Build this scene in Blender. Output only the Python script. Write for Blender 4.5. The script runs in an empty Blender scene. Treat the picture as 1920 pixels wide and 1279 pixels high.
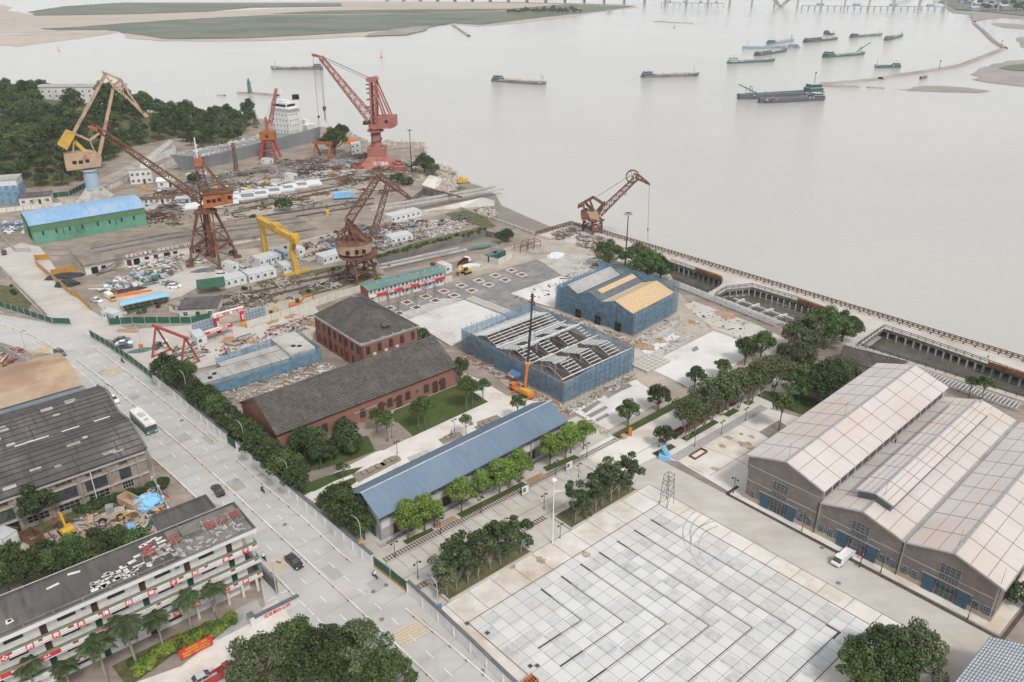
import bpy, math, random
from mathutils import Vector, Matrix, noise
from mathutils.geometry import tessellate_polygon
R = random.Random(11)
C = bpy.context.scene.collection
F, TH, H = 1493.0, math.radians(25.5), 100.0
CT, ST = math.cos(TH), math.sin(TH)
def P(u, v, z=0.0):
 x = (u-960)/F; y = (639.5-v)/F
 t = (z-H)/(-ST+y*CT)
 return Vector((x*t, (CT+y*ST)*t, z))
def PJ(p):
 k = p[2]-H; d = p[1]*CT-k*ST; up = p[1]*ST+k*CT
 return (960+F*p[0]/d, 639.5-F*up/d)
def ZT(u, v, vt, zb=0.0):
 Y = P(u, v, zb)[1]; y = (639.5-vt)/F
 return H+Y*(y*CT-ST)/(CT+y*ST)
def ONP(u, v, o, phi):
 x = (u-960)/F; y = (639.5-v)/F
 d = (x, CT+y*ST, -ST+y*CT); n = (-math.sin(phi), math.cos(phi))
 t = (o[0]*n[0]+o[1]*n[1])/(d[0]*n[0]+d[1]*n[1])
 return Vector((d[0]*t, d[1]*t, H+d[2]*t))
def AZ(a, b): return math.atan2(b[1]-a[1], b[0]-a[0])
YA, YB = math.radians(-47.3), math.radians(41.8)     # the two street directions of the site
WZ = -3.0                                            # river level
ORD = 'first second third fourth fifth sixth seventh eighth ninth tenth eleventh twelfth thirteenth fourteenth fifteenth sixteenth seventeenth eighteenth nineteenth twentieth'.split()
def tag(o, label=None, cat=None, group=None, kind=None):
 if label: o['label'] = label
 if cat: o['category'] = cat
 if group: o['group'] = group
 if kind: o['kind'] = kind
 return o
def E(name, loc, rz=0.0, label=None, cat=None, group=None, s=1.0):
 o = bpy.data.objects.new(name, None); C.objects.link(o)
 o.location = loc; o.rotation_euler = (0, 0, rz); o.empty_display_size = .5
 o.scale = (s, s, s) if not isinstance(s, (tuple, list)) else s
 return tag(o, label, cat, group)
def kids(o): return list(o.children)
def dup(o, parent=None):
 c = o.copy(); C.objects.link(c)
 if parent is not None: c.parent = parent
 for k in kids(o): dup(k, c)
 return c
def put(o, loc, rz=0.0, s=None, label=None, group=None, cat=None):
 o.location = loc; o.rotation_euler = (0, 0, rz)
 if s is not None: o.scale = (s, s, s) if not isinstance(s, (tuple, list)) else s
 return tag(o, label, cat, group)
class Proto:
 def __init__(s, o): s.o = o; s.used = False
 def __call__(s, loc, rz=0.0, sc=None, label=None, group=None, cat=None):
  o = dup(s.o) if s.used else s.o
  s.used = True
  return put(o, loc, rz, sc, label, group, cat)
class MB:
 def __init__(s, T=None): s.v = []; s.f = []; s.m = []; s.k = 0; s.T = T
 def add(s, pts, faces):
  b = len(s.v)
  for p in pts:
   p = Vector(p)
   s.v.append(s.T @ p if s.T else p)
  for f in faces: s.f.append([b+i for i in f]); s.m.append(s.k)
  return s
 def poly(s, pts): return s.add(pts, [range(len(pts))])
 def hexa(s, a, b):
  n = len(a)
  return s.add(list(a)+list(b), [list(range(n))[::-1], list(range(n, 2*n))]+[[i, (i+1) % n, n+(i+1) % n, n+i] for i in range(n)])
 def box(s, x0, y0, z0, x1, y1, z1):
  return s.hexa([(x0, y0, z0), (x1, y0, z0), (x1, y1, z0), (x0, y1, z0)], [(x0, y0, z1), (x1, y0, z1), (x1, y1, z1), (x0, y1, z1)])
 def cbox(s, c, d, rz=0.0, tilt=0.0):
  m = Matrix.Translation(c) @ Matrix.Rotation(rz, 4, 'Z') @ Matrix.Rotation(tilt, 4, 'X')
  x, y, z = d[0]/2, d[1]/2, d[2]/2
  q = [m @ Vector(p) for p in ((-x, -y, -z), (x, -y, -z), (x, y, -z), (-x, y, -z), (-x, -y, z), (x, -y, z), (x, y, z), (-x, y, z))]
  return s.hexa(q[:4], q[4:])
 def beam(s, p, q, w, h=None, up=(0, 0, 1)):
  p, q = Vector(p), Vector(q); d = q-p
  if d.length < 1e-6: return s
  d.normalize(); u = Vector(up)
  if abs(d.dot(u)) > .98: u = Vector((1, 0, 0))
  a = d.cross(u).normalized(); b = a.cross(d).normalized(); h = h or w
  a *= w/2; b *= h/2
  return s.hexa([p-a-b, p+a-b, p+a+b, p-a+b], [q-a-b, q+a-b, q+a+b, q-a+b])
 def cyl(s, p, q, r, r2=None, n=8):
  p, q = Vector(p), Vector(q); d = (q-p).normalized()
  u = Vector((0, 0, 1)) if abs(d.z) < .95 else Vector((1, 0, 0))
  a = d.cross(u).normalized(); b = a.cross(d); r2 = r if r2 is None else r2
  cs = [(math.cos(2*math.pi*i/n), math.sin(2*math.pi*i/n)) for i in range(n)]
  return s.hexa([p+(a*c+b*t)*r for c, t in cs], [q+(a*c+b*t)*r2 for c, t in cs])
 def prism(s, poly, z0, z1): return s.hexa([(p[0], p[1], z0) for p in poly], [(p[0], p[1], z1) for p in poly])
 def prof(s, yz, x0, x1): return s.hexa([(x0, y, z) for y, z in yz], [(x1, y, z) for y, z in yz])
 def profy(s, xz, y0, y1): return s.hexa([(x, y0, z) for x, z in xz], [(x, y1, z) for x, z in xz])
 def truss(s, p0, p1, w0, h0, w1, h1, n, t, side, up=None):
  p0, p1, side = Vector(p0), Vector(p1), Vector(side)
  d = (p1-p0).normalized(); up = (Vector(up) if up else side.cross(d)).normalized()
  L = []
  for i in range(n+1):
   f = i/n; c = p0.lerp(p1, f); w = w0+(w1-w0)*f; h = h0+(h1-h0)*f
   L.append([c+side*(a*w/2)+up*(b*h/2) for a, b in ((-1, -1), (1, -1), (1, 1), (-1, 1))])
  for k in range(4): s.beam(L[0][k], L[n][k], t*1.5)
  for i in range(n):
   for k in range(4):
    j = (k+1) % 4
    s.beam(L[i][k], L[i+1][j] if i % 2 else L[i+1][k], t) if False else None
    s.beam(L[i][k] if i % 2 else L[i][j], L[i+1][j] if i % 2 else L[i+1][k], t)
    if i: s.beam(L[i][k], L[i][j], t*.8)
  return s
 def lump(s, c, rx, ry, rz, n=7, m=4, jit=.25, rnd=R):
  pts = [(c[0], c[1], c[2]+rz)]
  for j in range(1, m+1):
   a = math.pi/2*(1-j/m)
   for i in range(n):
    t = 2*math.pi*i/n+.3*j; k = 1+rnd.uniform(-jit, jit)
    pts.append((c[0]+rx*math.cos(a)*math.cos(t)*k, c[1]+ry*math.cos(a)*math.sin(t)*k, c[2]+rz*math.sin(a)*k))
  fs = [[0, 1+i, 1+(i+1) % n] for i in range(n)]
  for j in range(m-1):
   b = 1+j*n
   fs += [[b+i, b+n+i, b+n+(i+1) % n, b+(i+1) % n] for i in range(n)]
  return s.add(pts, fs)
 def mesh(s, name, mats):
  me = bpy.data.meshes.new(name)
  me.from_pydata([tuple(p) for p in s.v], [], s.f)
  for m in (mats if isinstance(mats, (list, tuple)) else [mats]): me.materials.append(m)
  if max(s.m, default=0): me.polygons.foreach_set('material_index', s.m)
  me.update(); return me
 def build(s, name, mats, parent=None, label=None, cat=None, group=None, kind=None, loc=None, rz=0.0, smooth=False):
  me = s.mesh(name, mats)
  if smooth: me.polygons.foreach_set('use_smooth', [True]*len(me.polygons))
  o = bpy.data.objects.new(name, me); C.objects.link(o)
  if parent is not None: o.parent = parent
  if loc is not None: o.location = loc
  o.rotation_euler = (0, 0, rz)
  return tag(o, label, cat, group, kind)
MT = {}
def new_mat(name):
 m = bpy.data.materials.new(name); m.use_nodes = True
 nt = m.node_tree; b = nt.nodes['Principled BSDF']
 MT[name] = m
 return m, nt, b
def N(nt, kind, **kw):
 n = nt.nodes.new(kind)
 for k, v in kw.items():
  if k in n.inputs: n.inputs[k].default_value = v
  else: setattr(n, k, v)
 return n
def mixc(nt, fac, a, b, blend='MIX'):
 n = nt.nodes.new('ShaderNodeMix'); n.data_type = 'RGBA'; n.blend_type = blend
 for i, x in ((0, fac), (6, a), (7, b)):
  if hasattr(x, 'links') or isinstance(x, bpy.types.NodeSocket): nt.links.new(x, n.inputs[i])
  elif i == 0: n.inputs[0].default_value = x
  else: n.inputs[i].default_value = (*x[:3], 1)
 return n.outputs[2]
def mth(nt, op, a, b=None, clamp=False):
 n = nt.nodes.new('ShaderNodeMath'); n.operation = op; n.use_clamp = clamp
 for i, x in enumerate((a, b)):
  if x is None: continue
  if isinstance(x, bpy.types.NodeSocket): nt.links.new(x, n.inputs[i])
  else: n.inputs[i].default_value = x
 return n.outputs[0]
def rng(nt, v, a, b, lo=0.0, hi=1.0):
 n = nt.nodes.new('ShaderNodeMapRange'); nt.links.new(v, n.inputs[0])
 for i, x in enumerate((a, b, lo, hi)): n.inputs[i+1].default_value = x
 return n.outputs[0]
def nz(nt, vec, scale, detail=4, rough=.6, dist=0.0):
 n = N(nt, 'ShaderNodeTexNoise', Scale=scale, Detail=detail, Roughness=rough, Distortion=dist)
 nt.links.new(vec, n.inputs['Vector']); return n.outputs['Fac']
def oc(nt): return nt.nodes.new('ShaderNodeTexCoord').outputs['Object']
def MAT(name, c1, c2=None, scale=.5, rough=.85, metal=0.0, lo=.38, hi=.62, detail=5, bump=0.0, bscale=8, c3=None, s3=.05, rnd=0.0, spec=.3, st=None, rz=0.0, c4=None):
 m, nt, b = new_mat(name); v = oc(nt)
 col = None
 if c2:
  col = mixc(nt, rng(nt, nz(nt, v, scale, detail), lo, hi), c1, c2)
 if c3:
  col = mixc(nt, rng(nt, nz(nt, v, s3, 6, .65), .5, .68), col or c1, c3)
 if st:                                                      # streaks: noise drawn out along one direction
  mp = N(nt, 'ShaderNodeMapping'); mp.inputs['Scale'].default_value = st; mp.inputs['Rotation'].default_value = (0, 0, rz); nt.links.new(v, mp.inputs['Vector'])
  col = mixc(nt, rng(nt, nz(nt, mp.outputs[0], 1.0, 6, .65), .46, .68, 0, .75), col or c1, c4)
 if rnd:
  oi = nt.nodes.new('ShaderNodeObjectInfo')
  hs = N(nt, 'ShaderNodeHueSaturation'); nt.links.new(rng(nt, oi.outputs['Random'], 0, 1, 1-rnd, 1+rnd), hs.inputs['Value'])
  if col: nt.links.new(col, hs.inputs['Color'])
  else: hs.inputs['Color'].default_value = (*c1, 1)
  col = hs.outputs['Color']
 if col: nt.links.new(col, b.inputs['Base Color'])
 else: b.inputs['Base Color'].default_value = (*c1, 1)
 b.inputs['Roughness'].default_value = rough; b.inputs['Metallic'].default_value = metal
 b.inputs['Specular IOR Level'].default_value = spec
 if bump:
  bp = N(nt, 'ShaderNodeBump', Strength=bump, Distance=.1)
  nt.links.new(nz(nt, v, bscale, 4), bp.inputs['Height']); nt.links.new(bp.outputs[0], b.inputs['Normal'])
 return m
def wallvec(nt):
 s = nt.nodes.new('ShaderNodeSeparateXYZ'); nt.links.new(oc(nt), s.inputs[0])
 c = nt.nodes.new('ShaderNodeCombineXYZ'); nt.links.new(mth(nt, 'ADD', s.outputs[0], s.outputs[1]), c.inputs[0]); nt.links.new(s.outputs[2], c.inputs[1])
 return c.outputs[0]
def BRICK(name, c1, c2, mortar, bw=.5, bh=.2, ms=.02, vec='wall', stain=None, rough=.9, offset=.5, bump=.25):
 m, nt, b = new_mat(name)
 v = wallvec(nt) if vec == 'wall' else oc(nt)
 t = N(nt, 'ShaderNodeTexBrick', Scale=1.0); t.offset = offset
 t.inputs['Color1'].default_value = (*c1, 1); t.inputs['Color2'].default_value = (*c2, 1); t.inputs['Mortar'].default_value = (*mortar, 1)
 t.inputs['Brick Width'].default_value = bw; t.inputs['Row Height'].default_value = bh; t.inputs['Mortar Size'].default_value = ms
 nt.links.new(v, t.inputs['Vector'])
 col = mixc(nt, rng(nt, nz(nt, oc(nt), .6, 6), .3, .7, .0, .55), t.outputs['Color'], tuple(x*.72 for x in c1))
 if stain: col = mixc(nt, rng(nt, nz(nt, oc(nt), .22, 7, .7), .5, .66, 0, .8), col, stain)
 nt.links.new(col, b.inputs['Base Color']); b.inputs['Roughness'].default_value = rough
 if bump:
  bp = N(nt, 'ShaderNodeBump', Strength=bump, Distance=.05); nt.links.new(t.outputs['Fac'], bp.inputs['Height']); bp.invert = True
  nt.links.new(bp.outputs[0], b.inputs['Normal'])
 return m
def sheet(name, poly, z, mat, kind='structure', holes=(), label=None, cat=None, sub=0, parent=None):
 rings = [[Vector((p[0], p[1], 0)) for p in poly]]+[[Vector((p[0], p[1], 0)) for p in h] for h in holes]
 flat = [p for r in rings for p in r]
 mb = MB(); mb.v = [Vector((p.x, p.y, z)) for p in flat]
 for t in tessellate_polygon(rings):
  a, b, c = (flat[i] for i in t)
  if (b-a).cross(c-a).z < 0: t = (t[0], t[2], t[1])
  mb.f.append(list(t)); mb.m.append(0)
 return mb.build(name, mat, parent, label, cat, None, kind)
def PP(*uv, z=0.0): return [P(u, v, z) for u, v in uv]
sc = bpy.context.scene
w = bpy.data.worlds.new('World'); sc.world = w; w.use_nodes = True
nt = w.node_tree; bg = nt.nodes['Background']
sky = nt.nodes.new('ShaderNodeTexSky'); sky.sky_type = 'NISHITA'; sky.sun_disc = False
SUN_EL, SUN_AZ = math.radians(52), math.radians(150)
sky.sun_elevation = SUN_EL; sky.sun_rotation = SUN_AZ; sky.air_density = 1.0; sky.dust_density = 4.0; sky.ozone_density = 1.0
hs = N(nt, 'ShaderNodeHueSaturation', Saturation=.16, Value=1.0)
nt.links.new(sky.outputs[0], hs.inputs['Color'])
ge = nt.nodes.new('ShaderNodeNewGeometry')
cl = nz(nt, ge.outputs['Incoming'], 2.5, 5, .55)                       # overcast: soft cloud bands
cc = mixc(nt, rng(nt, cl, .3, .7, .45, .85), hs.outputs['Color'], (4.3, 4.4, 4.55))
sx = nt.nodes.new('ShaderNodeSeparateXYZ'); nt.links.new(ge.outputs['Incoming'], sx.inputs[0])
cc = mixc(nt, rng(nt, mth(nt, 'ABSOLUTE', sx.outputs[2]), .02, .30, .55, 0), cc, (6.4, 6.5, 6.75))
cc = mixc(nt, rng(nt, mth(nt, 'ABSOLUTE', sx.outputs[2]), 0, .16, .9, 0), cc, (10.5, 10.7, 11.1))   # bright hazy band low over the horizon
nt.links.new(cc, bg.inputs['Color']); bg.inputs['Strength'].default_value = .128
sl = bpy.data.lights.new('sun', 'SUN'); sl.energy = 1.5; sl.angle = math.radians(11); sl.color = (1, .96, .9)
so = bpy.data.objects.new('sun', sl); C.objects.link(so)
so.rotation_euler = Vector((math.sin(SUN_AZ)*math.cos(SUN_EL), math.cos(SUN_AZ)*math.cos(SUN_EL), math.sin(SUN_EL))).to_track_quat('Z', 'Y').to_euler()
cam = bpy.data.cameras.new('camera'); co = bpy.data.objects.new('camera', cam); C.objects.link(co); sc.camera = co
cam.sensor_width = 36; cam.lens = F/1920*36; cam.clip_start = 1; cam.clip_end = 40000
co.location = (0, 0, H); co.rotation_euler = (math.pi/2-TH, 0, 0)
sc.view_settings.view_transform = 'Standard'; sc.view_settings.look = 'None'; sc.view_settings.exposure = .44; sc.view_settings.gamma = 1
cy = sc.cycles; cy.max_bounces = 6; cy.diffuse_bounces = 3; cy.glossy_bounces = 2; cy.transmission_bounces = 3; cy.volume_bounces = 0; cy.transparent_max_bounces = 12
cy.use_denoising = True; cy.use_adaptive_sampling = True; cy.caustics_reflective = False; cy.caustics_refractive = False
MAT('dirt', (.37, .315, .26), (.45, .40, .345), .12, .95, c3=(.27, .225, .18), s3=.07, bump=.3, bscale=3)
MAT('yard', (.36, .305, .26), (.275, .23, .195), .16, .95, c3=(.20, .165, .14), s3=.09, detail=9, bump=.25, bscale=2, st=(.025, .33, 1), rz=-.70, c4=(.19, .155, .13))
MAT('concrete', (.545, .515, .475), (.48, .45, .415), .15, .9, c3=(.43, .37, .31), s3=.06, detail=7, st=(.03, .6, 1), rz=.83, c4=(.44, .41, .375))
MAT('pale_concrete', (.70, .67, .63), (.63, .595, .55), .2, .88, c3=(.50, .41, .33), s3=.07, detail=7)
MAT('white_slab', (.69, .675, .655), (.62, .60, .575), .15, .85, c3=(.50, .45, .40), s3=.05, detail=8)
MAT('grey_paving', (.25, .242, .236), (.185, .178, .172), .35, .85, c3=(.33, .31, .29), s3=.11, detail=8)
MAT('road_concrete', (.51, .50, .48), (.46, .45, .435), .10, .85, c3=(.40, .385, .365), s3=.11, detail=8, lo=.3, hi=.7, st=(.02, .5, 1), rz=.83, c4=(.42, .41, .395))
MAT('white_paint', (.80, .80, .79), (.70, .69, .67), 1.2, .6)
MAT('yellow_paint', (.72, .52, .27), (.58, .48, .36), 1.0, .7)
MAT('mud', (.215, .185, .155), (.265, .235, .205), .09, .6, detail=8, spec=.4)
MAT('sand', (.52, .44, .37), (.45, .385, .33), .03, .95, detail=7, st=(.002, .02, 1), c4=(.36, .32, .28))
MAT('silt', (.275, .245, .225), (.35, .315, .29), .02, .9, detail=7)
MAT('lawn', (.052, .085, .022), (.075, .105, .03), .5, .95, c3=(.10, .105, .045), s3=.12, bump=.6, bscale=9)
MAT('weeds', (.075, .09, .035), (.15, .135, .075), .5, .95, bump=.6, bscale=4, detail=8)
MAT('marsh', (.105, .155, .105), (.185, .185, .14), .015, .95, detail=10, c3=(.07, .115, .08), s3=.008, st=(.003, .03, 1), c4=(.22, .20, .165))
MAT('wood_deck', (.30, .255, .22), (.235, .195, .165), 1.2, .85)
MAT('dark_line', (.07, .055, .05), (.11, .085, .075), 1.5, .8)
MAT('rust_line', (.16, .10, .075), (.10, .07, .06), 1.5, .85)
MAT('red_soil', (.36, .19, .11), (.42, .30, .21), .3, .95)
MAT('gravel', (.44, .43, .42), (.33, .32, .31), 2.5, .95, detail=8)
MAT('rock', (.50, .45, .38), (.36, .32, .27), .7, .95)
MAT('cement', (.50, .485, .46), (.42, .40, .375), .5, .9, c3=(.30, .275, .245), s3=.15)
MAT('dark_concrete', (.22, .205, .19), (.15, .14, .13), .4, .9)
m, nt, b = new_mat('river'); v = oc(nt)
big = nz(nt, v, .004, 5, .6); b.inputs['Roughness'].default_value = .16
nt.links.new(mixc(nt, rng(nt, big, .35, .65), (.43, .42, .39), (.475, .46, .425)), b.inputs['Base Color'])
mp = N(nt, 'ShaderNodeMapping'); mp.inputs['Scale'].default_value = (.5, 1.4, 1); mp.inputs['Rotation'].default_value = (0, 0, .35); nt.links.new(v, mp.inputs['Vector'])
wv = mth(nt, 'ADD', nz(nt, mp.outputs[0], .35, 6, .6), mth(nt, 'MULTIPLY', nz(nt, v, .03, 3), .8))
bp = N(nt, 'ShaderNodeBump', Strength=.7, Distance=.6); nt.links.new(wv, bp.inputs['Height']); nt.links.new(bp.outputs[0], b.inputs['Normal'])
b.inputs['IOR'].default_value = 1.33
TS = 2.465
m, nt, b = new_mat('plaza_tile'); v = oc(nt)
mp = N(nt, 'ShaderNodeVectorMath'); mp.operation = 'SCALE'; mp.inputs['Scale'].default_value = 1/TS; nt.links.new(v, mp.inputs[0])
fl = N(nt, 'ShaderNodeVectorMath'); fl.operation = 'FLOOR'; nt.links.new(mp.outputs[0], fl.inputs[0])
wn = nt.nodes.new('ShaderNodeTexWhiteNoise'); nt.links.new(fl.outputs[0], wn.inputs['Vector'])
n1 = nz(nt, v, .55, 8, .75); n2 = nz(nt, v, .05, 4)
dirt = mth(nt, 'MULTIPLY', rng(nt, n1, .46, .62), rng(nt, wn.outputs['Value'], .5, 1, 0, .6), True)
col = mixc(nt, wn.outputs['Value'], (.63, .635, .635), (.52, .525, .525))
col = mixc(nt, dirt, col, (.27, .275, .28)); col = mixc(nt, rng(nt, n2, .5, .65, 0, .35), col, (.56, .50, .44))
nt.links.new(col, b.inputs['Base Color']); b.inputs['Roughness'].default_value = .7
RIVER = [(-9000, -2000), (9000, -2000), (14000, 16000), (-14000, 16000)]
sheet('river', RIVER, WZ, MT['river'])
SW0, SW1 = P(1070, 418), P(1920, 675); sd = (SW1-SW0).normalized()
FAR_R = SW0+sd*420
basin1 = PP((1258, 491), (1305, 507), (1353, 524), (1353, 533), (1327, 549), (1262, 524), (1250, 505))
basin2 = PP((1344, 554), (1362, 543), (1410, 538), (1497, 564), (1557, 587), (1560, 594), (1545, 627), (1470, 604))
basin3 = PP((1613, 648), (1657, 616), (1707, 632), (1853, 683), (1990, 730), (2040, 780), (1920, 745))
inner = PP((1215, 461.5), (1236, 497), (1262, 525), (1325, 552), (1342, 558), (1470, 606), (1545, 632), (1590, 648), (1612, 652), (1920, 752))
INNER_END = inner[-1]+sd*220
coast = [Vector((-1600, 950, 0))]+PP((0, 188), (120, 188), (300, 212), (430, 217), (500, 224), (560, 233), (640, 242), (668, 262), (700, 270), (735, 266), (790, 273), (800, 287), (775, 292), (790, 302),
 (815, 313), (840, 320), (853, 330), (856, 345), (845, 356), (815, 360), (793, 354), (775, 368), (745, 380), (770, 396), (800, 393), (862, 391), (960, 424), (1005, 437), (1070, 418))+inner+[INNER_END, Vector((700, -300, 0)), Vector((-1600, -300, 0))]
pit = PP((705, 486), (910, 432), (949, 441), (938, 459), (870, 478), (800, 497), (722, 512))
sheet('ground', coast, 0, MT['yard'], holes=[pit])
mb = MB()
for a, c in zip(coast[1:-3], coast[2:-2]): mb.poly([(a.x, a.y, 0), (c.x, c.y, 0), (c.x, c.y, -4), (a.x, a.y, -4)])
mb.build('shore', MT['dark_concrete'], kind='structure')
mb = MB(); zs = [-2.6, -2.6, -2.4, -.6, -.05, -.05, -.3]
mb.poly([(p.x, p.y, z) for p, z in zip(pit, zs)]); mb.build('mud_basin', MT['mud'], kind='structure')
mb = MB()
for i in (0, 1, 2, 3, 4, 5, 6):
 a, c = pit[i], pit[(i+1) % 7]; mb.poly([(a.x, a.y, .0), (c.x, c.y, .0), (c.x, c.y, -3), (a.x, a.y, -3)])
mb.build('mud_basin_edge', MT['dark_concrete'], kind='structure')
sheet('mud_flat', PP((793, 356), (870, 340), (905, 350), (930, 365), (940, 385), (985, 405), (1030, 424), (1060, 430), (1000, 445), (900, 440), (760, 400), z=-2.85), -2.85, MT['mud'])
deck_poly = PP((1215, 461.5))+[SW0.lerp(SW1, t) for t in (.172, .5, 1)]+[SW1+sd*200, INNER_END]+inner[1:][::-1]
def offset_in(poly): return poly
dk = sheet('jetty_deck', deck_poly, .02, MT['concrete'], holes=[basin1, basin2, basin3])
mb = MB()
for bs in (basin1, basin2, basin3):
 for a, c in zip(bs, bs[1:]+bs[:1]): mb.poly([(a.x, a.y, .02), (c.x, c.y, .02), (c.x, c.y, -1.0), (a.x, a.y, -1.0)])
a, c = SW0, SW1+sd*200; mb.poly([(a.x, a.y, .02), (c.x, c.y, .02), (c.x, c.y, -3.4), (a.x, a.y, -3.4)])
mb.build('jetty_edge', MT['dark_concrete'], kind='structure')
MAT('basin_shade', (.10, .092, .08), (.135, .125, .108), .2, .22, spec=.5)  # under-deck shade and dark reflection painted as a sheet just above the river
for bs in (basin1, basin2, basin3): sheet('basin_shade', bs, WZ+.05, MT['basin_shade'])
def bank(name, px, mat, z, h=.5):
 p0 = PP(*px, z=z); pl = []
 for a, c in zip(p0, p0[1:]+p0[:1]):                        # ragged shore
  n = max(1, min(14, int((c-a).length/22))); d = (c-a).length/n*.16; q = Vector((-(c-a).y, (c-a).x, 0)).normalized()
  pl += [a.lerp(c, i/n)+q*(R.uniform(-d, d) if i else 0) for i in range(n)]
 sheet(name, pl, z, mat)
bank('sandbank', [(-120, 12), (60, 8), (330, 4), (640, 3), (1000, 4), (1190, 10), (1195, 14), (1130, 22), (1060, 33), (960, 45), (895, 50), (845, 45), (800, 54), (775, 63), (640, 70), (560, 74), (470, 77), (300, 77), (232, 70), (245, 58), (190, 56), (90, 60), (0, 62), (-120, 66)], MT['sand'], -2.8)
bank('sandbank', [(-120, 68), (70, 62), (190, 57), (238, 57), (185, 67), (110, 77), (32, 88)], MT['sand'], -2.85)
sheet('tidal_channel', PP((-120, 4), (0, 8), (25, 14), (15, 20), (60, 27), (330, 25), (520, 16), (640, 14), (640, 11), (480, 13), (330, 21), (150, 22), (110, 12), (250, 3), (0, 0), (-120, -4), z=-2.78), -2.78, MT['river'])
bank('marsh_grass', [(53, 22), (120, 12), (233, 5), (420, 6), (640, 6), (640, 12), (470, 14), (395, 21), (260, 26), (70, 29)], MT['marsh'], -2.2)
bank('marsh_grass', [(75, 53), (150, 50), (250, 42), (330, 37), (420, 32), (500, 28), (640, 28), (800, 24), (940, 21), (1080, 11), (1190, 11), (1140, 19), (1010, 33), (905, 46), (850, 43), (800, 51), (640, 62), (470, 71), (318, 73), (247, 63), (200, 55), (110, 56)], MT['marsh'], -2.2)
bank('marsh_grass', [(505, 26), (580, 21), (640, 19), (800, 17), (960, 16), (1060, 8), (1180, 9), (1080, 10), (940, 19), (800, 23), (640, 26)], MT['marsh'], -2.1)
bank('mud_flat', [(700, 61), (770, 50), (810, 49), (800, 56), (760, 65), (680, 68)], MT['silt'], -2.0)
bank('sandbank', [(1819, 140), (1831, 133), (1855, 124), (1886, 114), (1990, 105), (1990, 166), (1920, 162), (1855, 155), (1822, 149), (1840, 144)], MT['silt'], -2.8)
bank('marsh_grass', [(1874, 127.5), (1886, 123.5), (1930, 116), (1990, 110), (1990, 136), (1920, 133), (1892, 131)], MT['marsh'], -2.3)
bank('sandbank', [(1676, 167), (1701, 168), (1714, 163), (1737, 160.5), (1765, 161), (1808, 163.5), (1858, 170.5), (1837, 173.5), (1760, 172), (1704, 169.5)], MT['silt'], -2.8)
bank('mud_flat', [(1858, 44), (1880, 43), (1920, 46), (1990, 48), (1990, 58), (1920, 55), (1882, 52)], MT['silt'], -2.8)
bank('mud_flat', [(1905, 73), (1920, 68), (1990, 62), (1990, 92), (1920, 90), (1912, 82)], MT['silt'], -2.8)
bank('riverbank', [(1785, 24), (1822, 28), (1826, 40), (1850, 36), (1880, 33), (1990, 40), (2400, 50), (2400, -30), (1760, -30), (1770, 10)], MT['silt'], -2.6)
bank('riverbank', [(1795, 18), (1840, 21), (1920, 29), (2400, 40), (2400, -30), (1770, -30), (1775, 8)], MT['marsh'], -1.5)
bank('riverbank', [(1500, -3), (2400, -3), (2400, -45), (900, -45), (900, -12)], MT['marsh'], -1.5)
ZL = [.0]
def lay(name, px, mat, lvl, holes=(), kind='structure'):
 ZL[0] += .0006
 return sheet(name, PP(*px), .03*lvl+ZL[0], MT[mat], kind=kind, holes=[PP(*h) for h in holes])
lay('road', [(-90, 572), (0, 590), (132, 612), (172, 630), (290, 714), (445, 841), (702, 1062), (765, 1112), (945, 1284), (1010, 1345), (640, 1345), (760, 1345), (600, 1290), (500, 1150), (480, 1050), (425, 950), (380, 940), (287, 862), (272, 838), (155, 722), (102, 664), (60, 660), (0, 642), (-90, 625)], 'road_concrete', 1)
lay('road', [(-40, 505), (0, 470), (40, 455), (75, 463), (92, 486), (130, 540), (170, 582), (205, 602), (240, 618), (300, 640), (270, 650), (172, 631), (132, 613), (88, 596), (50, 560), (0, 505)], 'concrete', 2)
T0 = P(1235, 946); EA = Vector((math.cos(math.radians(-47.6)), math.sin(math.radians(-47.6)), 0)); EB = Vector((math.cos(math.radians(220.8)), math.sin(math.radians(220.8)), 0))
def SK(a, b, z=0.0): return T0+EA*(a*TS)+EB*(b*TS)+Vector((0, 0, z))
def skrect(name, a0, b0, a1, b1, lvl, mat, kind='structure'): return sheet(name, [SK(a0, b0), SK(a0, b1), SK(a1, b1), SK(a1, b0)], .03*lvl, MT[mat], kind)
skrect('street', -14.5, -5.3, 40, 21.2, 1, 'concrete')
skrect('promenade', -2.35, -1.6, 18, 21.0, 2, 'pale_concrete')
skrect('promenade', 18, -1.6, 19.6, 21, 2, 'pale_concrete')
pl = MB(); pl.poly([(0, 0, 0), (18*TS, 0, 0), (18*TS, -20*TS, 0), (0, -20*TS, 0)])
plz = pl.build('plaza', MT['plaza_tile'], kind='structure', loc=T0+Vector((0, 0, .095)))
mt = Matrix.Identity(4); mt.col[0] = (*EA, 0); mt.col[1] = (*(-EB), 0); mt.col[3] = (*(T0+Vector((0, 0, .095))), 1)
plz.matrix_world = mt
def strip(mb, p, q, wd, z):
 d = (q-p).normalized(); n = Vector((-d.y, d.x, 0))*wd/2; z += .085 if z < .2 else 0
 mb.poly([(p-n)+Vector((0, 0, z)), (q-n)+Vector((0, 0, z)), (q+n)+Vector((0, 0, z)), (p+n)+Vector((0, 0, z))])
mb = MB()
for i in range(19): strip(mb, SK(i, 0), SK(i, 20), .045 if i % 18 else .14, .027)
for i in range(21): strip(mb, SK(0, i), SK(18, i), .045 if i % 20 else .14, .030)
mb.build('plaza_joints', MT['rust_line'], kind='structure')
mb = MB()
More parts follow.
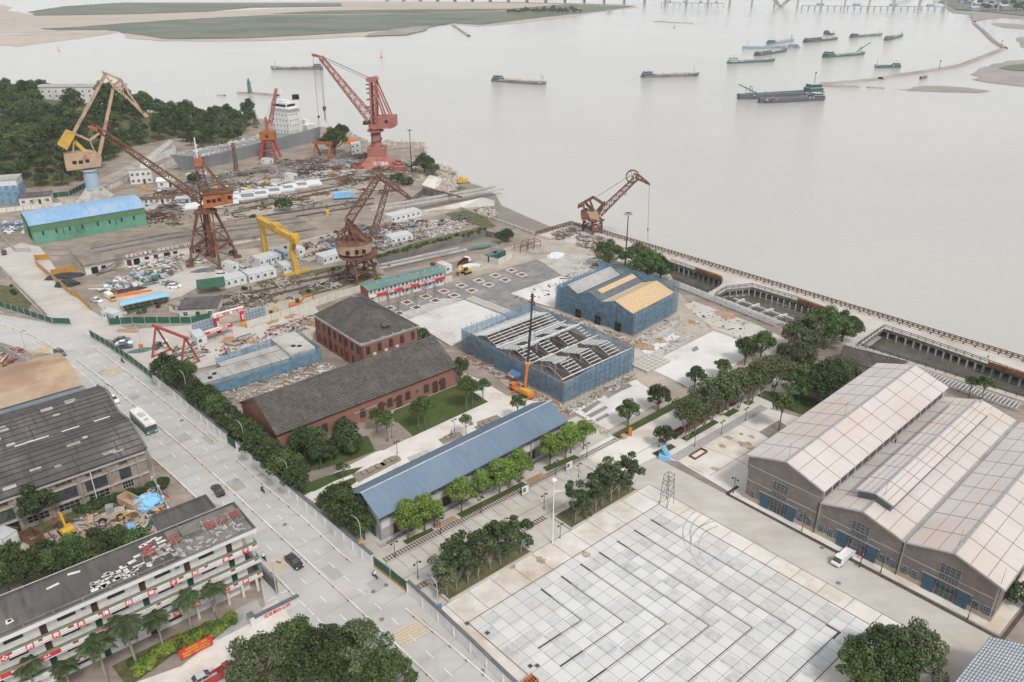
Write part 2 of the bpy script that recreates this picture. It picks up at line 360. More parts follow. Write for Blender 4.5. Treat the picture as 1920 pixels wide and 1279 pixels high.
for i in range(7):
 b0 = 14.1-2*i; ae = 4.9+2*i
 if i < 6 or True:
  strip(mb, SK(.9, b0), SK(1.93, b0), .34, .036); strip(mb, SK(1.93, b0), SK(2.83, b0+.04), .2, .036); strip(mb, SK(2.83, b0+.03), SK(ae, b0+.03), .17, .036)
 strip(mb, SK(ae, b0), SK(ae-.05, 16.05), .17, .04); strip(mb, SK(ae-.05, 16.05), SK(ae-.1, 18.05), .34 if i < 6 else .2, .04)
strip(mb, SK(16.0, 2.2), SK(17.05, 2.2), .4, .038); strip(mb, SK(16.95, 2.1), SK(16.95, 3.05), .4, .042)
for q in ((814/1, 998), (1054, 1183), (1093, 1181), (700, 944)):
 p = P(640+q[0]/3, 853+q[1]/3); strip(mb, p, p+EA*.7, .7, .045)
mb.build('plaza_channels', MT['dark_line'], kind='structure')
mb = MB()                                                             # joints of the big border slabs and of the street
for k in range(-1, 7): strip(mb, SK(-2.35, 20.1-4.0*k/2*1.0 if False else 20.1-2.02*2*k/2), SK(-.05, 20.1-2.02*k*1.0), .07, .02) if 20.1-2.02*k > -1.6 else None
for k in range(7, 11): strip(mb, SK(-2.35, 20.1-2.02*k), SK(-.05, 20.1-2.02*k), .07, .02)
for a in (0, 2, 4, 6, 7.95, 9.95, 11.97, 14, 16.02, 18.02): strip(mb, SK(a, -1.6), SK(a, -.05), .07, .02)
strip(mb, SK(-2.35, -1.6), SK(19.6, -1.6), .09, .02); strip(mb, SK(-2.35, -1.6), SK(-2.35, 21), .08, .02)
for a in (-5.1, -6.4, -8.6): strip(mb, SK(a, -1.6), SK(a, 21), .07, .016)
for k in range(0, 22): strip(mb, SK(-5.1, k), SK(-4.55, k), .06, .018) if k < 8 or k > 11 else None; strip(mb, SK(-8.6, k*1.02-.6), SK(-7.3, k*1.02-.6), .06, .018)
mb.build('slab_joints', MT['rust_line'], kind='structure')
mb = MB(); strip(mb, SK(2.84, -5.38), SK(24.5, -5.15), .75, .03); strip(mb, SK(2.84, -5.38), SK(2.84, -7), .75, .03); strip(mb, SK(24.3, -5.15), SK(24.3, -16), .6, .032)
mb.build('drain_channel', MT['dark_line'], kind='structure')
skrect('walkway', 2.9, -5.5, 24, -16, 2, 'pale_concrete')
def ties(b0, b1, a):
 mb = MB(); n = int(abs(b1-b0)*TS/.62)
 for i in range(n):
  b = b0+(b1-b0)*i/n; strip(mb, SK(a-.27, b), SK(a+.27, b), .26, .034)
 for s in (-.2, .2): strip(mb, SK(a+s, b0), SK(a+s, b1), .1, .044)
 mb.build('rail_track', MT['rust_line'], kind='structure')
ties(20.6, -6, -9.0); ties(20.4, 19.6, -5.0); ties(12.2, 8.0, -4.9)
BRICK('red_brick', (.33, .115, .075), (.255, .085, .06), (.34, .26, .22), .24, .075, .012, stain=(.22, .13, .10))
BRICK('grey_brick', (.225, .188, .162), (.145, .12, .104), (.26, .228, .205), .6, .26, .035, stain=(.27, .235, .208))
BRICK('plinth_brick', (.50, .40, .30), (.44, .34, .26), (.52, .45, .37), .5, .2, .025)
BRICK('old_brick', (.36, .29, .235), (.295, .235, .19), (.40, .34, .29), .5, .2, .025, stain=(.17, .145, .125))
BRICK('tile_roof', (.165, .145, .128), (.085, .075, .068), (.035, .032, .03), .56, .7, .1, vec='obj', stain=(.145, .135, .125), offset=0, bump=.6)
MAT('dark_roof', (.095, .088, .085), (.125, .115, .11), .15, .95, c3=(.17, .155, .14), s3=.07, detail=8, st=(.9, .12, .3), c4=(.065, .06, .058))
MAT('steel_blue_roof', (.155, .215, .295), (.175, .235, .315), .12, .5, c3=(.135, .19, .265), s3=.04, st=(1.2, .12, .3), c4=(.20, .255, .32))
MAT('bright_blue_roof', (.20, .37, .58), (.25, .42, .62), .2, .5, c3=(.31, .45, .60), s3=.08, st=(1.0, .1, .3), c4=(.34, .47, .60))
MAT('cream_roof', (.585, .54, .515), (.54, .49, .465), .09, .75, c3=(.54, .455, .395), s3=.05, detail=7, st=(.12, 1.6, .3), c4=(.52, .455, .42))
MAT('rust_roof', (.33, .21, .15), (.42, .30, .20), .10, .9, c3=(.47, .36, .24), s3=.05, detail=8)
MAT('tan_roof', (.46, .37, .26), (.40, .30, .205), .25, .9, c3=(.33, .215, .14), s3=.06, detail=8)
MAT('green_roof', (.13, .23, .205), (.16, .26, .235), .3, .7, c3=(.10, .17, .16), s3=.2)
MAT('white_wall', (.69, .69, .685), (.64, .635, .62), .3, .8, c3=(.50, .475, .44), s3=.12, detail=7)
MAT('cabin_white', (.70, .71, .72), (.63, .64, .65), .6, .6, rnd=.05)
MAT('old_plaster', (.62, .59, .54), (.72, .70, .665), .6, .9, c3=(.33, .29, .25), s3=.3, detail=8)
MAT('green_wall', (.13, .31, .22), (.15, .35, .255), .3, .75, c3=(.085, .215, .15), s3=.1, st=(1.2, 1.2, .12), c4=(.16, .29, .22))
MAT('olive_wall', (.10, .20, .115), (.12, .225, .13), .3, .75)
MAT('blue_grey', (.28, .35, .43), (.34, .40, .47), .3, .7)
MAT('grey_render', (.36, .35, .34), (.44, .43, .41), .4, .9, c3=(.24, .225, .21), s3=.2, detail=7)
MAT('dark_void', (.018, .018, .02), (.03, .028, .027), .5, .95)
MAT('dark_frame', (.035, .036, .04), (.05, .05, .055), 1, .6)
MAT('glass', (.045, .055, .06), (.075, .085, .09), .9, .12, spec=.6)
MAT('pale_glass', (.30, .36, .38), (.20, .26, .29), .9, .15, spec=.6)
MAT('blue_door', (.05, .105, .15), (.065, .125, .17), .8, .6)
MAT('dark_red', (.13, .03, .025), (.17, .045, .035), 1, .65)
MAT('dark_green', (.02, .075, .055), (.03, .095, .07), 1, .6)
MAT('slip_roof', (.24, .20, .17), (.30, .255, .215), .25, .95, c3=(.16, .135, .115), s3=.15, detail=9)
MAT('brown_door', (.075, .04, .03), (.10, .055, .04), 1, .7)
MAT('sign_red', (.62, .045, .05), (.55, .04, .045), 1, .55)
MAT('white_letter', (.85, .85, .84), None, rough=.6)
MAT('steel', (.42, .43, .44), (.32, .33, .34), 1.5, .5, metal=.4)
MAT('galv', (.55, .575, .59), (.46, .485, .50), .8, .5, metal=.2)
MAT('rust', (.185, .088, .056), (.115, .06, .043), .8, .9, c3=(.28, .14, .085), s3=.35, detail=8)
MAT('rust_orange', (.42, .15, .06), (.34, .12, .055), .8, .85, c3=(.22, .09, .05), s3=.35, detail=8)
MAT('osb', (.60, .44, .27), (.52, .37, .22), 1.2, .9)
MAT('dark_slate', (.11, .12, .135), (.145, .155, .17), .6, .7)
MAT('bamboo', (.25, .20, .15), (.18, .14, .11), 2, .9)
MAT('orange_hoarding', (.50, .27, .06), (.44, .23, .05), .6, .7)
MAT('green_hoarding', (.03, .10, .065), (.045, .125, .08), .5, .7)
MAT('cream_hoarding', (.62, .60, .53), (.55, .53, .47), .5, .8)
MAT('red_paint', (.42, .09, .07), (.34, .075, .06), .6, .7)
MAT('salmon_paint', (.42, .17, .14), (.35, .135, .11), .35, .75, c3=(.25, .095, .075), s3=.2, detail=7)
MAT('tan_paint', (.50, .355, .25), (.43, .295, .205), .35, .75, c3=(.30, .16, .10), s3=.25, detail=8)
MAT('yellow_steel', (.62, .39, .07), (.55, .34, .065), .5, .65, c3=(.42, .26, .07), s3=.3)
MAT('machine_yellow', (.66, .40, .05), (.58, .35, .05), 1, .6)
MAT('machine_orange', (.60, .19, .06), (.52, .16, .05), 1, .6)
MAT('black_rubber', (.022, .022, .023), (.035, .034, .033), 2, .9)
MAT('blue_paint', (.09, .22, .40), (.12, .26, .44), .8, .6)
MAT('sky_blue_paint', (.22, .48, .72), (.26, .52, .76), .8, .5)
MAT('pale_blue_steel', (.30, .42, .54), (.36, .47, .58), .3, .65, c3=(.46, .53, .60), s3=.2)
MAT('teal_paint', (.085, .165, .165), (.11, .195, .19), .6, .7)
MAT('hull_grey', (.20, .215, .225), (.24, .25, .26), .1, .75, c3=(.165, .17, .175), s3=.06)
MAT('cardboard', (.48, .33, .20), (.42, .29, .17), 1, .9)
MAT('corten', (.22, .095, .055), (.15, .065, .042), 1.5, .9)
def NET(name, c, lo, hi):
 m, nt, b = new_mat(name); v = oc(nt)
 out = nt.nodes['Material Output']
 b.inputs['Roughness'].default_value = .9
 nt.links.new(mixc(nt, rng(nt, nz(nt, v, .7, 6, .7), .35, .65), c, tuple(x*.62 for x in c)), b.inputs['Base Color'])
 tr = nt.nodes.new('ShaderNodeBsdfTransparent'); mx = nt.nodes.new('ShaderNodeMixShader')
 a = rng(nt, nz(nt, v, .45, 7, .75), .3, .7, lo, hi)
 w1 = wallvec(nt); wv = N(nt, 'ShaderNodeTexBrick', Scale=1.0); nt.links.new(w1, wv.inputs['Vector'])
 wv.offset = 0; wv.inputs['Brick Width'].default_value = 1.8; wv.inputs['Row Height'].default_value = .9; wv.inputs['Mortar Size'].default_value = .05
 a = mth(nt, 'ADD', a, mth(nt, 'MULTIPLY', wv.outputs['Fac'], .18), True)
 nt.links.new(a, mx.inputs[0]); nt.links.new(tr.outputs[0], mx.inputs[1]); nt.links.new(b.outputs[0], mx.inputs[2]); nt.links.new(mx.outputs[0], out.inputs['Surface'])
NET('blue_net', (.17, .36, .54), .40, .82)
WC = {}
def win(par, pos, rz, w, h, nx=2, ny=2, fm='white_paint', gm='glass', name='window', t=.07, arch=False, label=None):
 k = (w, h, nx, ny, fm, gm, name, t, arch)
 if k not in WC:
  f = MB(); p = MB()
  a = w/2
  for x0, x1 in ((-a, -a+t), (a-t, a)): f.box(x0, -.09, 0, x1, .0, h)
  f.box(-a+t, -.09, 0, a-t, .0, t); f.box(-a+t, -.09, h-t, a-t, .0, h)
  for i in range(1, nx): x = -a+w*i/nx; f.box(x-t/3, -.08, t, x+t/3, .0, h-t)
  for i in range(1, ny):
   z = h*i/ny
   for q in range(nx): f.box(-a+w*q/nx+t/3+.003, -.075, z-t/3, -a+w*(q+1)/nx-t/3-.003, .0, z+t/3)
  if arch:
   pr = [(-a, h)]+[(-a*math.cos(math.pi*i/8), h+.28*a*math.sin(math.pi*i/8)*2) for i in range(1, 8)]+[(a, h)]
   f.profy(pr[::-1], -.09, 0)
  p.box(-a+t*.5, -.045, t*.5, a-t*.5, .0-.004, h-t*.5)
  WC[k] = (f.mesh(name, MT[fm]), p.mesh('pane', MT[gm]))
 f, p = WC[k]
 o = bpy.data.objects.new(name, f); C.objects.link(o); o.parent = par; o.location = pos; o.rotation_euler = (0, 0, rz)
 q = bpy.data.objects.new('pane', p); C.objects.link(q); q.parent = o
 if label: o['label'] = label
 return o
def door(par, pos, rz, w, h, mat='brown_door', arch=False, name='door', label=None):
 k = (w, h, mat, arch, 'd')
 if k not in WC:
  f = MB(); a = w/2
  if arch: f.profy(([(-a, 0), (-a, h)]+[(-a*math.cos(math.pi*i/8), h+.3*w*math.sin(math.pi*i/8)) for i in range(1, 8)]+[(a, h), (a, 0)])[::-1], -.06, 0)
  else: f.box(-a, -.06, 0, a, 0, h)
  f.box(-.02, -.085, .05, .02, -.06, h-.05)
  WC[k] = f.mesh(name, MT[mat])
 o = bpy.data.objects.new(name, WC[k]); C.objects.link(o); o.parent = par; o.location = pos; o.rotation_euler = (0, 0, rz)
 if label: o['label'] = label
 return o
TXT = {}
def lettering(txt, size, mat, parent, loc, rot, name='lettering', depth=.03, tilt=0.0):
 k = (txt, size, mat, depth)
 if k not in TXT:
  cu = bpy.data.curves.new('lettering', 'FONT'); cu.body = txt; cu.size = size; cu.extrude = depth; cu.align_x = 'CENTER'; cu.align_y = 'CENTER'
  cu.offset = size*.022 if size < 1.5 else 0; cu.resolution_u = 2
  ob = bpy.data.objects.new('lettering', cu); C.objects.link(ob)
  dg = bpy.context.evaluated_depsgraph_get(); me = bpy.data.meshes.new_from_object(ob.evaluated_get(dg))
  bpy.data.objects.remove(ob); bpy.data.curves.remove(cu)
  me.materials.clear(); me.materials.append(MT[mat]); me.name = 'lettering'; TXT[k] = me
 o = bpy.data.objects.new(name, TXT[k]); C.objects.link(o); o.parent = parent; o.location = loc; o.rotation_euler = rot
 return o
FR = (math.pi/2, 0, 0)                                                # rotation of lettering that stands on a front face
def slab(mb, yz0, yz1, x0, x1, t):
 (y0, z0), (y1, z1) = yz0, yz1
 return mb.prof([(y0, z0), (y1, z1), (y1, z1+t), (y0, z0+t)] if y1 > y0 else [(y1, z1), (y0, z0), (y0, z0+t), (y1, z1+t)], x0, x1)
PI = math.pi; HP = PI/2
# three-gabled brick workshop, right
b0 = P(1393, 932); WS = E('brick_workshop', b0, -.8177, 'grey brick workshop hall with three cream gabled roofs beside the plaza', 'workshop')
L, D = 47.4, 59.0
def wprof(x0, zl, xm, zm, x1, zr): return [(x0, 0), (x0, zl), (xm, zm), (x1, zr), (x1, 0)]
mb = MB()
for pr in ([(0, 0), (15.8, 0), (15.8, 9.9), (7.9, 12.7), (0, 10.2)], [(15.8, 0), (31.6, 0), (31.6, 7.5), (23.7, 9.6), (15.8, 7.3)], [(31.6, 0), (47.4, 0), (47.4, 7.5), (39.5, 9.8), (31.6, 7.5)]): mb.profy(pr, 0, .45)
mb.box(0, .45, 0, .45, D-.4, 10.2); mb.box(46.95, .45, 0, 47.4, D-.4, 7.5); mb.box(.45, D-.8, 0, 46.95, D-.4, 7.2)
mb.build('wall', MT['grey_brick'], WS)
mb = MB(); mb.box(-.03, -.03, 0, 47.43, -.002, 1.15); mb.box(47.402, 0, 0, 47.43, D-.5, 1.15); mb.build('plinth', MT['plinth_brick'], WS)
mb = MB()
for x in (0, 15.8, 31.6, 46.9): mb.box(x+.02, -.06, 1.2, x+.3, -.003, 7.2)
for z in (4.6,): mb.box(.4, -.05, z, 15.7, -.003, z+.22); mb.box(16.2, -.05, z, 31.5, -.003, z+.2); mb.box(32, -.05, z, 46.8, -.003, z+.2)
mb.box(.4, -.05, 8.1, 15.5, -.003, 8.28)
mb.build('string_course', MT['grey_render'], WS)
def roofx(name, segs, y0, y1, mat, t=.22, seams=True, parent=WS):
 mb = MB()
 for (x0, z0), (x1, z1) in segs: mb.hexa([(x0, y0, z0), (x1, y0, z1), (x1, y1, z1), (x0, y1, z0)], [(x0, y0, z0+t), (x1, y0, z1+t), (x1, y1, z1+t), (x0, y1, z0+t)])
 r = mb.build(name, MT[mat], parent)
 if seams:
  s = MB()
  for (x0, z0), (x1, z1) in segs:
   n = int((y1-y0)/6.2)
   for i in range(1, n+1):
    y = y0+(y1-y0)*i/(n+.6); s.beam((x0, y, z0+t+.005), (x1, y, z1+t+.005), .16, .05)
   for q in (.32, .66):
    x = x0+(x1-x0)*q; z = z0+(z1-z0)*q; s.beam((x, y0, z+t+.004), (x, y1, z+t+.004), .09, .03)
  s.build('roof_seam', MT['grey_brick'], r)
  c = MB()
  for k in range(len(segs)-1):
   if abs(segs[k][1][0]-segs[k+1][0][0]) < .01: x, z = segs[k][1]; c.beam((x, y0-.02, z+t+.05), (x, y1+.02, z+t+.05), .5, .12)
  if c.f: c.build('ridge_cap', MT['steel'], r)
  g = MB()
  for (x0, z0), (x1, z1) in segs: g.beam((x0, y0-.05, z0+t*.5), (x1, y0-.05, z1+t*.5), .16, t+.12)
  g.build('barge_board', MT['cement'], r)
 return r
roofx('roof', [((-.5, 10.1), (7.9, 12.75)), ((7.9, 12.75), (16.3, 10.0))], -.35, D, 'cream_roof')
roofx('roof', [((16.0, 7.35), (23.7, 9.65)), ((23.7, 9.65), (31.3, 7.6))], -.3, D, 'cream_roof')
roofx('roof', [((32.1, 7.6), (39.5, 9.85)), ((39.5, 9.85), (47.9, 7.35))], -.3, D, 'cream_roof')
mb = MB(); mb.box(31.3, -.25, 7.35, 32.1, D, 7.55); mb.box(31.25, -.25, 7.5, 31.4, D, 7.95); mb.box(32.0, -.25, 7.5, 32.15, D, 7.95); mb.build('gutter', MT['grey_render'], WS)
mb = MB(); mb.box(47.9, -.3, 7.3, 48.1, D, 7.5); mb.box(-.72, -.3, 10.0, -.5, D, 10.2); mb.build('gutter', MT['steel'], WS)
mb = MB(); mb.box(15.65, .5, 7.2, 15.95, D-.5, 9.85); cw = mb.build('clerestory_wall', MT['grey_render'], WS)
for i in range(18): win(cw, (15.95+.002, 2.2+i*3.15, 8.2), HP, 2.3, 1.2, 3, 1, 'dark_frame', 'glass')
ml = E('roof_lantern', (0, 0, 0)); ml.parent = WS
mb = MB()
mb.profy([(20.6, 8.4), (26.8, 8.5), (26.8, 10.6), (23.7, 11.5), (20.6, 10.6)], 4.3, 53.5); mb.build('lantern_wall', MT['dark_slate'], ml)
roofx('lantern_roof', [((20.2, 10.55), (23.7, 11.55)), ((23.7, 11.55), (27.2, 10.55))], 4.0, 53.8, 'cream_roof', .18, True, ml)
for c, zz in ((7.6, 0), (23.9, 0), (39.7, 0)):
 z0 = .12
 o = E('entrance', (c, 0, 0)); o.parent = WS
 f = MB(); f.box(-1.75, -.04, z0, 1.75, .0, 3.1); f.build('opening', MT['dark_void'], o)
 win(o, (0, -.03, z0), 0, 3.3, 2.9, 4, 2, 'steel', 'glass')
 for s in (-1, 1):
  d = MB(); d.box(min(s*1.85, s*3.75), -.22, .15, max(s*1.85, s*3.75), -.1, 3.4)
  d.box(min(s*1.95, s*3.65), -.25, 1.7, max(s*1.95, s*3.65), -.22, 1.85); d.build('sliding_door', MT['blue_door'], o)
 f = MB(); f.box(-4.2, -.3, 3.45, 4.2, -.05, 3.6); f.build('door_rail', MT['steel'], o)
 win(WS, (c, -.02, 3.75), 0, 3.3, 1.15, 6, 2, 'steel', 'glass'); win(WS, (c, -.02, 5.35 if c < 8 else 5.0), 0, 3.4, 2.0, 4, 3, 'steel', 'glass')
 for dx in ((-5.6,) if c < 8 else (-7.0, -5.2))+(4.9, 6.7): win(WS, (c+dx, -.02, 1.0), 0, 1.15, 1.75, 3, 3, 'blue_grey', 'glass')
for i in range(8): win(WS, (47.42, 5+i*6.5, 2.2), HP, 2.2, 3.2, 3, 4, 'dark_frame', 'glass')
mb = MB()
for x in (15.6, 31.5): mb.cyl((x, -.15, 0), (x, -.15, 7.1), .08)
mb.build('downpipe', MT['dark_frame'], WS)
for x, y, z in ((7.6, 1.2, 12.7), (39.3, 2, 9.8), (47.0, .5, 7.6), (7.7, 24, 12.7), (25, 5.2, 11.3)):
 mb = MB(); mb.cyl((x, y, z), (x, y, z+3.6), .035, .02, 5); mb.build('lightning_rod', MT['dark_frame'], WS)
# long blue-roofed hall
BH = E('blue_roofed_hall', P(711, 1021), .7515, 'long white hall with a grey blue ribbed metal roof and windows along its eave', 'hall')
mb = MB(); mb.box(.9, .7, 0, 50.6, 9.5, 6.2); mb.profy([(0, 0)], 0, 0) if False else None
mb.build('wall', MT['white_wall'], BH)
mb = MB(); mb.box(.85, .65, 0, 50.65, .698, 2.5); mb.box(.85, .65, 0, .898, 9.55, 3.4); mb.build('plinth', MT['grey_render'], BH)
mb = MB(); mb.prof([(.75, 6.2), (9.45, 6.2), (5.1, 8.55)], 1.3, 50.2); mb.build('gable', MT['dark_green'], BH)
mb = MB(); slab(mb, (-.5, 6.1), (5.1, 8.95), .1, 51.3, .14); slab(mb, (10.7, 6.1), (5.1, 8.95), .1, 51.3, .14); rf = mb.build('roof', MT['steel_blue_roof'], BH)
mb = MB()
for i in range(100):
 x = .25+i*.515; mb.beam((x, -.5, 6.26), (x, 5.1, 9.11), .05, .09); mb.beam((x, 10.7, 6.26), (x, 5.1, 9.11), .05, .09)
mb.build('standing_seam', MT['steel_blue_roof'], rf)
mb = MB(); mb.beam((.05, 5.1, 9.16), (51.35, 5.1, 9.16), .34, .1); mb.build('ridge_cap', MT['galv'], rf)
mb = MB(); mb.box(.1, -.78, 5.9, 51.3, -.52, 6.12); mb.box(.1, 10.72, 5.9, 51.3, 10.95, 6.12); mb.build('gutter', MT['dark_frame'], BH)
mb = MB()
for x in (1.0, 11.5, 21.2, 31.0, 40.8, 50.5): mb.beam((x, .62, 5.9), (x, -.4, 5.98), .14, .14); mb.box(x-.12, .45, .0, x+.12, .64, 6.0)
mb.beam((.7, 5.1, 6.3), (.7, 5.1, 8.8), .12); mb.beam((.7, .5, 6.3), (.7, 9.7, 6.3), .14)
for s in (1, -1): mb.beam((.7, 5.1, 6.4), (.7, 5.1+s*2.4, 7.6), .1)
mb.build('roof_truss', MT['blue_grey'], BH)
for i in range(20):
 x = 3.6+i*2.45
 if i % 4 in (0, 1, 3): win(BH, (x, .69, 4.3), 0, 1.9, 1.1, 4, 2, 'white_paint', 'glass')
for i in range(8): door(BH, (5.0+i*6, .648, 0), 0, 2.2, 2.4, 'brown_door')
door(BH, (.848, 3.0, 0), -HP, 1.6, 2.6, 'blue_door')
mb = MB(); mb.box(-.3, -1.2, 0, 52, .4, .25); mb.build('terrace', MT['cement'], BH)
mb = MB(); mb.box(1, -1.24, .28, 50, -1.16, .38); mb.box(1, -1.24, .7, 50, -1.16, .78)
for i in range(26): mb.box(1+i*1.96, -1.22, .25, 1.07+i*1.96, -1.18, .7)
mb.build('railing', MT['dark_frame'], BH)
# long red brick hall with tiled roof
BL = E('red_brick_hall', P(545, 846), .7192, 'long red brick hall with a steep dark tiled roof beside the lawn', 'hall')
mb = MB(); mb.box(-2.6, .2, 0, 47.0, 18.3, 5.6)
mb.prof([(.2, 5.6), (18.3, 5.6), (9.25, 10.55)], -2.6, 47.0); mb.build('wall', MT['red_brick'], BL)
def tiled(x0, x1, y0, z0, yr, zr, y1, z1, par, name='roof'):
 r = E(name, (0, 0, 0)); r.parent = par
 for (ya, za, s) in ((y0, z0, 1), (y1, z1, -1)):
  ln = math.hypot(yr-ya, zr-za); an = math.atan2(zr-za, abs(yr-ya))
  mb = MB(); mb.box(x0, 0, 0, x1, ln, .16)
  for i in range(int((x1-x0)/.56)): mb.box(x0+.1+i*.56, 0, .16, x0+.34+i*.56, ln-.05, .23)
  o = mb.build('slope', MT['tile_roof'], r)
  if s < 0: o.matrix_local = Matrix.Translation((0, ya, za)) @ Matrix.Rotation(math.pi, 4, 'Z') @ Matrix.Translation((-(x0+x1), 0, 0)) @ Matrix.Rotation(an, 4, 'X')
  else: o.matrix_local = Matrix.Translation((0, ya, za)) @ Matrix.Rotation(an, 4, 'X')
 mb = MB(); mb.beam((x0, yr, zr+.2), (x1, yr, zr+.2), .35, .22); mb.build('ridge', MT['dark_roof'], r)
 return r
tiled(-3.0, 47.4, -.45, 5.45, 9.25, 10.75, 18.95, 5.45, BL)
mb = MB(); mb.box(-2.8, .0, 5.2, 47.2, .197, 5.42); mb.box(-2.75, 18.4, 5.2, 47.2, 18.6, 5.42)
for s in (1, -1): mb.beam((-2.75, 9.25-s*9.4, 5.5), (-2.75, 9.25, 10.5), .3, .25); mb.beam((47.15, 9.25-s*9.4, 5.5), (47.15, 9.25, 10.5), .3, .25)
mb.build('cornice', MT['red_brick'], BL)
for i, x in enumerate((4.0, 9.0, 14.0, 19.2, 24.3, 26.9, 29.6, 32.2, 37.8, 40.6, 43.0)):
 if i in (4, 6, 9, 10): door(BL, (x+.0, .19, 0), 0, 1.75, 3.0, 'brown_door', True)
 else: win(BL, (x, .19, 1.2), 0, 1.5, 2.0, 3, 3, 'brown_door', 'glass', arch=True)
for y in (4.5, 9.2, 13.9): win(BL, (-2.61, y, 1.2), -HP, 1.5, 2.2, 3, 3, 'brown_door', 'glass', arch=True)
for x in (25.5, 28.2, 35.0, 41.9): 
 mb = MB(); mb.box(x-.13, -.2, 2.4, x+.13, .18, 2.9); mb.build('wall_lamp', MT['dark_frame'], BL)
mb = MB(); mb.box(23, -1.0, 0, 47, .0, .14); mb.build('apron', MT['cement'], BL)
AX = E('brick_annexe', P(668, 795), .7192, 'small flat roofed red brick annexe by the bushes in front of the long hall', 'annexe')
mb = MB(); mb.box(0, 0, 0, 5.6, 4.6, 3.0); mb.build('wall', MT['red_brick'], AX)
mb = MB(); mb.box(-.3, -.3, 3.0, 5.9, 4.9, 3.22); mb.build('roof', MT['grey_render'], AX)
win(AX, (1.4, 0, 1), 0, 1.1, 1.3); door(AX, (4.0, 0, 0), 0, 1, 2.1)
# two-storey brick house with hipped roof
HB = E('hip_roofed_brick_house', (-39.9, 189.7, 0), .7126, 'two storey red brick house with a dark hipped tile roof and one dormer', 'house')
W2, D2 = 18.2, 25.6
mb = MB(); mb.box(0, 0, 0, W2, D2, 8.2); mb.build('wall', MT['red_brick'], HB)
mb = MB(); mb.box(-.35, -.35, 8.2, W2+.35, D2+.35, 8.6); mb.box(-.12, -.12, 7.8, W2+.12, D2+.12, 8.2)
for i in range(6): mb.box(-.3+i*3.3, -.36, 8.6, .3+i*3.3, -.1, 8.95)
mb.build('cornice', MT['grey_render'], HB)
r0, r1, zr = (W2/2, 8.9), (W2/2, 20.0), 13.5
hr = E('roof', (0, 0, 0)); hr.parent = HB
e = .1; A_, B_, C_, D_ = (-e, -e, 8.6), (W2+e, -e, 8.6), (W2+e, D2+e, 8.6), (-e, D2+e, 8.6); R0, R1 = (*r0, zr), (*r1, zr)
for pts, nm in (((A_, B_, R0), 'hip'), ((C_, D_, R1), 'hip'), ((B_, C_, R1, R0), 'slope'), ((D_, A_, R0, R1), 'slope')):
 p = [Vector(q) for q in pts]; x = (p[1]-p[0]).normalized(); n = x.cross(p[-1]-p[0]).normalized(); y = n.cross(x)
 m4 = Matrix.Identity(4); m4.col[0] = (*x, 0); m4.col[1] = (*y, 0); m4.col[2] = (*n, 0); m4.col[3] = (*p[0], 1); inv = m4.inverted()
 mb = MB(); lp = [inv @ q for q in p]; mb.hexa([(q.x, q.y, -.12) for q in lp], [(q.x, q.y, 0) for q in lp])
 ht = max(q.y for q in lp); bl = lp[1].x
 for i in range(int(bl/.6)):
  xx = .3+i*.6
  f0 = min(1, xx/max(lp[-1].x, .01)); f1 = min(1, (bl-xx)/max(bl-lp[2].x, .01)); mb.box(xx-.1, .02, 0, xx+.1, ht*min(f0, f1)-.08, .07) if min(f0, f1) > .05 else None
 o = mb.build(nm, MT['tile_roof'], hr); o.matrix_local = m4
mb = MB()
for a, c in ((A_, R0), (B_, R0), (C_, R1), (D_, R1), (R0, R1)): mb.beam(a, c, .35, .2)
mb.build('hip_ridge', MT['dark_roof'], hr)
dm = E('dormer', (W2/2+.3, 2.0, 9.3)); dm.parent = HB
mb = MB(); mb.box(-.9, 0, 0, .9, 2.4, 1.3); mb.build('dormer_wall', MT['brown_door'], dm)
mb = MB(); mb.hexa([(-1.3, -.4, 1.3), (1.3, -.4, 1.3), (1.3, 2.9, 1.3), (-1.3, 2.9, 1.3)], [(-.3, .9, 2.0), (.3, .9, 2.0), (.3, 2.9, 2.0), (-.3, 2.9, 2.0)]); mb.build('dormer_roof', MT['tile_roof'], dm)
for i in range(5):
 for z in (1.0, 5.0): win(HB, (1.9+i*3.6, 0, z), 0, 1.25, 2.1, 3, 4, 'dark_red', 'glass', arch=True)
for i in range(8):
 for z in (1.0, 5.0): win(HB, (0, 1.9+i*3.1, z), -HP, 1.25, 2.1, 3, 4, 'dark_red', 'glass', arch=True)
mb = MB()
for y in (.35, 9.2, 17.4, 25.2): mb.cyl((-.15, y, 0), (-.15, y, 8), .09)
mb.cyl((.3, -.15, 0), (.3, -.15, 8), .09); mb.cyl((W2-.3, -.15, 0), (W2-.3, -.15, 8), .09); mb.build('downpipe', MT['dark_frame'], HB)
for x in (3.7, 7.3, 10.9):
 mb = MB(); mb.box(x-.45, -.45, 4.0, x+.45, -.02, 4.9); mb.box(x-.4, -.47, 4.05, x-.0, -.45, 4.85); mb.build('air_conditioner', MT['cabin_white'], HB)
# green shed with arched blue roof
GS = E('green_shed', P(67, 459), .6593, 'green corrugated shed with a bright blue arched roof', 'shed')
L, D, EZ, AR = 42.0, 23.0, 7.6, 2.0
arc = [(D*i/14, EZ+AR*math.sin(math.pi*i/14)**.9) for i in range(15)]
mb = MB(); mb.prof([(0, 0)]+arc[:1]+arc[1:-1]+arc[-1:]+[(D, 0)], 0, L)
for i in range(70): mb.box(.3+i*.6, -.04, .02, .42+i*.6, -.002, 4.6)
mb.build('wall', MT['green_wall'], GS)
mb = MB(); mb.box(-.05, -.1, 4.9, L+.05, -.045, EZ-.02); mb.prof([(0, 4.9)]+arc+[(D, 4.9)], -.08, -.003); mb.prof([(0, 4.9)]+arc+[(D, 4.9)], L+.003, L+.08)
for i in range(70): mb.box(.3+i*.6, -.14, 4.92, .42+i*.6, -.1, EZ-.05)
mb.build('upper_cladding', MT['olive_wall'], GS)
mb = MB()
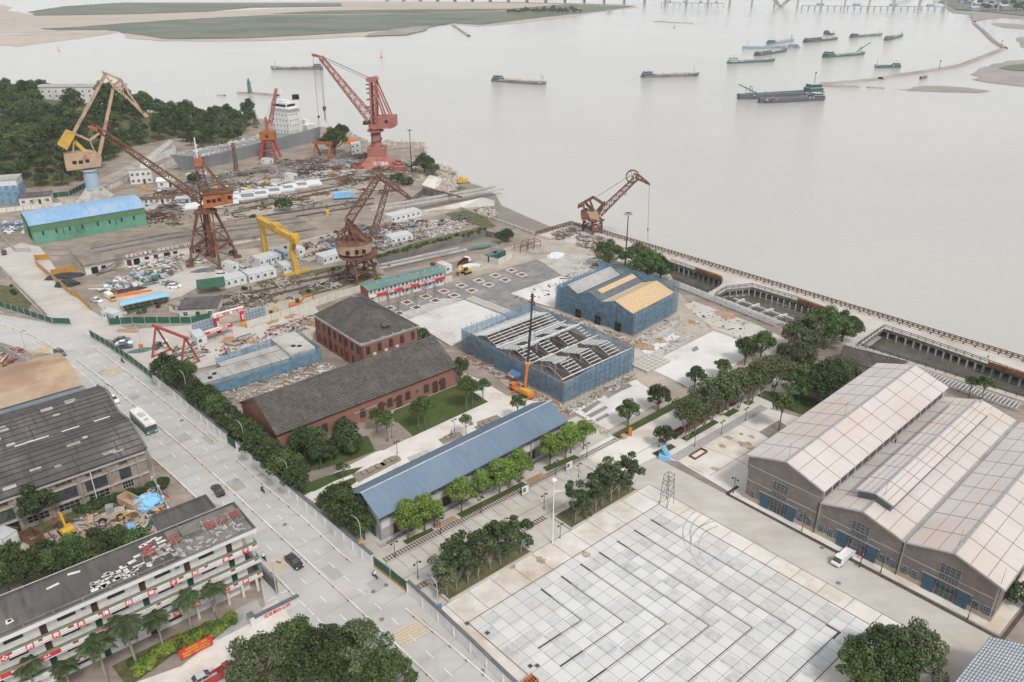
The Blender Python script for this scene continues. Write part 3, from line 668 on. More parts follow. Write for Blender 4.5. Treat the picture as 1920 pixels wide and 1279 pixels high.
for (y0, z0), (y1, z1) in zip(arc, arc[1:]): mb.prof([(y0-.35*(y0 == 0), z0), (y1+.35*(y1 > D-.01), z1), (y1+.35*(y1 > D-.01), z1+.15), (y0-.35*(y0 == 0), z0+.15)], -.6, L+.6)
rf = mb.build('roof', MT['bright_blue_roof'], GS)
mb = MB()
for x in (21.5, 26.0, 33):
 for (y0, z0), (y1, z1) in (zip(arc, arc[1:]) if x < 22 else list(zip(arc, arc[1:]))[:3]): mb.beam((x, y0, z0+.17), (x, y1, z1+.17), .18, .05)
mb.build('roof_joint', MT['blue_paint'], rf)
for x in (3.5, 8.2, 13.0, 17.6, 23.3, 27.8, 32.4, 37.2): win(GS, (x, -.04, 3.3), 0, .7, 1.5, 1, 1, 'dark_green', 'dark_frame')
for x in (10.6, 15.4, 30.1): mb = MB(); mb.box(x-.12, -.09, 1.9, x+.12, -.043, 4.9); mb.build('vent_slot', MT['dark_green'], GS)
mb = MB(); mb.box(-.05, 6, 0, -.003, 12, 4.6); mb.build('doorway', MT['dark_void'], GS)
mb = MB(); mb.box(-.12, 12.2, 0, -.06, 17, 4.7); mb.build('sliding_door', MT['green_wall'], GS)
# dark double-bay foundry and rusty shed on the left
DF = E('dark_roofed_foundry', P(0, 1011), .7069, 'derelict brick foundry under two dark grey roof bays beside the road', 'factory')
X0, X1 = -42.0, 28.3
pr = [(-.3, 8.2), (4.4, 9.9), (8.9, 10.9), (17.4, 8.7), (21.8, 10.3), (26.2, 11.0), (34.6, 8.6)]
mb = MB()
mb.box(X0, 0, 0, X1, .4, 8.1); mb.box(X1-.4, .4, 0, X1, 34.2, 8.1); mb.prof([(.4, 8.1)]+pr[1:-1]+[(34.2, 8.1)], X1-.4, X1); mb.box(X0, 33.8, 0, X1-.4, 34.2, 8.1)
mb.build('wall', MT['old_brick'], DF)
mb = MB()
for a, c in zip(pr, pr[1:]): slab(mb, a, c, X0-.5, X1+.5, .2)
rf = mb.build('roof', MT['dark_roof'], DF)
mb = MB()
for j, (a, c) in enumerate(zip(pr, pr[1:])):
 for k in (0, .33, .66):
  y, z = a[0]+(c[0]-a[0])*k, a[1]+(c[1]-a[1])*k; mb.beam((X0, y, z+.24), (X1+.4, y, z+.24), .2, .07)
 for x in range(-40, 28, 8): mb.beam((x+1.3*j, a[0], a[1]+.23), (x+1.3*j, c[0], c[1]+.23), .14, .06)
mb.build('roof_batten', MT['dark_frame'], rf)
mb = MB()
for x0, x1 in ((-14, -9.5), (-6, -4.5), (-2, -1.2), (4, 5), (8, 14.5), (17, 20.5), (23.5, 26.8)): mb.box(x0, 17.25, 8.95, x1, 17.6, 9.0)
mb.build('valley_patch', MT['white_paint'], rf)
mb = MB()
for i in range(26):
 x = R.uniform(-28, 24); k = R.choice([0, 1, 3, 4]); f = R.random(); a, c = pr[k], pr[k+1]
 y, z = a[0]+(c[0]-a[0])*f, a[1]+(c[1]-a[1])*f; sl = math.atan2(c[1]-a[1], c[0]-a[0])
 mb.cbox((x, y, z+.24), (R.uniform(.8, 2.6), R.uniform(.5, 1.1), .05), 0, sl)
mb.build('roof_patch', MT['grey_render'], rf)
mb = MB(); mb.prof([(a, z+.2) for a, z in pr]+[(a, z+.55) for a, z in pr[::-1]], X1+.35, X1+.75); mb.build('parapet', MT['dark_concrete'], DF)
for i in range(9):
 x = X1-4.4-i*5.6
 wd = 4.0 if i else 2.2
 if i == 4:
  mb = MB(); mb.box(x-2.2, -.05, 0, x+2.2, -.003, 3.0); mb.build('doorway', MT['dark_void'], DF)
  mb = MB(); mb.beam((x-2, -.25, .2), (x-.4, -.25, 2.9), .2); mb.beam((x-.4, -.28, 2.7), (x+1.8, -.28, 1.2), .2); mb.build('brace', MT['bamboo'], DF)
 else: win(DF, (x, -.01, .9), 0, wd, 1.7, 4, 2, 'grey_render', 'dark_void', t=.1)
 win(DF, (x, -.01, 3.3), 0, wd, 2.3, 4, 3, 'dark_frame', 'glass', t=.08)
 win(DF, (x, -.01, 6.6), 0, wd*.8, .9, 3, 2, 'old_brick', 'dark_void', t=.1)
 mb = MB(); mb.box(x+2.35, -.35, 0, x+2.9, -.002, 7.9); mb.build('pilaster', MT['old_brick'], DF)
mb = MB(); mb.box(X0, -.45, 2.75, X1, -.003, 3.0); mb.box(X0, -.3, 5.9, X1, -.003, 6.1) ; mb.box(X0, -.6, 7.75, X1, -.003, 8.0); mb.build('concrete_ledge', MT['grey_render'], DF)
mb = MB(); mb.cyl((17.6, -.5, 0), (17.6, -.5, 7.8), .09); mb.cyl((-6.0, -.5, 0), (-6.0, -.5, 7.8), .09); mb.build('downpipe', MT['white_paint'], DF)
RS = E('rusty_shed', P(0, 1011), .7069, 'shed with a rust brown and tan metal roof next to the dark foundry', 'shed')
mb = MB(); mb.box(-42, 39.4, 0, 26.2, 39.7, 7.9); mb.box(25.9, 39.7, 0, 26.2, 61.5, 7.9); mb.prof([(39.4, 7.9), (61.5, 7.9), (50.4, 9.8)], 25.9, 26.2); mb.build('wall', MT['blue_grey'], RS)
mb = MB(); slab(mb, (39.0, 7.9), (44.6, 9.0), -42.5, 26.7, .14); mb.build('roof', MT['tan_roof'], RS)
mb = MB(); slab(mb, (44.6, 9.0), (50.4, 10.0), -42.5, 26.7, .14); slab(mb, (62, 7.9), (50.4, 10.0), -42.5, 26.7, .14); rf = mb.build('roof', MT['rust_roof'], RS)
mb = MB()
for i in range(110):
 x = -42+i*.625; mb.beam((x, 39.0, 8.06), (x, 50.4, 10.16), .07, .05); mb.beam((x, 62, 8.06), (x, 50.4, 10.16), .07, .05)
mb.build('rib', MT['rust_roof'], rf)
mb = MB()
for a, c, x in (((41.0, 8.45), (47, 9.6), 7.5), ((52.5, 9.85), (59, 8.62), 6.5)): mb.hexa([(x, a[0], a[1]), (x+1.4, a[0], a[1]), (x+1.4, c[0], c[1]), (x, c[0], c[1])], [(x, a[0], a[1]+.06), (x+1.4, a[0], a[1]+.06), (x+1.4, c[0], c[1]+.06), (x, c[0], c[1]+.06)])
mb.build('skylight', MT['galv'], rf)
# scaffolded shells in blue netting
def wavy(mb, p, q, z0, ztop, nu=14, nv=4, amp=.18, rnd=R):
 p, q = Vector(p), Vector(q); d = (q-p).normalized(); n = Vector((d.y, -d.x, 0)); g = []
 for i in range(nu+1):
  u = i/nu
  for j in range(nv+1):
   v = j/nv; o = n*(rnd.uniform(0, amp) if 0 < i < nu else 0); r = p.lerp(q, u)+o
   zz = z0+rnd.uniform(-.1, .35)*(j == 0); g.append((r.x, r.y, zz+(ztop(u)-zz)*v))
 mb.add(g, [[i*(nv+1)+j, (i+1)*(nv+1)+j, (i+1)*(nv+1)+j+1, i*(nv+1)+j+1] for i in range(nu) for j in range(nv)])
def poles(mb, p, q, z1, step=1.8, lev=1.5, t=.065):
 p, q = Vector((*p, 0)), Vector((*q, 0)); n = max(2, int((q-p).length/step))
 for i in range(n+1): a = p.lerp(q, i/n); mb.beam(a, a+Vector((0, 0, z1(i/n)+R.uniform(.1, 1.1))), t)
 for k in range(1, 7):
  z = k*lev
  for i in range(n):
   if z < min(z1(i/n), z1((i+1)/n)): mb.beam(p.lerp(q, i/n)+Vector((0, 0, z)), p.lerp(q, (i+1)/n)+Vector((0, 0, z)), t)
def shell(root, W, D, tops, name='netting'):
 cs = [((0, 0), (0, D), tops[0], -1), ((0, 0), (W, 0), tops[1], 1), ((W, 0), (W, D), tops[2], 1), ((0, D), (W, D), tops[3], -1)]
 for (a, c, tp, s) in cs:
  mb = MB(); wavy(mb, (*a, 0), (*c, 0), .25, tp); mb.build('netting', MT['blue_net'], root)
  pm = MB(); off = -.3; ax, ay = a; cx, cy = c
  if ax == cx: k = off if ax == 0 else -off; pm_a, pm_c = (ax+k, ay), (cx+k, cy)
  else: k = off if ay == 0 else -off; pm_a, pm_c = (ax, ay+k), (cx, cy+k)
  poles(pm, pm_a, pm_c, tp); pm.build('scaffold', MT['bamboo'], root)
S1 = E('scaffolded_hall', P(1056, 758), .735, 'roofless brick hall with white steel purlins wrapped in blue netting behind the orange crane truck', 'building shell')
W_, D_ = 26.3, 40.0
shell(S1, W_, D_, [lambda u: 6.0+.9*u+.3*math.sin(u*9), lambda u: 5.4+min(1, u*3)*1.7, lambda u: 7.6, lambda u: 7.3])
mb = MB()
for a in ((1, 1, W_-1, 1.4), (1, D_-1.4, W_-1, D_-1), (1, 1.4, 1.4, D_-1.4), (W_-1.4, 1.4, W_-1, D_-1.4)): mb.box(a[0], a[1], 0, a[2], a[3], 5.2)
mb.build('wall', MT['old_brick'], S1)
mb = MB(); mb.box(1.4, 1.4, 0, W_-1.4, D_-1.4, .06); mb.build('slab', MT['dark_line'], S1)
for x in range(5, 26, 5):
 for y in (13, 25.5): mb = MB(); mb.box(x-.2, y-.2, .06, x+.2, y+.2, 5.2); mb.build('inner_column', MT['grey_render'], S1)
ridges = [(37.0, 31.2, 25.3), (25.3, 19.0, 12.8), (12.8, 6.6, 1.2)]
zz = lambda y, r: 5.7+1.9*(1-abs(y-r[1])/(r[0]-r[1]) if y > r[1] else 1-abs(y-r[1])/(r[1]-r[2]))
for ri, r in enumerate(ridges):
 tm = MB()
 for x in ([1.2, 5.6, 10, 14.4, 18.8, 23.2, W_-1.2] if ri == 0 else [1.4, 4.8, 8.8, 12.2, 16.2, 19.6, 23.6]):
  a, b_, c = (x, r[0], 5.7), (x, r[1], 7.6), (x, r[2], 5.7)
  tm.beam(a, b_, .16); tm.beam(b_, c, .16); tm.beam(a, c, .1)
  for f in (.33, .66):
   for e_ in (a, c):
    q = Vector(e_).lerp(Vector(b_), f); tm.beam(q, (q.x, q.y, 5.7), .07); tm.beam(q, Vector(e_).lerp(Vector((x, r[1], 5.7)), min(1, f+.33)), .06)
 tm.build('roof_truss', MT['steel'], S1)
 pm = MB(); ys = [r[2]+.5+i*(r[0]-r[2]-1)/10 for i in range(11)]
 for y in ys:
  for x0, x1 in ([(1.2, W_-1.2)] if ri == 0 else [(1.4, 5.0), (8.6, 12.4), (16.0, 19.8), (23.4, W_-1)] if ri == 1 else [(4.6, 9.0), (12.0, 16.4), (19.4, 23.8)]): pm.beam((x0, y, zz(y, r)+.15), (x1, y, zz(y, r)+.15), .13, .16)
 pm.build('purlin', MT['white_paint'], S1)
def decking(x0, x1, y, w, z):
 mb = MB()
 for i in range(int((x1-x0)/.5)): mb.cbox((x0+i*.5+.2, y+R.uniform(-.25, .25), z+R.uniform(0, .05)), (.36, w+R.uniform(-.3, .3), .07))
 mb.box(x0, y-w*.3, z-.09, x1, y+w*.3, z-.045)
 mb.build('roof_sheet', MT['galv'], S1)
decking(.8, W_-.8, 35.6, 2.6, 6.35); decking(.8, W_-.6, 25.3, 2.6, 6.2); decking(3, 9, 18.8, 1.6, 7.9); decking(11, 17, 19, 1.4, 7.9); decking(18, 23, 19, 1.4, 7.9); decking(4, 9.5, 12.8, 1.7, 6.1); decking(12, 18, 12.8, 1.7, 6.1); decking(19.5, 24, 12.6, 1.7, 6.1); decking(3, 7, 6.6, 1.3, 7.9)
mb = MB()
for y, z, x0, x1 in ((.9, 6.6, 0, W_+.8), (12.6, 6.5, 2, W_+1.2), (19, 8.05, 3, W_+.5), (25.3, 6.6, 0, W_+.5)): mb.cyl((x0, y, z), (x1, y, z), .11, n=6)
mb.build('long_beam', MT['white_paint'], S1)
mb = MB(); mb.hexa([(-.3, 15.2, 1.9), (-2.2, 15.2, 1.7), (-2.2, 18.7, 1.7), (-.3, 18.7, 1.9)], [(-.3, 15.2, 2.9), (-2.2, 15.2, 2.1), (-2.2, 18.7, 2.1), (-.3, 18.7, 2.9)]); cn = mb.build('canopy', MT['blue_paint'], S1)
mb = MB(); mb.box(-2.3, 15.2, 1.75, -2.21, 18.7, 2.45); bn = mb.build('canopy_banner', MT['sign_red'], cn)
lettering('安全通道', .62, 'white_letter', bn, (-2.31, 16.95, 2.1), (HP, 0, -HP))
S2 = E('scaffolded_hall', P(1187, 631), .83, 'three bay hall wrapped in blue netting with yellow boarded and grey roof slopes', 'building shell')
W_, D_ = 23.5, 29.5
rp = [(1.0, 6.7), (7.5, 9.0), (12.2, 7.2), (17.2, 9.2), (21.6, 7.4), (25.3, 9.2), (28.5, 7.4)]
def zr2(y):
 for a, c in zip(rp, rp[1:]):
  if a[0] <= y <= c[0]: return a[1]+(c[1]-a[1])*(y-a[0])/(c[0]-a[0])
 return 6.9 if y < 2 else 7.4
shell(S2, W_, D_, [lambda u: zr2(u*29.5)+.35, lambda u: 7.2+.25*math.sin(u*11), lambda u: 10.0, lambda u: 8.6])
mb = MB(); mb.profy([(0, 0)], 0, 0) if False else None
mb.prof([(1, 0)]+rp+[(28.5, 0)], 1, 1.4); mb.prof([(1, 0)]+rp+[(28.5, 0)], W_-1.4, W_-1); mb.box(1.4, 1, 0, W_-1.4, 1.4, 6.6); mb.box(1.4, 28.1, 0, W_-1.4, 28.5, 7.3)
mb.build('wall', MT['grey_brick'], S2)
for (a, c, m_) in ((0, 1, 'osb'), (1, 2, 'osb'), (2, 3, 'dark_slate'), (3, 4, 'dark_slate'), (4, 5, 'grey_render'), (5, 6, 'cement')):
 mb = MB(); slab(mb, rp[a], rp[c], .5, W_-.5, .14); mb.build('roof_slope', MT[m_], S2)
mb = MB(); y0, y1 = 14.9, 16.6; mb.prof([(y0, zr2(y0)+.15), (y1, zr2(y1)+.15), (y1, zr2(y1)+.2), (y0, zr2(y0)+.2)], 4, W_-.8); mb.build('roof_boarding', MT['osb'], S2)
mb = MB()
for y in (12.2, 21.6): mb.box(.4, y-.32, zr2(y)+.16, W_-1, y+.32, zr2(y)+.24)
mb.beam((.6, 25.3, 9.36), (W_-1, 25.3, 9.36), .5, .1); mb.build('valley_flashing', MT['galv'], S2)
for y in (5.5, 13, 20.5): mb = MB(); mb.box(-.32, y-1.0, 0, -.24, y+1.0, 2.9); mb.build('doorway', MT['dark_void'], S2)
S3 = E('scaffolded_building', P(387, 737), .664, 'low flat roofed concrete building wrapped in blue netting beside the long brick hall', 'building shell')
mb = MB(); mb.prism([(-1, -2.6), (22.6, -2.6), (22.6, 7.6), (6.0, 7.0), (6.0, 4.0), (-1, 4.0)], 0, 4.0); mb.build('wall', MT['grey_render'], S3)
mb = MB(); mb.prism([(22.6, -1.6), (30, -1.6), (30, 11.6), (22.6, 11.6)], 0, 4.7); mb.build('stair_block', MT['cement'], S3)
mb = MB()
for i in range(1, 9): mb.box(-1+i*2.6, -2.4, 4.005, -.9+i*2.6, 3.4, 4.02)
mb.box(-1, -2.62, 4.0, 22.55, -2.45, 4.16); mb.box(6, 3.9, 4.0, 22.5, 4.05, 4.1); mb.build('roof_joint', MT['dark_concrete'], S3)
mb = MB(); mb.box(25, 2.2, 4.7, 26.1, 3.3, 4.85); mb.box(26.3, 1.2, 4.7, 27.4, 2.2, 4.85); mb.box(1, -.8, 4.0, 1.9, -.1, 4.4); mb.box(2.6, .8, 4.0, 3.6, 1.3, 4.4); mb.build('roof_hatch', MT['dark_void'], S3)
for a, c, h in (((-1.8, -3.3), (22, -3.3), 4.1), ((22, -2.6), (30.9, -2.6), 4.7), ((30.9, -2.6), (30.9, 12.4), 4.9), ((-1.8, -3.3), (-1.8, 4.6), 4.2), ((6, 8.2), (30.9, 12.4), 4.9)):
 mb = MB(); wavy(mb, (*a, 0), (*c, 0), .6, lambda u: h, 12, 3); mb.build('netting', MT['blue_net'], S3)
 pm = MB(); poles(pm, a, c, lambda u: h, 2.4, 1.7); pm.build('scaffold', MT['bamboo'], S3)
# dormitory, lower left
DR = E('dormitory_block', P(478, 990, 13.3)-Vector((0, 0, 13.3)), .695, 'four storey white dormitory block with balconies and red slogan signs', 'dormitory')
FH, BD = 3.12, 1.7
X0 = -66.0
mb = MB(); mb.box(X0, BD, 0, -2.0, 9.2, 12.5); mb.build('wall', MT['white_paint'], DR)
rf = MB(); rf.box(X0, -.1, 12.5, .2, 9.5, 12.95); rf.box(X0, -.1, 12.95, .2, -.02, 13.3); rf.box(X0, 9.42, 12.95, .2, 9.5, 13.35); rf.k = 1; rf.box(X0, -.02, 12.95, .2, .3, 13.28); rf.box(X0, 9.2, 12.95, .2, 9.42, 13.3); rf.box(-.1, .3, 12.95, .2, 9.2, 13.28)
rf.box(X0, .31, 12.96, -.11, 9.19, 12.985); rf.k = 0
roof = rf.build('roof', [MT['white_wall'], MT['dark_roof']], DR)
mb = MB(); mb.box(X0, 1.0, 12.99, -13, 1.25, 13.25); mb.box(X0, -.16, 13.3, .2, .1, 13.36)
for i in range(14): mb.box(X0+3+i*4, .4, 13.0, X0+3.25+i*4, 1.2, 13.2)
mb.build('roof_kerb', MT['dark_concrete'], roof)
mb = MB()
for i in range(70):
 x = R.uniform(-25, -12.5); mb.cbox((x, R.uniform(1.2, 8.8)**1 if x > -18 else R.uniform(1.2, 5), 13.0), (R.uniform(.3, 1.3), R.uniform(.25, .8), .05), R.choice([0, 0, .1]))
for i in range(12): mb.cbox((R.uniform(X0, -26), R.uniform(2.5, 8.4), 13.0), (R.uniform(.4, 1.9), R.uniform(.25, .6), .05), R.uniform(-.3, .3))
mb.build('broken_slabs', MT['old_plaster'], roof, kind='stuff')
mb = MB()
for i in range(60):
 x, y = (R.uniform(-12, -.6), R.uniform(.8, 8.4)) if i % 2 else (R.uniform(-16, -1), R.uniform(.6, 4))
 mb.cbox((x, y, 13.1), (R.uniform(.3, 1.3), R.uniform(.08, .5), R.uniform(.05, .35)), R.uniform(0, 3)); mb.beam((x, y, 13.05), (x+R.uniform(-1, 1), y+R.uniform(-1, 1), 13.1+R.random()), .05)
mb.build('roof_debris', MT['grey_render'], roof, kind='stuff')
mb = MB(); mb.box(-12.2, .4, 12.99, -.2, 9.1, 13.0); mb.build('bitumen_patch', MT['dark_concrete'], roof)
mb = MB(); mb.box(-10.2, 4.8, 13.0, -7.6, 7.0, 13.9); mb.box(-10.4, 4.6, 13.9, -7.4, 7.2, 14.05); mb.build('roof_hut', MT['dark_concrete'], roof)
mb = MB(); mb.box(-12.5, 9.5, 0, -3.2, 14.2, 12.9); st = mb.build('stair_wing', MT['white_wall'], DR)
mb = MB(); mb.box(-12.8, 9.52, 12.9, -2.9, 14.5, 13.1)
for a in ((-12.8, 9.52, -12.5, 14.5), (-3.2, 9.52, -2.9, 14.5), (-12.5, 14.2, -3.2, 14.5), (-12.5, 9.52, -3.2, 9.8)): mb.box(a[0], a[1], 13.1, a[2], a[3], 13.5)
mb.build('stair_roof', MT['dark_roof'], st)
for z in (4, 8): win(st, (-12.5, 12, z), -HP, 1.3, 1.6)
for f in range(1, 4):
 z = f*FH; o = E('balcony', (0, 0, z)); o.parent = DR
 mb = MB(); mb.box(X0, 0, -.25, 0, BD, .0); mb.box(X0, -.0, 0, 0, .14, .42); mb.build('balcony_slab', MT['white_paint'], o)
 mb = MB(); mb.box(X0, .2, .002, -.1, BD-.02, .03); mb.build('balcony_floor', MT['bamboo'], o)
 mb = MB()
 for i in range(8):
  x = X0+i*8.2; mb.box(x, -.03, .42, x+3.4, .13, .72); mb.box(x+4.2, -.03, .42, x+7.6, .13, .72)
 mb.build('parapet_panel', MT['white_paint'], o)
 mb = MB()
 for i in range(8): x = X0+i*8.2; mb.box(x+3.45, -.035, .42, x+4.15, .13, .78); mb.box(x+7.65, -.035, .42, x+8.1, .13, .78)
 mb.box(X0, -.03, .36, 0, -.003, .42); mb.box(X0, -.02, -.05, 0, -.003, .02)
 mb.build('red_band', MT['red_paint'], o)
 mb = MB(); mb.box(X0, .0, .8, 0, .14, .92)
 for i in range(int(66/.28)): mb.box(X0+i*.28, .05, .72, X0+.06+i*.28, .1, .8)
 for i in range(6): mb.box(-.1, .3+i*.25, 0, -.04, .36+i*.25, .85)
 mb.box(-.14, .14, .8, -.0, BD, .9); mb.build('green_rail', MT['green_wall'], o)
for f in range(4):
 z = f*FH
 for i in range(18):
  x = -4.3-i*3.55
  if f == 0 and x > -12: continue
  if i % 2 == 0: door(DR, (x, BD-.002, z+.03), 0, .95, 2.15, 'brown_door' if (f == 3 or (i+f) % 5 == 0) else 'dark_green', label=None)
  else:
   if f == 0: win(DR, (x, BD-.002, z+.9), 0, 2.2, 1.5, 4, 2, 'dark_green', 'glass')
   else: win(DR, (x-.3, BD-.002, z+1.15), 0, 2.5, 1.0, 3, 1, 'dark_frame', 'glass')
  if i % 4 == 2 and f: win(DR, (x-1.5, BD-.002, z+1.3), 0, .6, .6, 1, 1, 'dark_frame', 'pale_glass')
mb = MB()
for i in range(5): mb.box(-11.8+i*2.6, .1, 0, -11.4+i*2.6, .5, 2.86)
mb.build('pillar', MT['old_plaster'], DR)
def slogan(txt, uv, f):
 for ch, (u, v) in zip(txt, uv):
  z = f*FH+.35; o = DR.matrix_world if False else None
  p = P(u, v, z); d = p-DR.location; c, s = math.cos(.695), math.sin(.695); x = d.x*c+d.y*s
  m = MB(); m.box(-.52, -.12, -.52, .52, -.05, .52); b = m.build('slogan_sign', MT['sign_red'], DR, loc=(x, 0, z))
  lettering(ch, .84, 'white_letter', b, (0, -.125, 0), FR, depth=.02)
slogan('心跟党走撸起袖子加油干', [(8, 1231), (57, 1214), (106, 1192), (152, 1169), (198, 1148), (241, 1128), (283, 1110), (324, 1090), (364, 1072), (421, 1045), (457, 1028)], 3)
slogan('理筑造精品工程', [(129, 1271), (260, 1206), (301, 1186), (341, 1166), (379, 1147), (435, 1120), (470, 1102)], 1)
for x, wd in ((-35.5, 8.0), (-25.3, 4.2)):
 m = MB(); m.box(-wd/2, -.1, -.35, wd/2, -.05, .35); b = m.build('banner', MT['sign_red'], DR, loc=(x, 0, 2*FH+.45)); lettering('安全生产 质量第一 以人为本'[:int(wd*1.6)], .5, 'white_letter', b, (0, -.105, 0), FR, depth=.01)
def roof_char(ch, u, v, rz, tilt, s):
 p = P(u, v, 13.6); o = E('roof_sign_character', p, rz, {'安': 'leftmost red rooftop character lying on a steel rack', '早': 'second red rooftop character beside the pale broken slabs', '铁': 'red rooftop character on a rack by the small roof hut', '心': 'red rooftop character between the hut and the roof end', '司': 'rightmost red rooftop character at the roof end by the road'}[ch], 'sign', 'red characters on the dormitory roof')
 k = lettering(ch, s, 'red_paint', o, (0, 0, .25), (tilt, 0, 0), 'character', depth=.09)
 m = MB()
 for x in (-1.0, 0, 1.0): m.beam((x, -1.2, -.55), (x, 1.0, .45), .06); m.beam((x, 1.0, .45), (x*1.2, 1.5, -.55), .06)
 m.beam((-1.3, -1, -.45), (1.3, -1, -.45), .06); m.beam((-1.3, .9, .35), (1.3, .9, .35), .06); m.build('rack', MT['steel'], o)
roof_char('安', 277, 1034, .695+PI, -.3, 2.4); roof_char('早', 326, 1011, .695+PI, -.3, 2.2); roof_char('铁', 394, 987, .695, .35, 1.9); roof_char('心', 416, 975, .695, .3, 1.9); roof_char('司', 441, 967, .8, .2, 1.8)
SG = E('entrance_steps', P(500, 1155), .695, 'stone entrance steps with low white name wall at the end of the dormitory', 'steps')
mb = MB()
for i in range(7): mb.box(-8.5, .55*i, 0, 0, .55*(i+1)-.003, .12*(i+1))
mb.build('step', MT['grey_render'], SG)
NW = E('name_wall', P(484, 1168), .695, 'low white wall with red lettering at the gate of the dormitory', 'wall')
mb = MB(); mb.box(-.6, -.3, 0, 7.4, .3, 1.5); mb.box(-1.3, -.5, 0, -.6, .5, 2.3); mb.build('wall', MT['white_wall'], NW)
mb = MB(); mb.box(-.7, -.4, 1.5, 7.5, .4, 1.65); mb.box(-1.45, -.65, 2.3, -.45, .65, 2.5); mb.build('coping', MT['dark_slate'], NW)
lettering('项目部办公楼', .8, 'sign_red', NW, (3.4, -.31, .8), FR)
RW = E('boundary_wall', P(521, 1112), 2.33, 'dark stained boundary wall along the road at the dormitory end', 'wall')
mb = MB(); mb.box(0, -.15, 0, 13.5, .15, 2.4); mb.build('wall', MT['dark_concrete'], RW); mb = MB(); mb.box(-.1, -.25, 2.4, 13.6, .25, 2.55); mb.build('coping', MT['dark_slate'], RW)
BB = E('red_banner_board', P(340, 1243), .70, 'red notice board with yellow lettering on the hedge in front of the dormitory', 'banner')
mb = MB(); mb.box(0, -.05, .5, 5.2, .05, 2.5); bd = mb.build('board', MT['sign_red'], BB)
mb = MB(); [mb.cyl((x, .12, 0), (x, .12, 2.4), .05, n=6) for x in (.3, 2.6, 4.9)]; mb.build('post', MT['steel'], BB)
lettering('向奋战在一线的', .5, 'machine_yellow', bd, (2.7, -.06, 2.1), FR); lettering('建设者们致敬 安全生产', .42, 'machine_yellow', bd, (2.6, -.06, 1.5), FR); lettering('质量第一 争创精品工程', .42, 'machine_yellow', bd, (2.6, -.06, .95), FR)
# prefab offices, gate, small houses
PF = E('prefab_office_block', P(702, 565), .65, 'two storey white prefab office block with green roof and long red banner', 'site office')
mb = MB(); mb.box(-2.5, -1.2, 0, 26.2, 4.2, 5.0); mb.build('wall', MT['cabin_white'], PF)
mb = MB(); slab(mb, (-2.0, 4.95), (1.5, 5.5), -3, 26.7, .12); slab(mb, (4.9, 4.95), (1.5, 5.5), -3, 26.7, .12); rf = mb.build('roof', MT['green_roof'], PF)
mb = MB()
for i in range(10): mb.box(-1+i*3, .9, 5.5, -.6+i*3, 1.3, 5.85)
mb.build('roof_vent', MT['galv'], rf)
mb = MB(); mb.box(0, -2.0, 2.35, 26.2, -1.95, 3.3); bn = mb.build('banner', MT['sign_red'], PF)
lettering('安全第一', .75, 'white_letter', bn, (5.5, -2.02, 2.85), FR); lettering('预防为主', .75, 'white_letter', bn, (11.3, -2.02, 2.85), FR); lettering('质量是企业的生命', .75, 'white_letter', bn, (19, -2.02, 2.85), FR)
mb = MB(); mb.box(-2.5, -1.95, 2.35, -.05, -1.9, 3.3); mb.build('white_panel', MT['white_paint'], PF)
mb = MB(); mb.box(-2.5, -1.93, 2.3, 26.2, -1.21, 2.42)
for i in range(10): mb.box(-2.4+i*3.15, -1.9, 0, -2.3+i*3.15, -1.8, 2.3)
mb.build('gallery', MT['steel'], PF)
for f in (0, 1):
 for i in range(19):
  x = -1.6+i*1.48
  if i % 3 == 1: door(PF, (x, -1.202, .1+f*2.45), 0, .8, 2.0, 'blue_grey')
  else: win(PF, (x, -1.202, .95+f*2.45), 0, .95, 1.1, 2, 1, 'white_paint', 'glass')
mb = MB(); mb.box(-2.55, -1.2, 2.0, -2.503, 4.2, 5.0); mb.build('end_poster', MT['red_paint'], PF); mb = MB(); mb.box(-2.57, -1.2, 0, -2.503, 4.2, 1.9); mb.build('end_panel', MT['blue_paint'], PF)
SB = E('slipway_workshops', P(157, 495, 4.2)-Vector((0, 0, 4.2)), .672, 'flat roofed white workshop row built under the old slipway ramp', 'workshop row')
L = 88.0
zt = lambda x: max(.12, 4.2*(1-(max(0, x-34)/60)))
mb = MB(); mb.hexa([(0, 0, 0), (34, 0, 0), (34, 25, 0), (0, 25, 0)], [(0, 0, 3.8), (34, 0, 3.8), (34, 25, 3.8), (0, 25, 3.8)]); mb.hexa([(34, 0, 0), (L, 0, 0), (L, 25, 0), (34, 25, 0)], [(34, 0, 3.8), (L, 0, zt(L)-.35), (L, 25, zt(L)-.35), (34, 25, 3.8)])
mb.build('wall', MT['old_plaster'], SB)
mb = MB(); mb.hexa([(-.5, -.9, 3.8), (34, -.9, 3.8), (34, 25.3, 3.8), (-.5, 25.3, 3.8)], [(-.5, -.9, 4.15), (34, -.9, 4.15), (34, 25.3, 4.15), (-.5, 25.3, 4.15)])
mb.hexa([(34, -.9, 3.8), (L, -.9, zt(L)-.35), (L, 25.3, zt(L)-.35), (34, 25.3, 3.8)], [(34, -.9, 4.15), (L, -.9, zt(L)), (L, 25.3, zt(L)), (34, 25.3, 4.15)])
rf = mb.build('roof', MT['slip_roof'], SB)
mb = MB()
for y in (9.5, 15.5):
 mb.hexa([(6, y, 4.15), (34, y, 4.15), (34, y+1.5, 4.15), (6, y+1.5, 4.15)], [(6, y, 4.55), (34, y, 4.55), (34, y+1.5, 4.55), (6, y+1.5, 4.55)]); mb.hexa([(34, y, 4.15), (L, y, zt(L)), (L, y+1.5, zt(L)), (34, y+1.5, 4.15)], [(34, y, 4.55), (L, y, zt(L)+.4), (L, y+1.5, zt(L)+.4), (34, y+1.5, 4.55)])
mb.build('rail_beam', MT['dark_concrete'], rf)
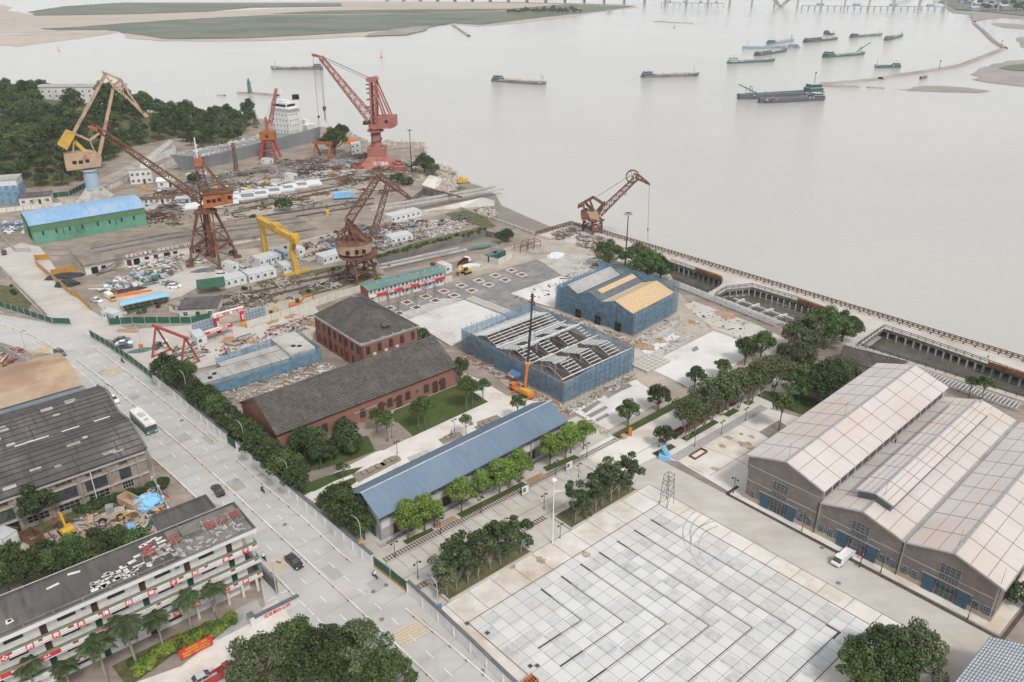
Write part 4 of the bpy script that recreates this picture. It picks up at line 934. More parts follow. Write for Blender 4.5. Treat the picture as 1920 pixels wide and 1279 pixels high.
for i in range(17):
 mb = MB(); x = 13.6+i*1.6
 if i in (6, 12): continue
 mb.box(x, -1.0, 3.75, x+.95, -.92, 4.75); b = mb.build('eaves_sign', MT['white_paint'], SB); lettering('江门造船厂安全生产文明施工质量为本'[i], .72, 'red_paint', b, (x+.47, -1.01, 4.25), FR, depth=.01)
for i, x in enumerate((3, 6, 14.6, 17.2, 20.8, 24, 28, 31, 37, 39.5, 46, 52)):
 if i % 3 == 2: door(SB, (x, -.003, 0), 0, 1.6, 2.5, 'dark_red')
 elif i % 3 == 1: win(SB, (x, -.003, 1.3), 0, 1.5, 1.0, 2, 1, 'dark_red', 'dark_void')
 else: door(SB, (x, -.003, 0), 0, 2.2, 2.4, 'dark_void')
for i in range(6): win(SB, (-.003, 3+i*3.6, 1.0), -HP, 1.6, 1.9, 2, 2, 'old_plaster', 'dark_void')
mb = MB(); mb.hexa([(2.5, -3.6, .0), (3.4, -3.6, .0), (3.4, -2.2, 0), (2.5, -2.2, 0)], [(2.5, -3.6, .3), (3.4, -3.6, .3), (3.4, -2.2, .3), (2.5, -2.2, .3)])
for i in range(16): x = 3.0+i*.6; mb.box(x, -2.4, .2+i*.25, x+.6, -1.1, .4+i*.25)
mb.build('outside_stair', MT['dark_concrete'], SB)
def house(name, u, v, rz, W, D, Hh, label, wall='old_plaster', roof='grey_render', gable=0, wins=3, floors=1, cat='house', over=.4):
 o = E(name, P(u, v), rz, label, cat)
 mb = MB(); mb.box(0, 0, 0, W, D, Hh)
 if gable: mb.prof([(0, Hh), (D, Hh), (D/2, Hh+gable)], 0, W)
 mb.build('wall', MT[wall], o)
 mb = MB()
 if gable: slab(mb, (-over, Hh-.1), (D/2, Hh+gable), -over, W+over, .15); slab(mb, (D+over, Hh-.1), (D/2, Hh+gable), -over, W+over, .15)
 else: mb.box(-over, -over, Hh, W+over, D+over, Hh+.25)
 mb.build('roof', MT[roof], o)
 for f in range(floors):
  for i in range(wins):
   x = W*(i+.5)/wins
   if f == 0 and i == wins//2: door(o, (x, -.002, 0), 0, 1.1, 2.2)
   else: win(o, (x, -.002, .9+f*3.1), 0, min(1.4, W/wins*.55), 1.4, 2, 2, 'white_paint', 'glass')
  for i in range(max(1, int(D/4))): win(o, (-.002, D*(i+.5)/max(1, int(D/4)), .9+f*3.1), -HP, 1.2, 1.4, 2, 2, 'white_paint', 'glass')
 return o
house('gatehouse', 38, 386, .38, 13, 6, 3.6, 'small cream house with grey tiled roof at the foot of the wooded hill', gable=1.3, roof='dark_roof', wins=4)
ho = house('drawing_office', 246, 346, .35, 10, 10, 7.2, 'two storey white office with a round emblem near the dry dock', wall='white_wall', floors=2, wins=4)
mb = MB(); mb.box(5.5, .2, 7.45, 10, 8, 8.3); mb.build('parapet', MT['white_wall'], ho)
m = MB(); m.T = Matrix.Translation((7.8, -.06, 5.4)) @ Matrix.Rotation(HP, 4, 'X')
for i in range(20):
 a, c = 2*PI*i/20, 2*PI*(i+.6)/20; m.beam((1.1*math.cos(a), 1.1*math.sin(a), 0), (1.1*math.cos(c), 1.1*math.sin(c), 0), .25, .08)
m.build('round_emblem', MT['grey_render'], ho)
hh = house('sanatorium', 62, 222, .05, 60, 16, 10.5, 'long three storey white building above the trees on the hill', wall='white_wall', floors=3, wins=13, roof='grey_render', cat='building')
hh.location.z = 9.5; hh.location = P(66, 193, 9); hh.location.z = 9
dk = house('derelict_hut', 338, 598, .12, 11, 9, 3.2, 'derelict hut with a sagging dark roof beside the green hoarding', roof='dark_roof', wins=3)
h2 = house('derelict_hut', 318, 584, -.42, 9, 9, 2.7, 'derelict hut with a mossy brown roof behind the other hut', roof='yard', wins=2)
tw = house('netted_tower', -14, 385, .3, 12, 10, 11, 'white block half wrapped in pale blue netting at the left edge', wall='cabin_white', floors=3, wins=4, cat='building')
mb = MB(); wavy(mb, (-.6, -.8, 0), (12.6, -.8, 0), 0, lambda u: 8.5, 10, 3); wavy(mb, (12.6, -.8, 0), (12.6, 10, 0), 0, lambda u: 8.5, 8, 3); mb.build('netting', MT['blue_net'], tw)
ch = house('tile_roofed_cottage', 1590, 712, .0, 1, 1, 1, 'x') if False else None
CT_ = E('tiled_cottage', P(1570, 692), -.62, 'low building with a grey speckled tile roof between the big trees and the cream workshop', 'house')
mb = MB(); mb.box(0, 0, 0, 15, 8, 3.0); mb.prof([(0, 3.0), (8, 3.0), (4, 4.9)], 0, 15); mb.build('wall', MT['grey_render'], CT_); tiled(-.4, 15.6, -.5, 3.0, 4, 5.1, 8.5, 3.0, CT_)
win(CT_, (4, 0, 1), 0, 1.2, 1.3); win(CT_, (10, 0, 1), 0, 1.2, 1.3)
GR = E('glass_roofed_hall', P(1822, 1290), -.83, 'hall with a bluish grey gridded glass roof in the bottom right corner', 'hall')
def fence(name, px, h, mat, label, t=.12, cap=None, step=3.0, base=None, cat='fence', zfun=None, posts='steel'):
 pts = [P(u, v) for u, v in px]; o = E(name, pts[0], 0, label, cat); org = pts[0]
 mb = MB(); pm = mb; cm = MB(); bm = MB()
 for a, c in zip(pts, pts[1:]):
  a, c = a-org, c-org; mb.k = 0; mb.beam(a+Vector((0, 0, h/2)), c+Vector((0, 0, h/2)), t, h)
  n = max(1, int((c-a).length/step))
  mb.k = 1
  for i in range(n): q = a.lerp(c, i/n); pm.beam(q, q+Vector((0, 0, h+.12)), t+.12)
  if cap: cm.beam(a+Vector((0, 0, h+.1)), c+Vector((0, 0, h+.1)), t+.3, .2)
  if base: bm.beam(a+Vector((0, 0, .25)), c+Vector((0, 0, .25)), t+.16, .5)
 mb.build('panel', [MT[mat], MT[posts]], o)
 if cap: cm.build('coping', MT[cap], o)
 if base: bm.build('base', MT[base], o)
 return o
fence('street_wall', [(290, 716), (330, 748), (368, 781), (404, 811), (428, 831)], 2.7, 'white_paint', 'white street wall with dark coping under the first street trees', .3, 'dark_slate', posts='white_paint')
fence('hoarding', [(428, 831), (446, 844)], 2.4, 'green_hoarding', 'short green hoarding panel closing a gap in the white street wall')
fence('street_wall', [(446, 845), (500, 892), (560, 944), (630, 1003), (700, 1062)], 2.7, 'white_paint', 'long white street wall with dark painted top in front of the tree row', .3, 'dark_slate', posts='white_paint')
fence('hoarding', [(702, 1062), (733, 1086), (765, 1111)], 2.3, 'green_hoarding', 'green metal gate panels at the road entrance of the avenue', base='orange_hoarding')
fence('street_wall', [(766, 1112), (823, 1165), (884, 1223), (945, 1283), (990, 1326)], 2.7, 'white_paint', 'white street wall with dark painted top beside the paved plaza', .3, 'dark_slate', posts='white_paint')
fence('hoarding', [(171, 633), (200, 650), (245, 680), (290, 715)], 2.4, 'green_hoarding', 'green hoarding along the road next to the parked cars', base='grey_render')
fence('hoarding', [(-40, 566), (0, 577), (60, 596), (100, 609), (133, 610)], 2.3, 'green_hoarding', 'green hoarding curving along the far side of the road junction', base='grey_render')
fence('hoarding', [(199, 592), (206, 612), (250, 609), (320, 609), (360, 609), (396, 601)], 2.6, 'green_hoarding', 'green hoarding with white slogans in front of the derelict huts', base='grey_render')
fence('hoarding', [(92, 487), (66, 489), (70, 500), (105, 530), (131, 552), (148, 560), (171, 583)], 2.2, 'orange_hoarding', 'orange hoarding zigzagging beside the access road')
fence('hoarding', [(98, 517), (146, 507)], 2.2, 'orange_hoarding', 'short orange hoarding in front of the black tarpaulin heaps')
fence('boundary_wall', [(0, 503), (30, 535), (60, 565), (88, 594)], 1.3, 'grey_render', 'grey concrete wall along the left side of the access road', .3, posts='grey_render')
fence('boundary_wall', [(0, 442), (30, 473), (58, 472)], 1.6, 'grey_render', 'grey wall at the corner below the green shed', .25, posts='grey_render')
fence('hoarding', [(464, 616), (510, 602), (560, 586), (600, 572), (645, 556), (684, 545)], 2.4, 'cream_hoarding', 'cream coloured hoarding behind the hip roofed brick house', posts='cement')
fence('hoarding', [(702, 569), (760, 551), (800, 540), (848, 527)], 2.2, 'cream_hoarding', 'cream hoarding standing in front of the prefab office block', posts='cement')
fence('hoarding', [(902, 488), (934, 497), (960, 485)], 2.3, 'cream_hoarding', 'pale hoarding around the two dark green tanks', posts='cement')
fence('boundary_wall', [(-20, 401), (30, 396), (60, 393), (100, 389), (140, 385), (165, 378)], 2.0, 'old_plaster', 'long pale plaster wall behind the green shed', .2, posts='grey_render')
fence('hoarding', [(92, 372), (130, 368), (160, 352), (172, 343)], 2.4, 'green_hoarding', 'green hoarding below the wood beside the pale blue crane column')
fence('boundary_wall', [(190, 362), (220, 350), (246, 337)], 2.0, 'old_plaster', 'old plaster wall running up to the two storey office', .2, posts='grey_render')
fence('dock_wall', [(286, 306), (330, 288), (326, 283)], 3.5, 'white_wall', 'white wall at the edge of the wood behind the dry dock', .3, posts='white_wall')
fence('dock_wall', [(300, 322), (342, 303)], 3.0, 'white_wall', 'white wall along the edge of the dry dock at the bow of the ship', .3, posts='white_wall')
fence('dock_wall', [(378, 296), (430, 280), (480, 262), (500, 255)], 2.2, 'white_wall', 'long white wall beyond the ship in the dry dock', .3, posts='white_wall')
fence('boundary_wall', [(863, 392), (900, 404), (960, 425), (1000, 440)], 1.0, 'cement', 'low concrete beam along the mud beach by the dock pit', .6, posts='cement')
fence('boundary_wall', [(-20, 650), (20, 668), (60, 690)], 2.2, 'grey_render', 'grey wall beyond the rusty shed at the left road edge', .25, posts='grey_render')
fence('boundary_wall', [(288, 908), (300, 925), (318, 965), (330, 1010)], 1.8, 'grey_render', 'grey wall between the machinery yard and the pavement', .2, posts='white_paint')
def lines(name, segs, wd, mat, z=.05):
 mb = MB()
 for sg in segs:
  pts = [P(*q) for q in sg]
  for a, c in zip(pts, pts[1:]): strip(mb, a, c, wd, z)
 return mb.build(name, MT[mat], kind='structure')
lay('park_paving', [(590, 905), (649, 876), (700, 850), (774, 819), (915, 754), (880, 730), (862, 715), (870, 700), (905, 715), (950, 742), (1020, 756), (1045, 762), (760, 900), (657, 922), (640, 930), (610, 955), (570, 930)], 'pale_concrete', 3)
lay('lawn', [(738, 771), (858, 722), (876, 728), (915, 754), (774, 819), (738, 789)], 'lawn', 5)
lay('lawn', [(548, 842), (630, 826), (690, 818), (704, 846), (652, 866), (582, 884), (552, 865)], 'lawn', 5)
lay('lawn', [(556, 915), (600, 898), (642, 884), (681, 876), (664, 889), (630, 902), (590, 922), (568, 926)], 'lawn', 6)
lay('lawn', [(590, 945), (640, 905), (672, 893), (668, 905), (618, 940), (600, 955)], 'lawn', 6)
lay('park_paving', [(700, 846), (738, 834), (738, 800), (745, 792), (774, 818), (720, 845)], 'wood_deck', 5)
lay('planting_bed', [(292, 712), (330, 690), (385, 735), (435, 795), (470, 838), (530, 852), (556, 866), (592, 918), (560, 936), (500, 890), (446, 842)], 'weeds', 4)
for px in ([(660, 891), (747, 857), (753, 864), (672, 906)], [(822, 825), (862, 811), (869, 819), (832, 834)], [(893, 793), (931, 779), (946, 788), (905, 803)]): lay('timber_deck', px, 'wood_deck', 7)
lay('timber_deck', [(763, 859), (801, 845), (808, 851), (770, 866)], 'cement', 7)
for px in ([(755, 1015), (809, 991), (814, 996), (763, 1022)], [(856, 965), (980, 904), (986, 909.5), (867, 972)], [(1018, 877), (1077, 854), (1087, 859), (1026, 885)]): lay('lawn', px, 'lawn', 5)
lay('bare_soil', [(812, 985), (850, 968), (860, 975), (820, 992)], 'red_soil', 4); lay('bare_soil', [(984, 902), (1015, 887), (1024, 892), (992, 908)], 'red_soil', 4)
lay('park_paving', [(1085, 850), (1150, 816), (1340, 722), (1440, 672), (1500, 690), (1500, 740), (1441, 768), (1271, 866), (1228, 858), (1150, 895)], 'pale_concrete', 2)
lay('forecourt', [(1271, 866), (1441, 767), (1560, 800), (1402, 880), (1393, 934), (1376, 928)], 'pale_concrete', 3)
for px in ([(1222, 851), (1257.5, 833), (1267.5, 839), (1234, 858)], [(1276, 823), (1338, 788), (1348, 793), (1288, 828)], [(1354.5, 778), (1375, 766), (1387, 771), (1366, 783)], [(1393, 756), (1403, 751), (1415, 755), (1405, 761)],
   [(1419, 742.5), (1433, 734), (1500, 741), (1570, 760), (1545, 790), (1480, 770), (1440, 752)], [(1147, 817), (1258, 757), (1333, 720), (1400, 688), (1409, 693), (1340, 728), (1264, 768), (1160, 823)]): lay('lawn', px, 'lawn', 5)
lay('cobbled_strip', [(1256, 857), (1425, 760), (1440, 767), (1271, 865)], 'gravel', 5)
lay('brick_patch', [(1423, 811), (1460, 789), (1475, 800), (1444, 824)], 'wood_deck', 5)
lines('forecourt_joints', [[(1318, 838), (1376, 860), (1400, 872)], [(1352, 818), (1400, 838)], [(1388, 797), (1450, 820)], [(1425, 777), (1500, 800)], [(1330, 893), (1400, 850), (1500, 793)], [(1290, 873), (1320, 888)], [(1141, 880), (1230, 832), (1262, 815)], [(1100, 875), (1150, 905)], [(1160, 850), (1210, 880)]], .1, 'rust_line', .03)
m, nt, b = new_mat('oil_stain'); b.inputs['Roughness'].default_value = .7
nt.links.new(mixc(nt, rng(nt, nz(nt, oc(nt), .5, 6), .4, .6), (.30, .20, .13), (.47, .38, .29)), b.inputs['Base Color'])
def blot(u, v, r, mat, lvl, name='stain', sq=.7, n=14):
 c = P(u, v); pts = []
 for i in range(n):
  a = 2*math.pi*i/n; k = r*R.uniform(.55, 1.15); d = EA*math.cos(a)*k+EB*math.sin(a)*k*sq; pts.append(c+d)
 ZL[0] += .0006; sheet(name, pts, .03*lvl+ZL[0], MT[mat])
for u, v, r in ((1367, 822, 1.2), (1355, 838, 1.1), (1390, 815, .6), (1410, 820, 1.0), (1400, 836, 2.2), (1340, 880, 1.2), (1100, 1040, 1.2), (955, 1060, 1.8), (1015, 1052, 1.3)): blot(u, v, r, 'oil_stain', 5)
lay('site_ground', [(880, 655), (1000, 570), (1042, 580), (1145, 500), (1270, 545), (1330, 615), (1460, 655), (1440, 672), (1340, 720), (1145, 815), (1070, 770), (1050, 770), (960, 735)], 'dirt', 1)
lay('site_ground', [(1190, 640), (1275, 596), (1330, 620), (1206, 684), (1188, 700)], 'cement', 2)
lay('white_slab', [(1069, 769), (1192, 713), (1247, 750), (1141, 807)], 'white_slab', 4)
lay('white_slab', [(1207, 688), (1280, 650), (1338, 621), (1393, 640), (1397, 672), (1345, 708), (1290, 727), (1250, 707)], 'white_slab', 4)
lay('white_slab', [(957, 551), (1051, 518.5), (1075, 524), (1044, 537), (1042, 579), (1003, 568)], 'white_slab', 4)
lay('white_slab', [(1203, 660), (1262, 626), (1276, 632), (1215, 667)], 'white_slab', 5)
lay('concrete_apron', [(1178, 640), (1280, 597), (1284, 601), (1183, 646)], 'cement', 5)
lay('concrete_apron', [(1281, 572), (1300, 565), (1420, 610), (1480, 640), (1440, 665), (1395, 640), (1338, 618)], 'concrete', 3)
lay('site_ground', [(1270, 592), (1330, 614), (1390, 636), (1300, 640), (1262, 624)], 'dirt', 3)
for px in ([(1100, 780), (1135, 762), (1140, 766), (1108, 785)], [(1090, 770), (1120, 752), (1128, 755), (1098, 776)], [(1112, 745), (1150, 728), (1155, 732), (1120, 749)], [(1135, 742), (1172, 724), (1176, 728), (1140, 748)], [(1160, 728), (1178, 720), (1186, 725), (1168, 733)], [(1115, 788), (1138, 776), (1143, 780), (1120, 792)], [(1296, 655), (1306, 650), (1311, 656), (1300, 661)]): lay('worn_patch', px, 'grey_paving', 6)
for u, v, r in ((1300, 605, 2.2), (1210, 650, 3.5), (1360, 590, 4), (1240, 640, 2.5), (1180, 650, 3), (640, 590, 3)): blot(u, v, r, 'red_soil', 5, 'bare_soil')
lay('grey_paving', [(1006, 487), (1052, 518), (957, 551), (1003, 569), (962, 590), (872, 560), (842, 556), (775, 588), (745, 612), (722, 594), (700, 580), (850, 533), (940, 507)], 'grey_paving', 3)
lay('concrete_apron', [(830, 560), (872, 560), (775, 600), (745, 612), (730, 595)], 'cement', 4)
lines('paving_joints', [[(725, 600), (860, 552), (1029, 503)], [(700, 582), (850, 536), (1000, 490)], [(760, 563), (800, 590)], [(790, 553), (835, 575)], [(820, 544), (872, 560)], [(850, 536), (905, 556), (960, 590)], [(880, 528), (930, 548), (990, 575)], [(905, 518), (958, 545)], [(935, 509), (985, 535)], [(970, 499), (1020, 527)], [(890, 575), (957, 551), (1052, 520)], [(745, 596), (880, 546), (1010, 497)]], .35, 'rust_line', .035)
lay('site_ground', [(842, 530), (905, 482), (1000, 445), (1072, 421), (1215, 463), (1240, 500), (1262, 527), (1150, 500), (1072, 520), (1006, 487), (940, 506)], 'dirt', 1)
lay('concrete_apron', [(1010, 441), (1072, 421), (1216, 463), (1238, 498), (1180, 500), (1090, 462), (1040, 450)], 'concrete', 2)
lay('concrete_apron', [(1010, 487), (1100, 475), (1140, 490), (1135, 505), (1072, 522), (1053, 517)], 'cement', 2)
for u, v, r in ((1035, 468, 5), (1000, 470, 4)): blot(u, v, r, 'gravel', 3, 'gravel')
lay('yard_band', [(275, 437), (440, 402), (640, 347), (800, 326), (792, 345), (640, 366), (440, 420), (280, 450)], 'dirt', 1)
lay('yard_band', [(200, 395), (330, 372), (420, 352), (700, 300), (760, 300), (640, 330), (420, 375), (240, 425)], 'cement', 1)
lay('yard_band', [(330, 478), (520, 462), (640, 432), (790, 398), (905, 372), (925, 378), (860, 393), (800, 410), (640, 470), (500, 520), (400, 540), (350, 520)], 'dirt', 1)
lay('yard_band', [(780, 398), (905, 371), (927, 377), (927, 387), (862, 391)], 'pale_concrete', 3)
lay('car_park', [(178, 566), (250, 540), (330, 512), (380, 500), (430, 510), (340, 556), (235, 590), (205, 594)], 'concrete', 3)
lay('site_track', [(400, 602), (470, 575), (560, 560), (690, 520), (720, 512), (640, 545), (470, 612), (430, 620)], 'dirt', 2)
lay('site_track', [(250, 618), (400, 606), (470, 616), (590, 574), (600, 590), (585, 640), (380, 690), (320, 700), (280, 700), (215, 652), (240, 625)], 'concrete', 2)
for u, v, r in ((500, 600, 4.5), (430, 640, 4), (540, 590, 4), (470, 640, 3.5)): blot(u, v, r, 'red_soil', 4, 'bare_soil')
lines('crosswalk_stains', [[(220, 620), (260, 622)]], 2.2, 'red_soil', .02)
def beam_px(name, px, w, h, mat, kind='structure', z0=0.0, drop=0.0):
 mb = MB(); pts = [P(*q) for q in px]; n = len(pts)-1
 for i, (a, c) in enumerate(zip(pts, pts[1:])): mb.beam((a.x, a.y, z0+h/2-drop*i/n), (c.x, c.y, z0+h/2-drop*(i+1)/n), w, h)
 return mb.build(name, MT[mat], kind=kind)
beam_px('slipway_rail', [(694, 392.5), (790, 374), (928, 348.5)], 1.3, .9, 'cement', drop=.9); beam_px('slipway_rail', [(694, 398), (790, 381), (943, 352.5)], 1.3, .9, 'cement', drop=.9)
for px in ([(300, 436), (470, 409), (640, 384), (700, 372)], [(310, 447), (470, 420), (640, 393), (700, 382)], [(420, 388), (640, 349), (700, 333)], [(600, 340), (730, 318)]): beam_px('slipway_rail', px, 1.5, .3, 'dark_line')
for px in ([(380, 567), (500, 543), (640, 513)], [(393, 577), (500, 556), (640, 524)], [(640, 512), (700, 498)], [(645, 523), (705, 508)]): beam_px('slipway_rail', px, 1.5, .3, 'dark_line')
for px in ([(712, 498), (859, 466)], [(709, 505), (875, 469)]): beam_px('slipway_rail', px, .8, .5, 'cement')
for px in ([(835, 402), (880, 394), (905, 402), (930, 425), (912, 428), (860, 412)], [(700, 480), (780, 455), (905, 425), (908, 431), (790, 463), (706, 486)], [(560, 545), (640, 528), (700, 512), (720, 515), (640, 540), (570, 560)], [(320, 600), (390, 585), (420, 590), (330, 606)], [(0, 535), (30, 540), (60, 570), (50, 585), (0, 575)],
   [(430, 395), (500, 382), (640, 352), (640, 356), (500, 388), (435, 402)], [(230, 575), (300, 555), (320, 560), (240, 590)], [(480, 530), (560, 512), (640, 498), (640, 505), (560, 522), (490, 540)], [(640, 330), (760, 305), (790, 310), (660, 336)], [(0, 1000), (60, 985), (230, 930), (300, 895), (310, 910), (250, 940), (60, 1010), (0, 1040)], [(210, 1250), (320, 1195), (440, 1150), (450, 1165), (330, 1225), (240, 1290)]): lay('weeds', px, 'weeds', 3, kind='stuff')
lay('machinery_yard', [(0, 1030), (60, 1000), (150, 955), (290, 905), (310, 960), (330, 990), (200, 1040), (60, 1080), (0, 1100)], 'dirt', 2)
lay('dormitory_yard', [(200, 1300), (340, 1250), (440, 1170), (520, 1125), (560, 1180), (640, 1290), (640, 1345), (200, 1345)], 'pale_concrete', 2)
A_, B_, C_, D_ = P(768, 603), P(869, 566), P(948, 597), P(845, 650)
sheet('lattice_base', [A_, B_, C_, D_], .08, MT['dark_concrete'])
mb = MB()
for i in range(23): f = i/22; mb.beam(A_.lerp(B_, f)+Vector((0, 0, .36)), D_.lerp(C_, f)+Vector((0, 0, .36)), .4, .5)
for i in range(23): f = i/22; mb.beam(A_.lerp(D_, f)+Vector((0, 0, .34)), B_.lerp(C_, f)+Vector((0, 0, .34)), .55, .5)
mb.build('concrete_lattice', MT['white_slab'], kind='structure')
mb = MB()
for f in (.03, .07, .11): 
 for i in range(34): q = B_.lerp(C_, i/33)+(B_-A_).normalized()*(1.0+f*30); mb.cbox((q.x, q.y, .3), (.7, .7, .6), YA)
mb.build('block_row', MT['white_slab'], kind='stuff')
def barrier(px, label):
 pts = [P(*q) for q in px]; o = E('road_barrier', pts[0], 0, label, 'barrier', 'low road barriers'); mb = MB(); st = MB(); st.cbox((0, 0, .17), (.42, .42, .34), YA)
 me = st.mesh('stud', MT['dark_line'])
 tot = 0
 for a, c in zip(pts, pts[1:]):
  a, c = a-pts[0], c-pts[0]; mb.beam(a+Vector((0, 0, .18)), c+Vector((0, 0, .18)), .34, .36)
  n = max(1, round((c-a).length/4.1))
  for i in range(n): q = bpy.data.objects.new('stud', me); C.objects.link(q); q.parent = o; q.location = a.lerp(c, (i+.5)/n)
 mb.build('rail', MT['pale_concrete'], o)
barrier([(174, 651), (220, 684), (280, 730), (345, 782), (408, 834)], 'low barrier with dark studs along the far lane beside the green hoarding')
barrier([(440, 860), (500, 915), (570, 974), (640, 1040), (664, 1058)], 'low barrier with dark studs beside the white wall before the avenue entrance')
barrier([(760, 1143), (830, 1200), (923, 1280), (960, 1315)], 'low barrier with dark studs beside the plaza wall')
barrier([(143, 674), (200, 718), (270, 776), (360, 853), (450, 936), (540, 1020), (640, 1113), (730, 1198), (817, 1280), (850, 1312)], 'long median barrier with dark studs between the two directions of the road')
barrier([(-20, 604), (20, 614), (60, 630), (90, 645), (112, 659)], 'curved median barrier at the road junction on the left')
barrier([(287, 860), (330, 898), (372, 938)], 'low barrier on the near road edge by the foundry corner')
barrier([(483, 1048), (520, 1084), (552, 1118)], 'short low barrier on the near road edge by the dormitory')
def dashes(px, n, ln, name='lane_marking', w=.16):
 pts = [P(*q) for q in px]; ls = [(c-a).length for a, c in zip(pts, pts[1:])]; tot = sum(ls); mb = MB()
 def at(s):
  for a, c, l in zip(pts, pts[1:], ls):
   if s <= l: return a.lerp(c, s/l)
   s -= l
  return pts[-1]
 for i in range(n): s = tot*i/n; strip(mb, at(s), at(min(tot, s+ln)), w, .03)
 mb.build(name, MT['white_paint'], kind='structure')
dashes([(150, 660), (190, 684), (252, 729), (330, 793), (400, 855), (470, 918), (545, 990), (640, 1077), (740, 1165), (870, 1290)], 34, 2.0)
dashes([(60, 640), (120, 674), (160, 706), (240, 775), (330, 858), (420, 945), (500, 1023), (570, 1091), (640, 1155), (700, 1215), (760, 1275)], 28, 2.0)
dashes([(0, 585), (50, 605), (110, 630), (150, 660)], 6, 2.0)
dashes([(500, 1130), (540, 1105), (600, 1165), (660, 1230)], 9, 2.0)
lines('edge_line', [[(0, 628), (40, 634), (90, 655), (143, 690), (210, 752), (288, 828)]], .12, 'white_paint', .028)
MAT('road_joint', (.34, .33, .315), (.38, .37, .35), 1, .9); MAT('road_patch', (.40, .39, .375), (.365, .355, .34), .4, .9, c3=(.30, .29, .28), s3=.3)
def joints(px, half, step=5.0):
 pts = [P(*q) for q in px]; mb = MB(); pm = MB(); s0 = 0; g = random.Random(4)
 for a, c in zip(pts, pts[1:]):
  d = (c-a).normalized(); n = Vector((-d.y, d.x, 0)); k = int((c-a).length/step)
  for i in range(k):
   q = a+d*(i+.5)*step; strip(mb, q-n*half[0], q+n*half[1], .07, .012)
   if g.random() < .3:
    o_ = g.choice([-.75, -.3, .2, .65])*half[0]; w_ = g.uniform(.8, 1.7); l_ = g.uniform(1.2, 2.4); r = q+n*o_; z = Vector((0, 0, .08+.0008*i)); pm.poly([r-n*w_-d*l_+z, r-n*w_+d*l_+z, r+n*w_+d*l_+z, r+n*w_-d*l_+z])
 mb.build('road_joints', MT['road_joint'], kind='structure'); pm.build('road_patches', MT['road_patch'], kind='structure')
joints([(120, 655), (200, 718), (270, 776), (360, 853), (450, 936), (540, 1020), (640, 1113), (730, 1198), (860, 1320)], (9.0, 9.5))
def rumble(px, n, name='rumble_strips'):
 a, b_, c, d = [P(*q) for q in px]; mb = MB()
 for i in range(n): f = (i+.25)/n; g = (i+.75)/n; mb.poly([v+Vector((0, 0, .125)) for v in (a.lerp(d, f), b_.lerp(c, f), b_.lerp(c, g), a.lerp(d, g))])
 mb.build(name, MT['yellow_paint'], kind='structure')
rumble([(736, 1187), (779, 1164), (804, 1188), (756, 1215)], 6); rumble([(499, 1058), (548, 1034), (566, 1052), (516, 1076)], 6); rumble([(190, 700), (222, 688), (235, 697), (206, 708)], 5); rumble([(52, 660), (95, 645), (108, 652), (62, 668)], 5)
rumble([(398, 920), (420, 908), (428, 916), (404, 928)], 4)
m = MB()
for u, v in ((700, 1110), (716, 1162), (612, 983), (534, 984), (341, 789), (904, 1259), (724, 1098), (1572, 1094), (1541, 1028)):
 c = P(u, v); m.poly([(c.x+.42*math.cos(i*.52), c.y+.42*math.sin(i*.52), .13) for i in range(12)])
m.build('manhole_covers', MT['dark_concrete'], kind='structure')
mb = MB()
for (cx, cy, r, a0, a1) in ((1390, 1035, 9.5, 1.9, 3.9), (1390, 1035, 7.9, 1.9, 3.9), (1400, 1015, 12, 2.1, 3.4), (1400, 1015, 10.6, 2.1, 3.3)):
 c = P(cx, cy); pv = None
 for i in range(17):
  a = a0+(a1-a0)*i/16; q = c+Vector((math.cos(a)*r, math.sin(a)*r, 0))
  if pv: strip(mb, pv, q, .22, .033+.0003*i)
  pv = q
mb.build('tyre_marks', MT['cement'], kind='structure')
def bed(a0, b0, a1, b1, label):
 o = E('planted_bed', SK(a0, b0), 0, label, 'planter'); k = MB(); org = SK(a0, b0)
 cs = [SK(a0, b0)-org, SK(a0, b1)-org, SK(a1, b1)-org, SK(a1, b0)-org]
 for a, c in zip(cs, cs[1:]+cs[:1]): k.beam(a+Vector((0, 0, .25)), c+Vector((0, 0, .25)), .4, .5)
 k.build('kerb', MT['concrete'], o); g = MB(); ins = [c*.0+c for c in cs]; g.poly([v+Vector((0, 0, .42)) for v in cs]); g.build('soil', MT['weeds'], o)
bed(-4.45, 11.95, -2.35, 19.75, 'long raised planted bed with pale kerb nearer the road'); bed(-4.45, -.1, -2.35, 7.75, 'raised planted bed with pale kerb farther from the road')
